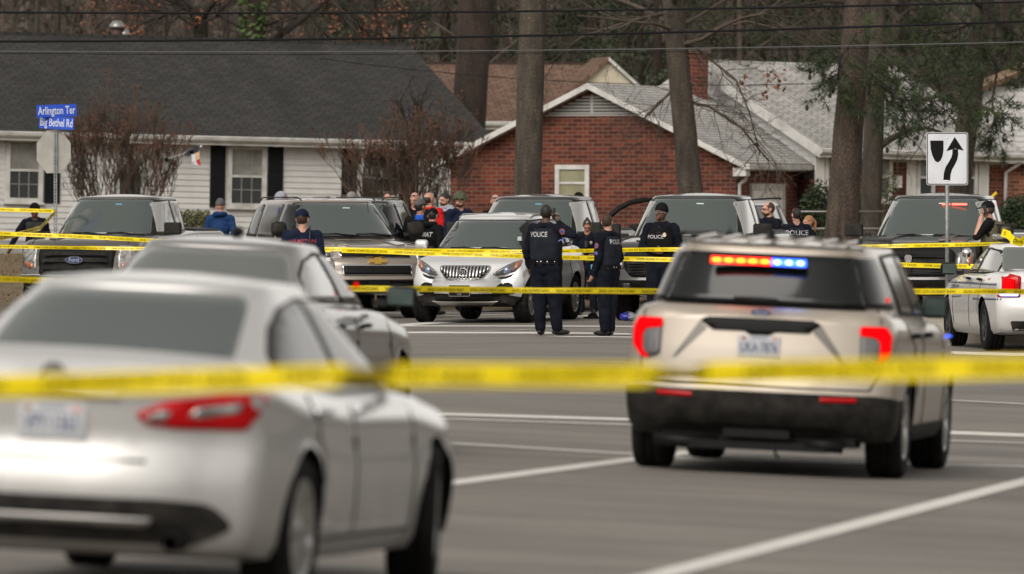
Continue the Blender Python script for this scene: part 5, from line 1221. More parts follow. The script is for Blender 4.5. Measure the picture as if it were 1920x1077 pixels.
# oak and ivy-clad trunk behind the white house
oak, slo, bo = trunk(377, 375, 207, 34, 32, BARKS, 'oak_tree', 'dark oak with spreading arms and a few orange leaves above the white-sided house', ztop=6.6, limbs=0)
mb = MB(); lb = MB(); tips = []
for pts, r_ in (([(376, 40), (350, 10), (300, -10), (240, -30)], .14), ([(376, 30), (395, 5), (420, -30)], .16), ([(372, 50), (330, 25), (290, 20), (250, -5)], .08), ([(378, 20), (340, 15), (260, 45), (215, 70)], .07), ([(384, 40), (410, 30), (470, 60), (520, 40)], .05),
                 ([(640, -30), (560, 40), (520, 70), (500, 100)], .12), ([(600, -20), (650, 30), (700, 70)], .05), ([(540, -10), (600, 50), (630, 90)], .05)):
    P = [at(x, y, 206)-bo for x, y in pts]; mb.tube(P, [r_*(1-.55*i/len(P)) for i in range(len(P))], n=6)
    for k in range(14):
        i = rnd.randrange(len(P)-1); grow(mb, P[i].lerp(P[i+1], rnd.random()), (P[i+1]-P[i]).normalized()+rv(1.), 1.3, .022, 2, tips, up=.05, wig=.5)
mb.build('branches', BARKS, oak)
for p, dd in tips:
    if rnd.random() < .20: leafcloud(lb, p, .24, 12, .085)
lb.build('leaves', OAKL, oak)
iv, sli, bi = trunk(478, 482, 205, 34, 32, BARKD, 'ivy_clad_tree', 'trunk wrapped in green ivy above the white-sided house roof', limbs=3, limbz=(9, 12))
lb = MB()
for k in range(1500):
    z = rnd.uniform(1, 10.5); a = rnd.uniform(1.2, 6.0); r_ = .27+rnd.random()*.10; leafcloud(lb, sli*z+Vector((math.cos(a)*r_-.07, math.sin(a)*r_, 0)), .07, 1, .13)
lb.build('ivy', IVY, iv)
# crape myrtles
def myrtle(px, d, w_px, htop, label, nst=15, gap=0):
    p = at(px, 0, d); z0 = float(G(p.x, d)); o = empty('crape_myrtle', (p.x, d, z0), label=label, cat='shrub'); mb = MB(); tips = []; W = w_px*d/FPX/2; H = CAMZ+(HZ-htop)/FPX*d-z0
    for k in range(nst):
        t = (k+.5)/nst*2-1; x0 = t*W*.34+rnd.uniform(-.10, .10); y0 = rnd.uniform(-.3, .3); lean = t*.50+rnd.uniform(-.12, .12)
        L = H*(1-.22*abs(t)**2)*rnd.uniform(.50, .60); grow(mb, Vector((x0, y0, 0)), Vector((lean, rnd.uniform(-.2, .2), 1)), L, rnd.uniform(.022, .045), 4, tips, up=.22, wig=.12, spread=.42, kids_=(3, 4), shrink=.58, minr=.0046)
    mb.build('stems', MYRT, o); hb_ = MB()
    for q, dd in tips:
        if q.z > H*.62 and rnd.random() < .5: leafcloud(hb_, q, .05, 2, .05)
    hb_.build('seed_heads', MYRH, o); return o
myrtle(226, 181, 205, 172, 'bare reddish crape myrtle beside the street name sign', 24)
myrtle(762, 181, 250, 195, 'bare reddish crape myrtle at the right end of the white-sided house', 28)
mb = MB(); p = at(770, 0, 183); rr0 = empty('small_tree', (p.x, 183, float(G(p.x, 183))), label='dark upright trunk inside the bare shrub right of the last shuttered window', cat='tree'); mb.tube([(0, 0, 0), (.02, 0, 1.5), (.05, 0, 2.6)], [.16, .15, .13], n=9); tp3 = []
for k in range(5): grow(mb, Vector((.04, 0, 2.4)), Vector((rnd.uniform(-.5, .5), 0, 1)), 1.0, .05, 2, tp3)
mb.build('trunk', BARKD, rr0)
# evergreen bushes and hedge
def bush(name, label, px, d, w, h, m, n=2600, ls=.07, cat='bush', box=False):
    p = at(px, 0, d); z0 = float(G(p.x, d)); o = empty(name, (p.x, d, z0), label=label, cat=cat); lb = MB(); st = MB()
    for k in range(7): st.tube([(rnd.uniform(-.1, .1), 0, 0), (rnd.uniform(-.4, .4)*w, rnd.uniform(-.2, .2), h*.7)], [.03, .01], n=5)
    for k in range(n):
        if box: q = Vector((rnd.uniform(-w/2, w/2), rnd.uniform(-.4, .4), h*rnd.uniform(.05, 1)+.03*math.sin(k)))
        else:
            q = rv(1.)
            while q.length > 1 or q.length < .45: q = rv(1.)
            f = 1+.25*noise.noise(q*2.1+Vector((px, 0, 0))); q = Vector((q.x*w/2*f, q.y*w*.35*f, h*.5+q.z*h*.5*f)); 
            if q.z < 0: continue
        leafcloud(lb, q, .03, 1, ls)
    st.build('stems', BARKS, o); lb.build('leaves', m, o); return o
bush('clipped_hedge', 'low clipped olive hedge between the grey pickup and the man in blue', 365, 176, .62, 1.05, HEDGE, 2600, .06, 'hedge', True)
bush('holly_bush', 'dark holly bush by the garage corner', 1535, 170, .75, 1.75, HOLLY, 2600)
bush('holly_bush', 'dark holly growing between the two pine trunks', 1612, 174, .8, 1.5, HOLLY, 2000)
bush('holly_bush', 'leafy shrub reaching up to the white shutter behind the slim trunk', 1668, 180, .5, 1.9, HEDGE, 500)
bush('evergreen_bush', 'large dark evergreen bush at the right edge before the brick', 1912, 172, 1.15, 1.45, HOLLY, 4600)
# ------------------------------------------------------------------ woodland behind
def proto_bare(h, name, label, m, nl=12, grp='bare trees in the wood behind the houses'):
    o = empty(name, label=label, cat='tree', group=grp); mb = MB(); mb.tube([(0, 0, -.5), (.1, 0, h*.4), (rnd.uniform(-.4, .4), 0, h)], [.13, .10, .04], n=8); mb.build('trunk', BARKS if rnd.random() < .6 else m, o); b = MB(); tips = []
    for k in range(nl): z = rnd.uniform(.15, .95)*h; a = rnd.random()*6.28; grow(b, Vector((0, 0, z)), Vector((math.cos(a), math.sin(a), .6)), h*.26, .045, 3, tips, up=.15, wig=.35, spread=.6, minr=.010)
    b.build('branches', BARKB, o); return o
protos = [proto_bare(13, 'bare_tree', 'bare grey-brown tree in the wood behind the houses', BARKB) for _ in range(4)]
def proto_pine(h):
    o = empty('pine_tree', label='dark green pine in the wood behind the houses', cat='tree', group='pines in the wood behind the houses'); mb = MB(); mb.tube([(0, 0, -.5), (0, 0, h)], [.2, .08], n=8); mb.build('trunk', BARKD, o); nb = MB()
    for k in range(95):
        z = rnd.uniform(.22, 1)*h; a = rnd.random()*6.28; L = (1.2-z/h)*2.8*rnd.uniform(.5, 1); c = Vector((math.cos(a)*L, math.sin(a)*L, z)); leafcloud(nb, c, .6, 80, .12, flat=.45)
    nb.build('needles', NEED2, o); return o
pp = [proto_pine(14) for _ in range(3)]
use = set()
def plant(lst, px, d, sc_=1.):
    i = rnd.randrange(len(lst)); o = lst[i]
    if i in use and lst is protos or (i+10) in use and lst is pp: o = copy_tree(lst[i])
    use.add(i if lst is protos else i+10)
    p = at(px, 0, d); o.location = (p.x, d, .9); o.rotation_euler = (0, 0, rnd.random()*6.28); o.scale = (sc_,)*3
for k in range(34): plant(protos, -60+k*61+rnd.uniform(-25, 25), rnd.uniform(222, 262), rnd.uniform(.75, 1.15))
for px in (700, 760, 830, 930, 1060, 1110, 1180, 1240, 1380, 1440, 1500, 1560, 1690, 1760, 1890, 1950): plant(pp, px+rnd.uniform(-10, 10), rnd.uniform(226, 272), rnd.uniform(.8, 1.1))
for px in (30, 150, 560, 640): plant(pp, px, rnd.uniform(285, 300), .8)
for o in protos+pp:
    if o.location.length < .01: o.location = (rnd.uniform(-15, 15), 280, .9)
wd = MB()
for k in range(26000):
    y = rnd.uniform(275, 330); x = rnd.uniform(-.075, .075)*y; z = .5+13*rnd.random()**.9; leafcloud(wd, Vector((x, y, z)), .5, 1, .45, mi=0 if rnd.random() < .6 else 1)
for k in range(5000):
    y = rnd.uniform(262, 325); x = rnd.uniform(-.075, .075)*y; z = rnd.uniform(.5, 9); a = rv(.5)+Vector((0, 0, 1)); L = rnd.uniform(.8, 2.5); wd.tube([(x, y, z), Vector((x, y, z))+a*L*.5+rv(.15), Vector((x, y, z))+a*L], [.02, .015, .008], n=3, cap=False, mi=2)
wd.build('distant_wood', [BROWN, BROWN2, BARKB], kind='stuff', label='brown leafless wood behind the houses', cat='woodland')
mb = MB(); X = np.linspace(-400, 400, 60); 
vs = []; ys_ = [325, 335, 350, 380, 500]; zs_ = [.9, 8, 15, 22, 26]
for y, z in zip(ys_, zs_): vs += [(float(x), y, z+1.5*math.sin(x*.05)+(1.2*math.sin(x*.31) if z > 5 else 0)) for x in X]
mb.add(vs, [(j*60+i, j*60+i+1, (j+1)*60+i+1, (j+1)*60+i) for j in range(4) for i in range(59)]); mb.build('hills', BROWN, kind='structure')
# leaf litter and dry tufts on the lawn
mb = MB()
for k in range(9000):
    y = rnd.uniform(146, 188); x = rnd.uniform(-.066, .066)*y; leafcloud(mb, Vector((x, y, float(G(x, y))+.01)), .02, 1, .05)
mb.build('leaf_litter', mat('litter_brown', (.13, .075, .035), .9, noise_=(3, (.20, .13, .06), .4, .6)), kind='stuff', label='fallen leaves scattered on the dry lawn', cat='leaf litter')

# tree lines either side of the road and behind the photographer (seen in glass and paint)
tl = MB()
for k in range(9000):
    s_ = rnd.random()
    if s_ < .36: c = Vector((rnd.uniform(-62, -44), rnd.uniform(-80, 170), 0))
    elif s_ < .72: c = Vector((rnd.uniform(44, 62), rnd.uniform(-80, 170), 0))
    else: c = Vector((rnd.uniform(-62, 62), rnd.uniform(-85, -66), 0))
    c.z = 15*rnd.random()*(.75+.25*math.sin(c.x*.3+c.y*.21)); leafcloud(tl, c, .5, 1, 3.0, mi=0 if rnd.random() < .5 else 1)
tl.build('roadside_wood', [BROWN, BROWN2], kind='stuff', label='leafless wood along both sides of the road', cat='woodland')
# ------------------------------------------------------------------ people
def clothm(name, c, rough=.9): return mat(name, c, rough, spec=.12, noise_=(7, tuple(min(1, x*1.5+.004) for x in c), .4, .75), bump=(45, .3, .004))
SKD = mat('skin_dark', (.085, .040, .024), .5, noise_=(9, (.12, .06, .038), .4, .7)); SKL = mat('skin_light', (.46, .235, .165), .5, noise_=(9, (.54, .29, .21), .4, .7)); SKM = mat('skin_tanned', (.30, .14, .09), .5, noise_=(9, (.37, .18, .12), .4, .7))
LIPM = mat('lips', (.25, .08, .07), .5); EYEM = mat('eye_dark', (.02, .015, .012), .3)
NAVY = clothm('navy_uniform', (.0055, .0065, .012)); NAVYV = clothm('slate_vest_cloth', (.013, .015, .022)); BLK = clothm('black_cloth', (.006, .006, .0065)); SHOE = mat('black_leather', (.012, .011, .011), .3)
BLUEJ = clothm('blue_jacket_cloth', (.012, .035, .105)); GREYC = clothm('grey_hoodie_cloth', (.28, .29, .34)); REDC = clothm('red_jacket_cloth', (.42, .012, .012)); NAVYB = clothm('bright_navy_shirt', (.008, .012, .030)); CAMO = mat('camouflage_cloth', (.08, .09, .05), .85, noise_=(22, (.28, .26, .18), .45, .55))
OLIVE = clothm('olive_vest_cloth', (.095, .085, .055)); ROYAL = clothm('royal_blue_cloth', (.02, .08, .42)); BRD = mat('beard_hair', (.05, .032, .022), .8, spec=.1)
HB = mat('brown_hair', (.045, .022, .012), .7, bump=(60, .6, .006)); HD = mat('dark_hair', (.014, .011, .010), .6, bump=(60, .6, .006)); HG = mat('grey_hair', (.22, .20, .18), .7, bump=(60, .6, .006)); HR = mat('reddish_blond_hair', (.30, .14, .06), .6, bump=(60, .6, .006))
CAPG = clothm('grey_cap_cloth', (.09, .085, .085)); HELM = mat('olive_helmet', (.045, .055, .032), .7, noise_=(20, (.10, .11, .06), .45, .6))
PATO = mat('orange_patch', (.34, .10, .04), .8); PATB = mat('patch_blue', (.05, .07, .30), .7); CHEV = mat('chevron_blue', (.14, .17, .50), .7); LETW = mat('white_lettering', (.46, .46, .46), .7); LETR = mat('faded_red_lettering', (.32, .05, .06), .7); BADGE = mat('silver_badge', (.55, .45, .35), .3, .7); RUB = mat('black_rubber', (.012, .012, .012), .4)
def capsule_rings(mb, p, q, r1, r2, n=10):
    p, q = Vector(p), Vector(q); d = (q-p); L = d.length; d = d.normalized() if L > 1e-6 else Vector((0, 0, 1)); pts = []; rr = []
    for a in (-80, -50, -20): pts.append(p+d*r1*math.sin(R(a))); rr.append(r1*math.cos(R(a)))
    pts += [p, q]; rr += [r1, r2]
    for a in (20, 50, 80): pts.append(q+d*r2*math.sin(R(a))); rr.append(r2*math.cos(R(a)))
    mb.tube(pts, rr, n=n)
rp = random.Random(5)
def person(px, ytop, d, face=0, head=(0, 0), skin=None, top=None, legs=None, hair=('short', HD), hat=None, label='', pose=None, build=1., vox=.015, vest=None, back=None, front=None, patches=(), extra=(), beard=None, glasses=None, collar=None, belt=False, group=None, hood=None, feet=None, short_sleeve=False, bend=0, look_up=0, hgt=None, cat='person', sleeves=None):
    skin = skin or SKL; top = top or NAVY; legs = legs or NAVY; P = dict(sL=(.185, 0, 1.455), eL=(.255, .02, 1.16), wL=(.265, -.06, .90), hL=None, sR=(-.185, 0, 1.455), eR=(-.255, .02, 1.16), wR=(-.265, -.06, .90), hR=None,
             hipL=(.095, 0, .93), kL=(.115, -.03, .50), aL=(.125, .02, .085), hipR=(-.095, 0, .93), kR=(-.115, -.03, .50), aR=(-.125, .02, .085), fL=.25, fR=-.25)
    if pose: P.update(pose)
    V = {k: (Vector(v) if isinstance(v, tuple) else v) for k, v in P.items()}
    B = build; E = []   # elements: kind, a, b, r1, r2, label
    def cap_(a, b, r1, r2, l): E.append(('c', Vector(a), Vector(b), r1, r2, l))
    def el(c, r, l, M=None): E.append(('e', Vector(c), M, Vector(r), 0, l))
    bnd = lambda p: (Matrix.Translation((0, 0, .95))@Matrix.Rotation(R(bend), 4, 'X')@Matrix.Translation((0, 0, -.95))@Vector(p)) if bend else Vector(p)
    Mb = Matrix.Rotation(R(bend), 3, 'X')
    el((0, .01, .97), (.165*B, .118*B, .13), 2); el((0, .005, .90), (.15*B, .115*B, .10), 2)
    el(bnd((0, 0, 1.10)), (.155*B, .115*B, .15), 1, Mb); el(bnd((0, .0, 1.30)), (.178*B, .125*B, .20), 1, Mb); cap_(bnd((-.12, .01, 1.45)), bnd((.12, .01, 1.45)), .082, .082, 1); cap_(bnd((-.07, .01, 1.50)), bnd((.07, .01, 1.50)), .055, .055, 1)
    Nb = bnd((0, .012, 1.50)); Hc = bnd((0, -.005, 1.675)); cap_(Nb, Hc+Vector((0, .01, -.06)), .060, .056, 0)
    HM = Matrix.Translation(Hc)@Matrix.Rotation(R(head[0]), 4, 'Z')@Matrix.Rotation(R(head[1]), 4, 'X'); H3 = HM.to_3x3(); hp = lambda p: HM@Vector(p)
    el(hp((0, .005, .022)), (.077, .097, .103), 0, H3); el(hp((0, -.025, -.048)), (.060, .068, .062), 0, H3); cap_(hp((0, -.088, .008)), hp((0, -.108, -.026)), .012, .017, 0); el(hp((0, -.085, .03)), (.055, .02, .014), 0, H3)
    for s_ in (-1, 1): el(hp((s_*.079, .012, -.004)), (.012, .022, .033), 0, H3); el(hp((s_*.031, -.084, .006)), (.012, .010, .006), 5, H3)
    el(hp((0, -.088, -.058)), (.026, .012, .010), 4, H3); el(hp((0, -.078, -.088)), (.026, .022, .020), 0, H3)
    for s_, sh, e, w_, hk in ((1, V['sL'], V['eL'], V['wL'], V['hL']), (-1, V['sR'], V['eR'], V['wR'], V['hR'])):
        sh, e, w_ = bnd(sh), bnd(e) if bend and not pose else Vector(e), Vector(w_)
        cap_(sh, e, .066*B, .053, 1); cap_(e, e.lerp(w_, .92), .052, .040, 0 if short_sleeve else 1); cap_(e.lerp(w_, .5), w_, .037, .028, 0)
        dr = (w_-e).normalized(); hd = Vector(hk).normalized() if hk else dr; side = hd.cross(Vector((0, 1, .2))).normalized()
        if side.length < .1: side = Vector((1, 0, 0))
        nrm = side.cross(hd).normalized(); Mh = Matrix((side, nrm, hd)).transposed(); el(w_+hd*.045, (.040, .019, .052), 0, Mh)
        for k, (o_, L_) in enumerate(((-.028, .062), (-.010, .074), (.010, .070), (.027, .054))):
            b0 = w_+hd*.08+side*o_; b1 = b0+(hd*.8+nrm*.45*-s_).normalized()*L_*.5; b2 = b1+(hd*.25+nrm*.95*-s_).normalized()*L_*.5; cap_(b0, b1, .0095, .0088, 0); cap_(b1, b2, .0088, .0078, 0)
        t0 = w_+hd*.025-side*.034*s_; t1 = t0+(hd*.6-side*.8*s_).normalized()*.035; cap_(t0, t1, .011, .0098, 0); cap_(t1, t1+(hd*.9-nrm*.2*s_).normalized()*.028, .0098, .0085, 0)
    for s_, hh, k, a, f in ((1, V['hipL'], V['kL'], V['aL'], P['fL']), (-1, V['hipR'], V['kR'], V['aR'], P['fR'])):
        cap_(hh, k, .108*B, .080*B, 2); cap_(k, a+Vector((0, 0, .03)), .078*B, .070, 2); fd = Vector((math.sin(f), -math.cos(f), 0)); Mf = Matrix((Vector((fd.y, -fd.x, 0)), fd, Vector((0, 0, 1)))).transposed()
        el(a+fd*.055+Vector((0, 0, -.038)), (.047, .135, .042), 3, Mf); cap_(a+Vector((0, 0, .01)), a+fd*.02+Vector((0, 0, -.035)), .048, .048, 3)
    if hood:
        for an in range(-70, 251, 32): el(bnd((.085*math.cos(R(an)), .05+.07*math.sin(R(an)), 1.535)), (.05, .05, .042), 1)
    mb = MB()
    for e in E:
        if e[0] == 'c': capsule_rings(mb, e[1], e[2], e[3], e[4])
        else: mb.ell(e[1], e[3], n=16, m=10, M=e[2])
    tmp = mb.build('tmp', SKL, fix=True); md = tmp.modifiers.new('r', 'REMESH'); md.mode = 'VOXEL'; md.voxel_size = vox; md.use_smooth_shade = True
    m2 = tmp.modifiers.new('s', 'SMOOTH'); m2.factor = .5; m2.iterations = 2
    me = eval_mesh(tmp); bpy.data.objects.remove(tmp)
    nv = len(me.vertices); co = np.empty(nv*3); me.vertices.foreach_get('co', co); co = co.reshape(-1, 3)
    def labels(pts):
        best = np.full(len(pts), 9e9); lab = np.zeros(len(pts), int)
        for e in E:
            if e[0] == 'c':
                a = np.array(e[1]); b = np.array(e[2])-a; L2 = max(1e-9, b@b); t = np.clip(((pts-a)@b)/L2, 0, 1); dd = np.linalg.norm(pts-a-t[:, None]*b, axis=1)-(e[3]+(e[4]-e[3])*t)
            else:
                q = pts-np.array(e[1]); M = np.array(e[2]) if e[2] is not None else np.eye(3); q = q@M; r_ = np.array(e[3]); dd = (np.linalg.norm(q/r_, axis=1)-1)*min(r_)
            if e[5] == 4: dd = dd-.002
            k = dd < best; best[k] = dd[k]; lab[k] = e[5]
        return lab
    vl = labels(co); nrm = np.empty(nv*3); me.vertices.foreach_get('normal', nrm); nrm = nrm.reshape(-1, 3); sd = rp.random()*50
    for i in np.nonzero((vl == 1) | (vl == 2))[0]:
        c = co[i]; f = noise.noise(Vector((c[0]*9+sd, c[1]*9, c[2]*(15 if vl[i] == 1 else 11)))); f2 = abs(noise.noise(Vector((c[0]*5, c[1]*5+sd+c[0]*6, c[2]*13)))); co[i] += nrm[i]*(.010*f+.006*(f2-.2)+.008)
    me.vertices.foreach_set('co', co.reshape(-1)); me.update()
    nf = len(me.polygons); fc = np.empty(nf*3); me.polygons.foreach_get('center', fc); fl = labels(fc.reshape(-1, 3))
    me.materials.clear(); [me.materials.append(m) for m in (skin, top, legs, SHOE, LIPM, EYEM)]; me.polygons.foreach_set('material_index', fl.astype(np.int32)); me.polygons.foreach_set('use_smooth', [True]*nf)
    x = (px-960)/FPX*d; g = float(G(x, d)); zt = CAMZ+(HZ-ytop)/FPX*d; htop = (hp((0, .005, .135))).z+(.02 if hat else 0); sc_ = (hgt or (zt-g))/htop if not hgt else hgt/htop
    o = empty('person', (x, d, g), R(face), label=label, cat=cat, group=group); o.scale = (sc_,)*3 if not hgt else (sc_,)*3
    if not hgt and not (.84 < sc_ < 1.12): print('scale', label, round(sc_, 2))
    bo = bpy.data.objects.new('body', me); COL.objects.link(bo); bo.parent = o
    bm = bmesh.new(); bm.from_mesh(me); bvh = BVHTree.FromBMesh(bm); bm.free()
    def part(name, mb, m, par=None): q = mb.build(name, m, par or o, fix=True); return q
    def hmesh(fn, name, m, par=None): mb = MB(); fn(mb); return part(name, mb, m, par)
    def hell(mb, c, r, tilt=0, zmin=-1., zmax=1., n=20, m=10): mb.ell(hp(c), r, n=n, m=m, M=H3@Matrix.Rotation(R(tilt), 3, 'X'), zmin=zmin, zmax=zmax)
    if hair:
        k, hm = hair
        if k == 'short': hmesh(lambda mb: hell(mb, (0, .010, .020), (.080, .100, .108), -50, -.25), 'hair', hm)
        if k == 'full': hmesh(lambda mb: hell(mb, (0, .010, .026), (.083, .103, .113), -46, -.25), 'hair', hm)
        if k == 'fringe': hmesh(lambda mb: hell(mb, (0, .030, .0), (.0815, .084, .078), 0, -.8, .55), 'hair', hm)
        if k == 'bun':
            hmesh(lambda mb: (hell(mb, (0, .010, .022), (.082, .102, .109), -50, -.25), mb.ell(hp((0, .095, .095)), (.032, .032, .03))), 'hair', hm)
        if k == 'pony': hmesh(lambda mb: (hell(mb, (0, .012, .028), (.086, .104, .111), -30, -.25), mb.tube([hp((0, .10, .06)), hp((.0, .15, .0)), hp((.01, .14, -.10)), hp((.02, .13, -.18))], [.03, .035, .03, .012], n=8)), 'hair', hm)
    if beard: hmesh(lambda mb: (hell(mb, (0, -.030, -.060), (.061, .076, .056), 0, -1, .02), hell(mb, (0, -.095, -.046), (.03, .014, .008))), 'beard', beard)
    if glasses:
        def gf(mb):
            for s_ in (-1, 1): mb.ell(hp((s_*.032, -.097, glasses[1])), (.025, .007, .014 if glasses[0] is RUB else .004), M=H3); mb.tube([hp((s_*.058, -.092, glasses[1]+.004)), hp((s_*.080, -.04, glasses[1]+.002)), hp((s_*.082, .02, glasses[1]))], .004, n=5)
            mb.tube([hp((-.012, -.103, glasses[1]+.006)), hp((.012, -.103, glasses[1]+.006))], .004, n=5)
        hmesh(gf, 'sunglasses' if glasses[0] is RUB else 'glasses', glasses[0])
    if hat:
        k, hm = hat
        if k == 'beanie': hmesh(lambda mb: (hell(mb, (0, .008, .036), (.092, .110, .118), -10, -.02), mb.lathe([(.088, -.012), (.094, -.008), (.094, .028), (.086, .03), (.088, -.012)], 'z', 24)), 'knit_cap', hm) if False else hmesh(lambda mb: hell(mb, (0, .008, .040), (.092, .110, .120), -10, -.12), 'knit_cap', hm)
        if k == 'cap':
            def cf(mb):
                hell(mb, (0, .006, .045), (.090, .108, .100), -6, -.02); v = []
                for j in range(9):
                    a = R(-60+j*15); v.append((.082*math.sin(a), -.075-.020*math.cos(a)*2))
                top_ = [hp((x_, y_, .052)) for x_, y_ in v]; fr = [hp((x_*1.02, y_-.07*math.cos(R(-60+j*15)*.9), .038)) for j, (x_, y_) in enumerate(v)]
                n_ = len(v); vs = top_+fr+[p-H3@Vector((0, 0, .006)) for p in top_+fr]; fs = []
                for j in range(n_-1): fs += [(j, j+1, n_+j+1, n_+j), (2*n_+j, 3*n_+j, 3*n_+j+1, 2*n_+j+1), (n_+j, n_+j+1, 3*n_+j+1, 3*n_+j)]
                mb.add(vs, fs)
            hmesh(cf, 'cap', hm)
        if k == 'helmet': hmesh(lambda mb: (hell(mb, (0, .008, .040), (.108, .128, .122), -8, -.15), mb.box((-.02, -.02, 0), (.02, .0, .03), M=HM@Matrix.Translation((0, -.115, .06))), [mb.box((-.012, -.05, -.02), (.008, .06, .02), M=HM@Matrix.Translation((s_*.107, .01, .03))) for s_ in (-1, 1)]), 'helmet', hm)
        if k == 'hood': hmesh(lambda mb: (hell(mb, (0, .020, .015), (.105, .125, .128), -62, -.35), mb.ell(bnd((0, .03, 1.54)), (.13, .12, .08))), 'hood', hm)
    def vest_(m, z0=1.02, z1=1.47, inf=.022, name='vest'):
        mb = MB(); rings = []
        for j in range(11):
            z = z0+(z1-z0)*j/10; ring = []
            for a in np.linspace(0, 2*math.pi, 33)[:-1]:
                dv = Vector((math.cos(a), math.sin(a)*1, 0)); c = Vector((0, 0, z)); w_ = .168*B+.012*math.sin(j/10*3.1); dp = .135*B+.012*math.sin(j/10*3.1)
                if j > 7: w_ *= 1-.10*(j-7)
                p = Vector((math.copysign(abs(dv.x)**.75, dv.x)*w_, math.copysign(abs(dv.y)**.75, dv.y)*dp, z)); ring.append(bnd(p))
            rings.append(ring)
        mb.loft(rings); return part(name, mb, m)
    vo = vest_(vest) if vest else None
    surf = [bvh]
    if vo:
        bm = bmesh.new(); bm.from_mesh(vo.data); surf.append(BVHTree.FromBMesh(bm)); bm.free()
    def decal(name, vs2, fs, c, dirv, m, par=None, off=.006):
        """flat shape wrapped on the clothes: c=(u,z) seen along dirv"""
        dv = Vector(dirv).normalized(); ud = Vector((0, 0, 1)).cross(dv)*-1; mb = MB(); V_ = []
        ud = dv.cross(Vector((0, 0, 1))).normalized()*1.0
        for x_, y_ in vs2:
            org = ud*(c[0]+x_)+Vector((0, 0, c[1]+y_))-dv*2; hs_ = [b.ray_cast(org, dv) for b in surf]; hs_ = [h[3] for h in hs_ if h[0] is not None]
            t = min(hs_) if hs_ else None; V_.append((org, t))
        med = sorted(t for _, t in V_ if t is not None); med = med[len(med)//2] if med else 1.9
        mb.add([org+dv*((t if t is not None and abs(t-med) < .06 else med)-off) for org, t in V_], fs, 0, False); return mb.build(name, m, par or o)
    if belt:
        mb = MB(); rings = [[Vector((math.cos(a)*.172*B, math.sin(a)*.132*B+.005, z)) for a in np.linspace(0, 2*math.pi, 33)[:-1]] for z in (.985, .99, 1.035, 1.04)]; mb.loft(rings); bl = part('duty_belt', mb, SHOE)
        for a in (30, 62, 100, 128, 160, 215, 250, 300, 330): mb = MB(); ca, sa = math.cos(R(a)), math.sin(R(a)); mb.box((-.022, -.012, -.03), (.022, .022, .035), M=Matrix.Translation((ca*.176*B, sa*.138*B+.005, 1.01))@Matrix.Rotation(R(a)-math.pi/2, 4, 'Z')); mb.build('pouch', BLK, bl)
        
        mb = MB(); 
        for a in (75, 90, 113, 142): mb.ell((math.cos(R(a))*.178*B, math.sin(R(a))*.142*B+.005, 1.015), (.012, .006, .009))
        mb.build('belt_studs', CHROME, bl)
        mb = MB(); mb.tube([(-.19, .0, 1.03), (-.205, .0, .95), (-.20, -.01, .83)], [.035, .04, .026], n=8); mb.box((-.235, -.03, .97), (-.185, .03, 1.06)); part('holster', mb, BLK, bl)
    if back:
        for (txt, z, size, m, *sx) in back: vs, fs = text_geo(txt, size, .012 if m is LETW else .004, sx[0] if sx else 1); decal('back_lettering', vs, fs, (sx[1] if len(sx) > 1 else 0, z), (0, -1, 0), m)
    if front:
        for (txt, u_, z, size, m) in front: vs, fs = text_geo(txt, size, .012); decal('chest_lettering', vs, fs, (u_, z), (0, 1, 0), m)
    for (s_, z) in patches:
        dv = (-s_, .25, 0) if s_ > 0 else (-s_, .25, 0); e = V['eL'] if s_ > 0 else V['eR']; sh = V['sL'] if s_ > 0 else V['sR']
        t = .42; c3 = Vector(sh).lerp(Vector(e), t); dv = Vector((-s_, 0, 0)) if abs((Vector(e)-Vector(sh)).normalized().x) < .6 else Vector((0, -1, 0)); ud = dv.cross(Vector((0, 0, 1))).normalized(); cu_ = c3.dot(ud)
        q = decal('shoulder_patch', [(0, 0)]+[(x_*.95, y_) for x_, y_ in oval(.036, .043, 16)], [(0, k+1, (k+1) % 16+1) for k in range(16)], (cu_, c3.z), dv, PATO)
        decal('patch_crest', [(0, 0)]+[(x_*1.0, y_+.004) for x_, y_ in oval(.026, .026, 10)], [(0, k+1, (k+1) % 10+1) for k in range(10)], (cu_, c3.z), dv, PATB, q, .010)
        for j in range(2): zz = -.085-.022*j; decal('chevron', [(-.035, zz-.018), (0, zz+.008), (.035, zz-.018), (.035, zz-.033), (0, zz-.008), (-.035, zz-.033)], [(0, 1, 4, 5), (1, 2, 3, 4)], (cu_, c3.z), dv, CHEV, q, .010)
    for ex in extra:
        if ex == 'badge': decal('badge', [(0, 0)]+oval(.026, .034, 8), [(0, k+1, (k+1) % 8+1) for k in range(8)], (.085, 1.36), (0, 1, 0), BADGE)
        if ex == 'collar': mb = MB(); mb.lathe([(.078, -.02), (.088, -.015), (.074, .05), (.066, .05), (.078, -.02)], 'z', 20, c=tuple(Nb+Vector((0, 0, .0)))); part('collar', mb, collar or top)
        if ex == 'bluecollar': mb = MB(); mb.lathe([(.10, -.04), (.115, -.03), (.074, .05), (.066, .05), (.10, -.04)], 'z', 20, c=tuple(Nb+Vector((0, .0, .0)))); part('blue_collar', mb, ROYAL)
        if ex in ('phoneR', 'phoneL'):
            w_ = V['wR'] if ex == 'phoneR' else V['wL']; s_ = -1 if ex == 'phoneR' else 1; c = hp((s_*.098, -.01, .0)); mb = MB(); mb.box((-.008, -.036, -.075), (.008, .036, .075), M=Matrix.Translation(c)@Matrix.Rotation(R(14), 4, 'X')); ph = mb.build('mobile_phone', RUB); ph.matrix_world = Matrix.Translation(o.location)@Matrix.Rotation(R(face), 4, 'Z')@Matrix.Scale(sc_, 4)
            tag(ph, 'black phone held to the ear of the '+('officer standing in front of the silver crossover' if d < 122 else 'man in an olive tactical vest'), 'phone')
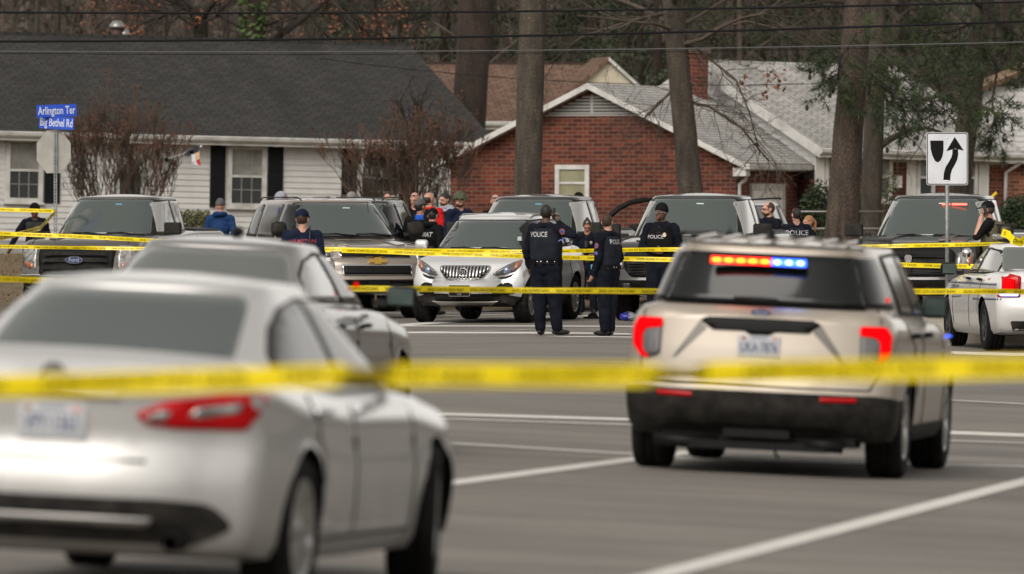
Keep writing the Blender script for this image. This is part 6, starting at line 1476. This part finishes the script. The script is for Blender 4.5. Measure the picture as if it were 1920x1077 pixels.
        if ex == 'backpack':
            mb = MB(); mb.box((-.14, .14, 1.02), (.14, .25, 1.42)); q = part('vest_back_pack', mb, OLIVE); mdd = q.modifiers.new('b', 'BEVEL'); mdd.width = .035; mdd.segments = 3
            for zz in (1.12, 1.24): mb = MB(); mb.box((-.15, .13, zz), (.15, .256, zz+.02)); part('strap', mb, BLK, q)
            mb = MB(); 
            for s_ in (-1, 1): mb.box((s_*.09-.025, .05, 1.46), (s_*.09+.025, .16, 1.50), M=None)
            part('shoulder_strap', mb, OLIVE)
            for s_ in (-1, 1):
                for zz in (1.05, 1.16): mb = MB(); mb.box((s_*.19-.03, -.07, zz), (s_*.19+.03, .06, zz+.09)); q = part('pouch', mb, OLIVE); mdd = q.modifiers.new('b', 'BEVEL'); mdd.width = .012
        if ex == 'radio': mb = MB(); mb.box((-.028, -.168, 1.28), (.028, -.13, 1.40)); mb.tube([(.0, -.15, 1.40), (0, -.15, 1.50)], .006, n=5); part('radio', mb, RUB)
        if ex == 'radioback': mb = MB(); mb.box((-.03-.07, .125, 1.10), (.03-.07, .17, 1.26)); mb.tube([(-.08, .15, 1.26), (-.09, .135, 1.42), (-.10, .10, 1.52), (-.10, .05, 1.60)], [.014, .010, .008, .006], n=6); part('radio_and_strap', mb, RUB)
        if ex == 'tag': mb = MB(); mb.box((.09, -.15, .86), (.115, -.135, .96)); part('blue_key_tag', mb, STICKB)
    return o
CR = dict(eL=(.29, .0, 1.17), wL=(.06, -.20, 1.14), hL=(-1, -.1, .0), eR=(-.29, .0, 1.17), wR=(-.05, -.215, 1.12), hR=(1, -.1, -.1))
FR = dict(eL=(.27, .03, 1.17), wL=(.14, -.22, 1.10), hL=(-.6, -.6, .3), eR=(-.27, .03, 1.17), wR=(-.14, -.22, 1.10), hR=(.6, -.6, .3))
W = dict(vox=.012)
person(1024, 382, 119.5, 156, (16, 3), SKD, NAVY, NAVY, ('short', HD), label='officer seen from behind with a phone at his ear, before the silver crossover', pose=dict(eR=(-.375, -.06, 1.38), wR=(-.15, -.06, 1.555), hR=(.3, .1, .75), eL=(.285, .03, 1.16), wL=(.27, -.05, .93), kL=(.10, -.02, .5), aL=(.09, .0, .085), aR=(-.16, .0, .085), fL=.2, fR=-.95), vest=NAVYV, back=[('POLICE', 1.385, .098, LETW, .8, -.035)], patches=((-1, 1.3),), belt=True, extra=('collar', 'phoneR'), build=1.24, **W)
person(1139, 400, 119.6, -128, (-62, 2), SKL, NAVY, NAVY, ('short', HB), label='officer with short brown hair seen from behind, right of the officer on the phone', pose=dict(eR=(-.26, .03, 1.15), wR=(-.20, -.15, .92), eL=(.25, .03, 1.16), wL=(.26, -.08, .90), kL=(.06, -.01, .5), aL=(.06, 0, .085), kR=(-.07, 0, .5), aR=(-.06, .0, .085)), vest=NAVYV, back=[('POLICE', 1.385, .098, LETW, .8, .005)], patches=((1, 1.3), (-1, 1.3)), belt=True, extra=('collar',), build=1.14, **W)
person(1101, 412, 133.5, -8, (8, 32), SKM, NAVY, NAVY, ('bun', HD), label='female officer with her hair in a bun, looking down between two officers', pose=dict(FR), patches=((-1, 1.3), (1, 1.3)), belt=True, extra=('badge', 'tag', 'radio'), build=.92, **W)
person(1240, 380, 124.3, -14, (-30, -2), SKD, NAVY, NAVY, None, ('beanie', BLK), label='officer in a black knit cap and glasses, hands folded, before the dark pickup', pose=dict(CR), vest=BLK, front=[('POLICE', -.05, 1.33, .075, LETW)], patches=((-1, 1.3), (1, 1.3)), belt=True, extra=('badge', 'collar', 'radio'), glasses=(mat('clear_glasses', (.3, .3, .3), .1), .008), build=1.2, **W)
person(567, 390, 110, 184, (-16, 4), SKL, NAVYB, NAVY, ('short', HB), ('cap', NAVYB), label='man in a navy cap and fire crew sweatshirt seen from behind', back=[('HAMPTON', 1.385, .078, LETR, .95), ('LADDER', 1.275, .092, LETW, 1.05), ('FIRE  RESCUE', 1.18, .055, LETR, .9), ('6', 1.275, .24, LETR)], extra=('radioback',), build=1.22, **W)
person(413, 372, 148, 172, (0, 8), SKL, BLUEJ, BLK, None, ('beanie', CAPG), label='man in a blue hooded jacket and grey knit cap, seen from behind by the hedge', pose=dict(FR), hood=True, build=1.12, **W)
person(64, 381, 147, 10, (-50, 20), SKD, NAVY, BLK, None, ('beanie', BLK), label='person in dark uniform reaching down left beside the grey pickup mirror', pose=dict(eR=(-.33, -.02, 1.22), wR=(-.46, -.10, .98), hR=(-.3, 0, -1), eL=(.27, .02, 1.18), wL=(.24, -.12, .98)), bend=10, patches=((-1, 1.3),), build=1.05)
person(529, 357, 150, 75, (10, 0), SKM, GREYC, BLK, None, ('hood', GREYC), label='person in a pale grey hood behind the bronze SUV roof, farthest left there', extra=(), build=1.05)
person(604, 370, 150, 175, (0, 0), SKM, BLK, BLK, ('short', HD), ('cap', BLK), label='black cap just showing above the middle of the bronze SUV roof')
person(660, 358, 150, 165, (-30, 0), SKL, NAVY, BLK, ('short', HG), label='man with cropped grey hair seen from behind above the bronze SUV roof', build=1.1)
person(646, 365, 152.5, 20, (20, 0), SKL, BLK, BLK, ('full', HB), label='brown-haired person half hidden left of the grey-haired man')
person(712, 369, 151, 30, (0, 0), SKM, BLK, BLK, ('full', HD), label='dark-haired head low behind the SUV roof, left of the camouflage cap')
person(727, 358, 153.5, 15, (-20, 0), SKL, NAVY, BLK, ('full', HB), label='brown-haired man behind the camouflage cap')
person(737, 365, 149, 160, (0, 0), SKL, CAMO, BLK, ('short', HB), ('cap', CAMO), label='person in a camouflage cap above the bronze SUV roof')
person(745, 372, 151.5, 170, (0, 0), SKM, BLK, BLK, ('short', HD), ('cap', NAVYB), label='dark blue cap low behind the second SUV roof', build=.95)
person(778, 360, 146.5, -10, (-15, 8), SKL, BLK, BLK, ('fringe', HB), label='bald man with sunglasses pushed up on his head, facing the camera', glasses=(RUB, .085), build=1.1)
person(788, 371, 141, 168, (-30, 0), SKM, BLK, BLK, ('short', HD), ('cap', CAPG), label='officer in a grey cap with a blue collar and a POLICE vest', vest=BLK, back=[('POLICE', 1.36, .12, LETW, .95)], extra=('bluecollar',), build=1.1, **W)
person(804, 360, 148, 155, (-25, 0), SKL, REDC, BLK, ('fringe', HD), label='man in a bright red jacket with thinning hair, seen from behind', extra=('collar',), collar=REDC, build=1.2)
person(811, 389, 134.5, 125, (40, 18), SKL, BLK, BLK, ('short', HD), ('cap', BLK), label='man in a black hooded sweatshirt bending his head beside the silver crossover', hood=True, back=[('SWAT', 1.36, .11, LETW, .95)], build=1.15, **W)
person(834, 361, 150, -25, (-25, 10), SKL, GREYC, BLK, ('full', HD), label='dark-haired bearded man in a grey hooded top and black vest', vest=BLK, beard=BRD, hood=True, build=1.12, **W)
person(862, 359, 145.5, 35, (-60, 12), SKL, NAVYB, BLK, ('short', HD), ('helmet', HELM), label='bearded man in an olive combat helmet and navy jacket', beard=BRD, build=1.2, **W)
person(929, 364, 148, 0, (10, 5), SKL, BLK, BLK, ('short', HG), label='man with sunglasses on his forehead behind the black pickup roof', glasses=(RUB, .075))
person(1085, 359, 147, 170, (0, 0), SKM, BLK, BLK, ('short', HD), ('cap', BLK), label='black cap showing above the rear of the black pickup roof')
person(1310, 366, 149, 20, (0, 0), SKM, BLK, BLK, ('short', HD), ('cap', BLK), label='dark cap just above the roof of the pickup behind the knit-capped officer')
person(1399, 372, 143, 150, (10, 0), SKL, BLUEJ, BLK, ('short', HB), label='man in a blue jacket behind the pickup bed, left of the man in sunglasses', build=1.05)
person(1441, 378, 139, -45, (-25, 0), SKL, NAVY, NAVY, ('short', HB), label='bearded officer in dark sunglasses before the white garage door', glasses=(RUB, .008), beard=HB, extra=('badge', 'collar'), patches=((-1, 1.3), (1, 1.3)), build=1.12, **W)
person(1493, 389, 135.5, 186, (18, 0), SKL, NAVY, NAVY, ('short', HD), label='dark-haired officer seen from behind above the tan SUV roof', vest=NAVYV, back=[('POLICE', 1.375, .12, LETW, 1.0)], build=1.1, **W)
person(1516, 404, 140, -70, (10, 0), SKL, BLK, BLK, ('pony', HR), label='woman with tied-back reddish blond hair behind the tan SUV', build=.95)
person(1862, 375, 128.5, -105, (-10, 4), SKL, BLK, BLK, ('short', HB), ('cap', BLK), label='man in an olive tactical vest and dark cap on the phone at the truck window', short_sleeve=True, pose=dict(eL=(.26, -.20, 1.27), wL=(.17, -.14, 1.58), hL=(-.4, .2, .7), eR=(-.24, -.12, 1.22), wR=(-.18, -.36, 1.15)), vest=OLIVE, extra=('backpack', 'phoneL'), build=1.05, bend=6, **W)
person(278, 364, 149, 10, (20, 0), SKL, BLK, BLK, ('short', HB), label='top of a brown-haired head above the grey pickup cab, the left of two')
person(301, 368, 150.5, 170, (0, 0), SKM, BLK, BLK, ('short', HD), ('cap', BLK), label='dark cap above the rear of the grey pickup cab, the right of two')
# ------------------------------------------------------------------ signs
GALV = mat('galvanised_post', (.28, .29, .29), .5, .6, noise_=(12, (.20, .21, .21), .4, .6)); SBLUE = mat('street_sign_blue', (.012, .075, .52), .4); SWHT = mat('sign_white', (.64, .66, .70), .4, noise_=(3, (.58, .59, .63), .4, .6)); SBLK = mat('sign_black', (.008, .008, .008), .6, spec=.1); SGRY = mat('bare_aluminium_sign_back', (.40, .385, .35), .55, .3, noise_=(4, (.33, .32, .29), .4, .6))
def plate_poly(w_, h_, r_): return round_poly([(-w_/2, -h_/2), (w_/2, -h_/2), (w_/2, h_/2), (-w_/2, h_/2)], r_)
def perf_post(mb, h):
    for x0, x1 in ((-.028, -.012), (.012, .028)): mb.box((x0, -.022, 0), (x1, .022, h))
    for k in range(int(h/.05)): mb.box((-.012, -.022, k*.05), (.012, .022, k*.05+.028))
sp_d = 139; p = at(104, 395, sp_d); zg_ = float(G(p.x, sp_d)); post = empty('sign_post', (p.x, sp_d, zg_), label='galvanised post carrying two blue street name blades and a stop sign back', cat='street sign')
mb = MB(); topz = CAMZ+(HZ-240)/FPX*sp_d-zg_; perf_post(mb, topz+.02); mb.build('post', GALV, post)
kx = sp_d/FPX; oc = [(.455*math.cos(R(22.5+45*k))/math.cos(R(22.5))*.93*.93, .455*math.sin(R(22.5+45*k))/math.cos(R(22.5))*1.0) for k in range(8)]
oc = [(x*.78, y*1.0) for x, y in oc]; zc = CAMZ+(HZ-285)/FPX*sp_d-zg_; s_ = 40*kx/.455; mb = MB(); mb.prism([(x*s_*1.18-.03, y*s_+zc) for x, y in oc], .03, .035); o = mb.build('stop_sign_back', SGRY, post, fix=True)
mb = MB(); mb.prism([(x*s_*1.18-.03, y*s_+zc) for x, y in oc], .036, .038); mb.build('red_face', REDL, o, fix=True)
for (txt, yc, w_, h_, yaw, dx) in (('Arlington Ter', 208, 74, 23, R(14), .02), ('Big Bethel Rd', 231, 66, 23, R(-18), .02)):
    z = CAMZ+(HZ-yc)/FPX*sp_d-zg_; W_ = w_*kx/math.cos(yaw); H_ = h_*kx; mb = MB(); mb.prism(plate_poly(W_, H_, .02), -.004, .004); o = mb.build('street_name_blade', SBLUE, post, fix=True); o.location = (dx, -.045 if yaw > 0 else -.06, z); o.rotation_euler = (0, R(-2 if yaw > 0 else 3), yaw)
    vs, fs = text_geo(txt, H_*.92, .012, 1.); xs = [v[0] for v in vs]; k = (W_*.93)/(max(xs)-min(xs)); mb = MB(); mb.add([(x*k, -.006, y) for x, y in vs], fs, 0, False); mb.add([(x*k, .006, y) for x, y in vs], fs, 0, False); mb.build('lettering', SWHT, o)
mb = MB(); mb.box((-.03, -.03, topz-.05), (.05, .03, topz+.35)); mb.build('bracket', GALV, post)
# keep-right sign
md_ = 122.5; p = at(1776, 395, md_); zm_ = .08; ks = empty('median_sign', (p.x, md_, zm_), label='white median sign with a black shield and a curved up arrow', cat='road sign'); kx = md_/FPX
zc = CAMZ+(HZ-298)/FPX*md_-zm_; mb = MB(); mb.tube([(0, .02, 0), (0, .02, zc+.1)], .030, n=12); mb.build('post', GALV, ks)
mb = MB(); mb.prism([(x, y+zc) for x, y in plate_poly(78*kx, 99*kx, .035)], -.012, -.008); f_ = mb.build('sign_panel', SWHT, ks, fix=True)
mb = MB()
q1 = plate_poly(76*kx, 97*kx, .032); q2 = plate_poly(73*kx, 94*kx, .028); n = len(q1); mb.add([(x, -.0135, y+zc) for x, y in q1]+[(x, -.0135, y+zc) for x, y in q2], [(k, (k+1) % n, (k+1) % n+n, k+n) for k in range(n)], 0, False); mb.build('black_border', SBLK, f_)
def pxs(pts): return [((x-1777)*kx, (298-y)*kx+zc) for x, y in pts]
mb = MB(); sh = pxs([(1745, 264), (1770, 264), (1770, 282), (1768, 294), (1764, 302), (1759, 305), (1754, 302), (1749, 292), (1746, 280)]); mb.add([(x, -.014, z) for x, z in sh], [tuple(range(len(sh)))], 0, False); mb.build('shield_symbol', SBLK, f_)
mb = MB(); cl = [(1776, 338, 6.5), (1777, 326, 6.5), (1780, 316, 6.5), (1786, 306, 6.2), (1790, 298, 6), (1792, 290, 5.6), (1792, 280, 5.2)]; L_ = []; Rr = []
for i, (x, y, w_) in enumerate(cl):
    a = Vector(cl[max(0, i-1)][:2]); b = Vector(cl[min(len(cl)-1, i+1)][:2]); dd = (b-a).normalized(); nn = Vector((dd.y, -dd.x)); L_.append((x-nn.x*w_, y-nn.y*w_)); Rr.append((x+nn.x*w_, y+nn.y*w_))
pts = pxs(L_+Rr); n = len(cl); mb.add([(x, -.014, z) for x, z in pts], [(i, i+1, n+i+1, n+i) for i in range(n-1)], 0, False); hd_ = pxs([(1775, 284), (1791, 257), (1808, 283), (1792, 279)]); mb.add([(x, -.0141, z) for x, z in hd_], [(0, 1, 3), (3, 1, 2)], 0, False); mb.build('arrow_symbol', SBLK, f_)
mb = MB(); [mb.ell((0, -.014, zc+dz), (.012, .005, .012)) for dz in (.30, -.32)]; mb.build('bolts', CHROME, f_)
# concrete median
CONC = mat('concrete_kerb', (.33, .29, .235), .85, noise_=(2.5, (.42, .38, .31), .35, .65)); mb = MB(); vs = []
mp_ = [(4.55, 119.8), (8.6, 119.8), (9.4, 122), (9.4, 134), (4.2, 134), (4.2, 121)]
mb.add([(x, y, -.4) for x, y in mp_]+[(x, y, .085+.10*float(S(y, 119, 131))) for x, y in mp_], [tuple(range(5, -1, -1)), tuple(range(6, 12))]+[(k, (k+1) % 6, (k+1) % 6+6, k+6) for k in range(6)], 0, False)
mo = mb.build('median', CONC, kind='structure'); mdf = mo.modifiers.new('b', 'BEVEL'); mdf.width = .03; mdf.segments = 2
# ------------------------------------------------------------------ barrier tapes
def tape(pts, wd, label, phase=0., flip=0, twist=(), txt='CRIME SCENE DO NOT CROSS', name='barrier_tape', sag=0., n=160, group=None, slack=0., ripple=.0):
    """pts: world points; text repeated along it; flip 1 mirrored, 2 upside down"""
    P = [Vector(p) for p in pts]; seg = [0]
    for a, b in zip(P[:-1], P[1:]): seg.append(seg[-1]+(b-a).length)
    LT = seg[-1]
    def pos(s):
        s = max(0, min(LT, s)); i = 0
        while i < len(P)-2 and s > seg[i+1]: i += 1
        t = (s-seg[i])/max(1e-6, seg[i+1]-seg[i]); q = P[i].lerp(P[i+1], t); q.z -= sag*4*t*(1-t); return q
    def tw(s):
        u = s/LT; a = ripple*math.sin(u*LT*2.3+phase*7)+ripple*.6*math.sin(u*LT*5.1)
        for (c, w_, ang) in twist: a += ang*float(S(u, c-w_, c+w_))
        return a
    def fr(s, v, off=0.):
        q = pos(s); d = (pos(s+.05)-pos(s-.05)).normalized(); up = Vector((0, 0, 1)); up = (up-d*up.dot(d)).normalized(); nn = d.cross(up); a = tw(s); w_ = up*math.cos(a)+nn*math.sin(a); n2 = d.cross(w_); return q+w_*(v*(1-.10*abs(noise.noise(Vector((s*1.7, 3.1, phase*9)))))+wd*.10*noise.noise(Vector((s*1.1, phase*7, 0))))+n2*(off+wd*.16*noise.noise(Vector((s*4.3, v*14, phase*5)))*(1-(abs(v)/wd)))
    mb = MB(); vs = []
    for k in range(n+1):
        s = LT*k/n; [vs.append(fr(s, v, 0.)) for v in (-wd/2, -wd/4, 0, wd/4, wd/2)]
    mb.add(vs, [(5*k+j, 5*k+j+1, 5*k+j+6, 5*k+j+5) for k in range(n) for j in range(4)], 0, True)
    g, fs = text_geo(txt, wd*.66, .0, 1.0); xs = [v[0] for v in g]; tw_ = max(xs)-min(xs); step = tw_+wd*1.6; s = phase*step-step; 
    while s < LT+step:
        V_ = []; ok = True
        for x, y in g:
            xx = x-min(xs); 
            if flip & 1: xx = tw_-xx
            if flip & 2: y = -y; 
            ss = s+xx
            V_.append(ss)
        keep = [all(.02 < V_[i] < LT-.02 for i in f) for f in fs]
        if any(keep):
            for off in (.003, -.003): mb.add([fr(V_[i], (-g[i][1] if flip & 2 else g[i][1])-wd*.02, off) for i in range(len(g))], [f for f, k_ in zip(fs, keep) if k_], 1, False)
        s += step
    return mb.build(name, [YEL, TXT], label=label, cat='barrier tape', group=group)
T_ = at
tape([T_(-60, 726, 27.2), T_(640, 706, 27.6), T_(1200, 702, 28), T_(1990, 687, 28.5)], .076, 'blurred yellow tape stretched across the whole foreground', .3, 0, ripple=.10, twist=((.33, .01, .9), (.37, .01, -.9), (.62, .012, .8), (.66, .01, -.8)), n=400)
tape([T_(-30, 523, 84), T_(640, 541, 86), T_(960, 544.5, 88), T_(1300, 546, 90), T_(1700, 547, 92), T_(1990, 547, 93)], .062, 'yellow tape crossing at knee height of the two officers', .1, 3, ripple=.25, n=300)
tape([T_(560, 467, 121.5), T_(800, 470, 121), T_(960, 472, 121), T_(1260, 468, 120.5), T_(1700, 461, 119.5), T_(1990, 455, 118.5)], .058, 'upper yellow tape passing behind the two officers at waist height', .55, 3, ripple=.35, n=260)
tape([T_(640, 470, 121.2), T_(830, 476, 120.8), T_(1010, 482, 120.5), T_(1240, 487, 120.2), T_(1700, 497, 119.0), T_(1830, 500, 119), T_(1990, 492, 118.8)], .066, 'lower yellow tape reading toward the camera behind the two officers', .12, 0, ripple=.12, n=260)
tape([T_(-60, 436, 128), T_(135, 443, 127.5), T_(300, 452, 127), T_(560, 468, 126)], .062, 'yellow tape over the bonnet of the grey pickup', .2, 1, ripple=.15, n=160)
tape([T_(-60, 462, 126), T_(200, 465.5, 126), T_(430, 468, 125.5), T_(620, 470, 125)], .054, 'yellow tape over the grille of the grey pickup', .7, 2, ripple=.35, n=160)
tape([T_(-60, 392, 139.6), T_(104, 396, 139.05)], .062, 'short yellow tape tied to the street name post from the left', .4, 0, ripple=.1, n=60)
tape([T_(104, 398, 138.95), T_(75, 428, 134), T_(20, 443, 130), T_(-40, 455, 127)], .075, 'slanting yellow tape running down from the street name post', .3, 1, ripple=.2, n=80)
tape([T_(1878, 437, 114.6), T_(1890, 441, 114.6), T_(1899, 452, 114.5), T_(1914, 456, 114.6), T_(1926, 447, 114.7)], .11, 'loose end of yellow tape bunched on the roof of the white police sedan', .2, 0, n=40)
# ------------------------------------------------------------------ overhead wires
WIRE = mat('black_cable', (.012, .012, .013), .7, spec=.1)
def wire(a, b, r_, sag, label, m=WIRE):
    mb = MB(); A, B = Vector(a), Vector(b); pts = []
    for k in range(33): t = k/32; q = A.lerp(B, t); q.z -= sag*4*t*(1-t); pts.append(q)
    mb.tube(pts, r_, n=6); mb.build('overhead_cable', m, label=label, cat='cable', group='overhead cables across the street')
wire(at(-200, 22, 150), at(2120, -2, 150), .019, .11, 'topmost thick black overhead cable')
wire(at(-200, 78, 151), at(2120, 32, 151), .021, .12, 'thick black overhead cable just under the ridge of the dark roof')
wire(at(-200, 95, 151), at(2120, 74, 151), .010, .10, 'thin overhead cable below the thick one', mat('grey_cable', (.10, .10, .10), .6))
wire(at(-200, 98, 152), at(2120, 78, 152), .006, .12, 'lowest thin overhead cable over the roofs')
wire(at(600, 110, 186), at(1680, 150, 180), .008, .30, 'slack service wire before the brown roof')
# ------------------------------------------------------------------ chain-link fence behind the pickups
fz = at(1500, 0, 160); fe = empty('chain_link_fence', (fz.x, 160, float(G(fz.x, 160))), label='low chain-link fence with a pale top rail in front of the pine trunks', cat='fence')
FM = mat('fence_wire', (.30, .29, .27), .5, .6); mb = MB(); mb.tube([(0, 0, .86), (2.3, -.2, .86)], .022, n=6); mb.build('top_rail', FM, fe)
mb = MB(); mb.tube([(0, 0, 1.18), (1.6, .6, 1.18)], .018, n=6); mb.build('rear_rail', FM, fe)
for k in range(3): mb = MB(); mb.tube([(k*1.15, -k*.1, 0), (k*1.15, -k*.1, .88)], .025, n=6); mb.build('post', FM, fe)
mb = MB()
for k in range(46): x = k*.05; mb.tube([(x, -x*.087, .0), (min(2.3, x+.43), -x*.087, .86)], .0022, n=3, cap=False); mb.tube([(x, -x*.087, .0), (max(0, x-.43), -x*.087, .86)], .0022, n=3, cap=False)
mb.build('mesh', FM, fe)
# colourful windsock bird hanging off the shrub, and its rod
p = at(362, 292, 180); ws = empty('hanging_windsock', p, label='colourful fabric windsock hanging on a thin rod before the white siding', cat='windsock')
cols = [mat('sock_black', (.02, .02, .03), .8), mat('sock_orange', (.55, .20, .03), .8), mat('sock_white', (.6, .58, .6), .8), mat('sock_red', (.5, .02, .02), .8), mat('sock_peach', (.6, .38, .22), .8)]
mb = MB()
def q_(pts, mi):
    n_ = len(pts); V_ = [((x-362)*180/FPX, 0, (292-y)*180/FPX) for x, y in pts]; mb.add([(a, -.02, c) for a, _, c in V_]+[(a, .02, c) for a, _, c in V_], [tuple(range(n_)), tuple(range(2*n_-1, n_-1, -1))]+[(k, (k+1) % n_, (k+1) % n_+n_, k+n_) for k in range(n_)], mi, False)
q_([(345, 289), (353, 283), (362, 280), (364, 288), (354, 293), (346, 292)], 0); q_([(354, 285), (362, 282), (364, 286), (358, 289)], 1); q_([(361, 280), (366, 274), (374, 276), (372, 284), (364, 287)], 0); q_([(359, 290), (366, 289), (369, 302), (360, 308)], 2); q_([(366, 288), (374, 284), (374.5, 300), (368, 302)], 4); q_([(368, 302), (374.5, 298), (377, 311), (370, 308)], 3); q_([(360, 306), (369, 302), (371, 310), (365, 309)], 2)
mb.build('cloth', cols, ws, fix=True); mb = MB(); V_ = lambda x, y: ((x-362)*180/FPX, .0, (292-y)*180/FPX); mb.tube([V_(312, 298), V_(340, 290), V_(376, 275)], .006, n=5); mb.ell(V_(377, 275), (.03, .02, .02)); mb.build('rod', SWHT, ws); mb = MB(); mb.ell(V_(312, 300), (.04, .03, .05)); mb.build('rod_holder', BLK, ws)
# ------------------------------------------------------------------ things lying on the road
def gpt(px, py): x, y = ground_at(px, py); return x, y, float(G(x, y))
x, y, z = gpt(1109, 598); hat_ = empty('dropped_hat', (x, y, z), label='black hat lying on the road between the two officers', cat='hat'); mb = MB(); mb.ell((0, 0, .01), (.13, .11, .035), n=20, m=8); mb.build('brim', BLK, hat_); mb = MB(); mb.ell((.02, .0, .03), (.08, .08, .065), n=20, m=8); mb.build('crown', BLK, hat_)
def crumple(name, px, py, w_, h_, m, m2, label, seed, cat):
    x, y, z = gpt(px, py); mb = MB(); rings = []; rr_ = random.Random(seed)
    for j in range(9):
        a = math.pi*j/8; rings.append([Vector((math.cos(t)*math.sin(a)*w_/2*(1+.45*noise.noise(Vector((math.cos(t)*2, math.sin(t)*2+seed, j*.6)))), math.sin(t)*math.sin(a)*w_*.4, h_/2+math.cos(a)*h_/2*(1+.35*noise.noise(Vector((math.cos(t)*3+seed, math.sin(t)*3, j*.8)))))) for t in np.linspace(0, 2*math.pi, 25)[:-1]])
    mb.loft(rings, sm=False)
    for i, f in enumerate(mb.f):
        if mb.v[f[0]][0] < -.02*w_+.06*w_*math.sin(i*1.7): mb.m[i] = 1
    o = mb.build(name, [m, m2], fix=True, label=label, cat=cat); o.location = (x, y, z); return o
crumple('crumpled_package', 1178, 602, .27, .13, mat('white_plastic_bag', (.55, .55, .58), .4), mat('blue_print', (.04, .05, .40), .4), 'crumpled white and blue package on the road right of the officers', 3, 'package')
crumple('red_cap', 1173, 591, .07, .05, REDC, REDC, 'small red object behind the white and blue package', 5, 'litter')
crumple('dark_item', 1190, 590, .13, .04, BLK, BLK, 'small dark object on the road beside the red one', 8, 'litter')
crumple('dark_item', 1150, 589, .10, .03, BLK, BLK, 'flat dark object behind the legs of the brown-haired officer', 9, 'litter')
x, y, z = at(1808, 0, 137).x, 137, 0
# yellow boom tip by the bush, strobe bar in the right pickup
p = at(1862, 366, 150); mb = MB(); a = at(1848, 382, 150); b = at(1869, 361, 150); g_ = Vector((a.x-.5, 150, .3)); mb.tube([g_, a, b], [.035, .032, .028], n=8); mb.build('yellow_pole', mat('yellow_pole_paint', (.65, .42, .02), .5), label='yellow pole sticking up beside the dark bush at the right', cat='pole')
W2 = ram2.root
for (x0, x1) in ((-.50, -.27), (-.24, -.12)):
    yy = ram2.cbvh.ray_cast(Vector((x1, 9, 1.735)), Vector((0, -1, 0)))[0].y
    mb = MB(); mb.box((x0, yy+.03, 1.735), (x1, yy+.05, 1.765)); o = mb.build('strobe_lamp', mat('strobe_red', (1, .1, .08), .3, emit=(1, .10, .06), es=3), W2)
# raised tilted door frame of the black pickup, standing open
dr = bpy.data.objects.new('open_door', None); COL.objects.link(dr); dr.parent = truck5.root; dr.location = (-1.0, .95, 0); dr.rotation_euler = (0, 0, R(-62))
mb = MB(); mb.prism([(0, .62), (-1.10, .62), (-1.12, 1.24), (0, 1.24)], -.04, .04, M=Matrix.Rotation(R(90), 4, 'Z')@Matrix.Rotation(R(0), 4, 'Z')); mb.build('door_panel', BLACKP, dr, fix=True)
mb = MB(); Mz = Matrix.Rotation(R(90), 4, 'Z'); pts = [(0, 0, 1.22), (-.25, 0, 1.45), (-.52, 0, 1.68), (-.72, 0, 1.78), (-.95, 0, 1.82), (-1.13, 0, 1.82), (-1.16, 0, 1.5), (-1.12, 0, 1.22)]; mb.tube([Mz@Vector(q) for q in pts], [.05, .05, .048, .046, .045, .045, .04, .04], n=8); mb.build('window_frame', TRIM, dr)
# white SUV seen through that door frame
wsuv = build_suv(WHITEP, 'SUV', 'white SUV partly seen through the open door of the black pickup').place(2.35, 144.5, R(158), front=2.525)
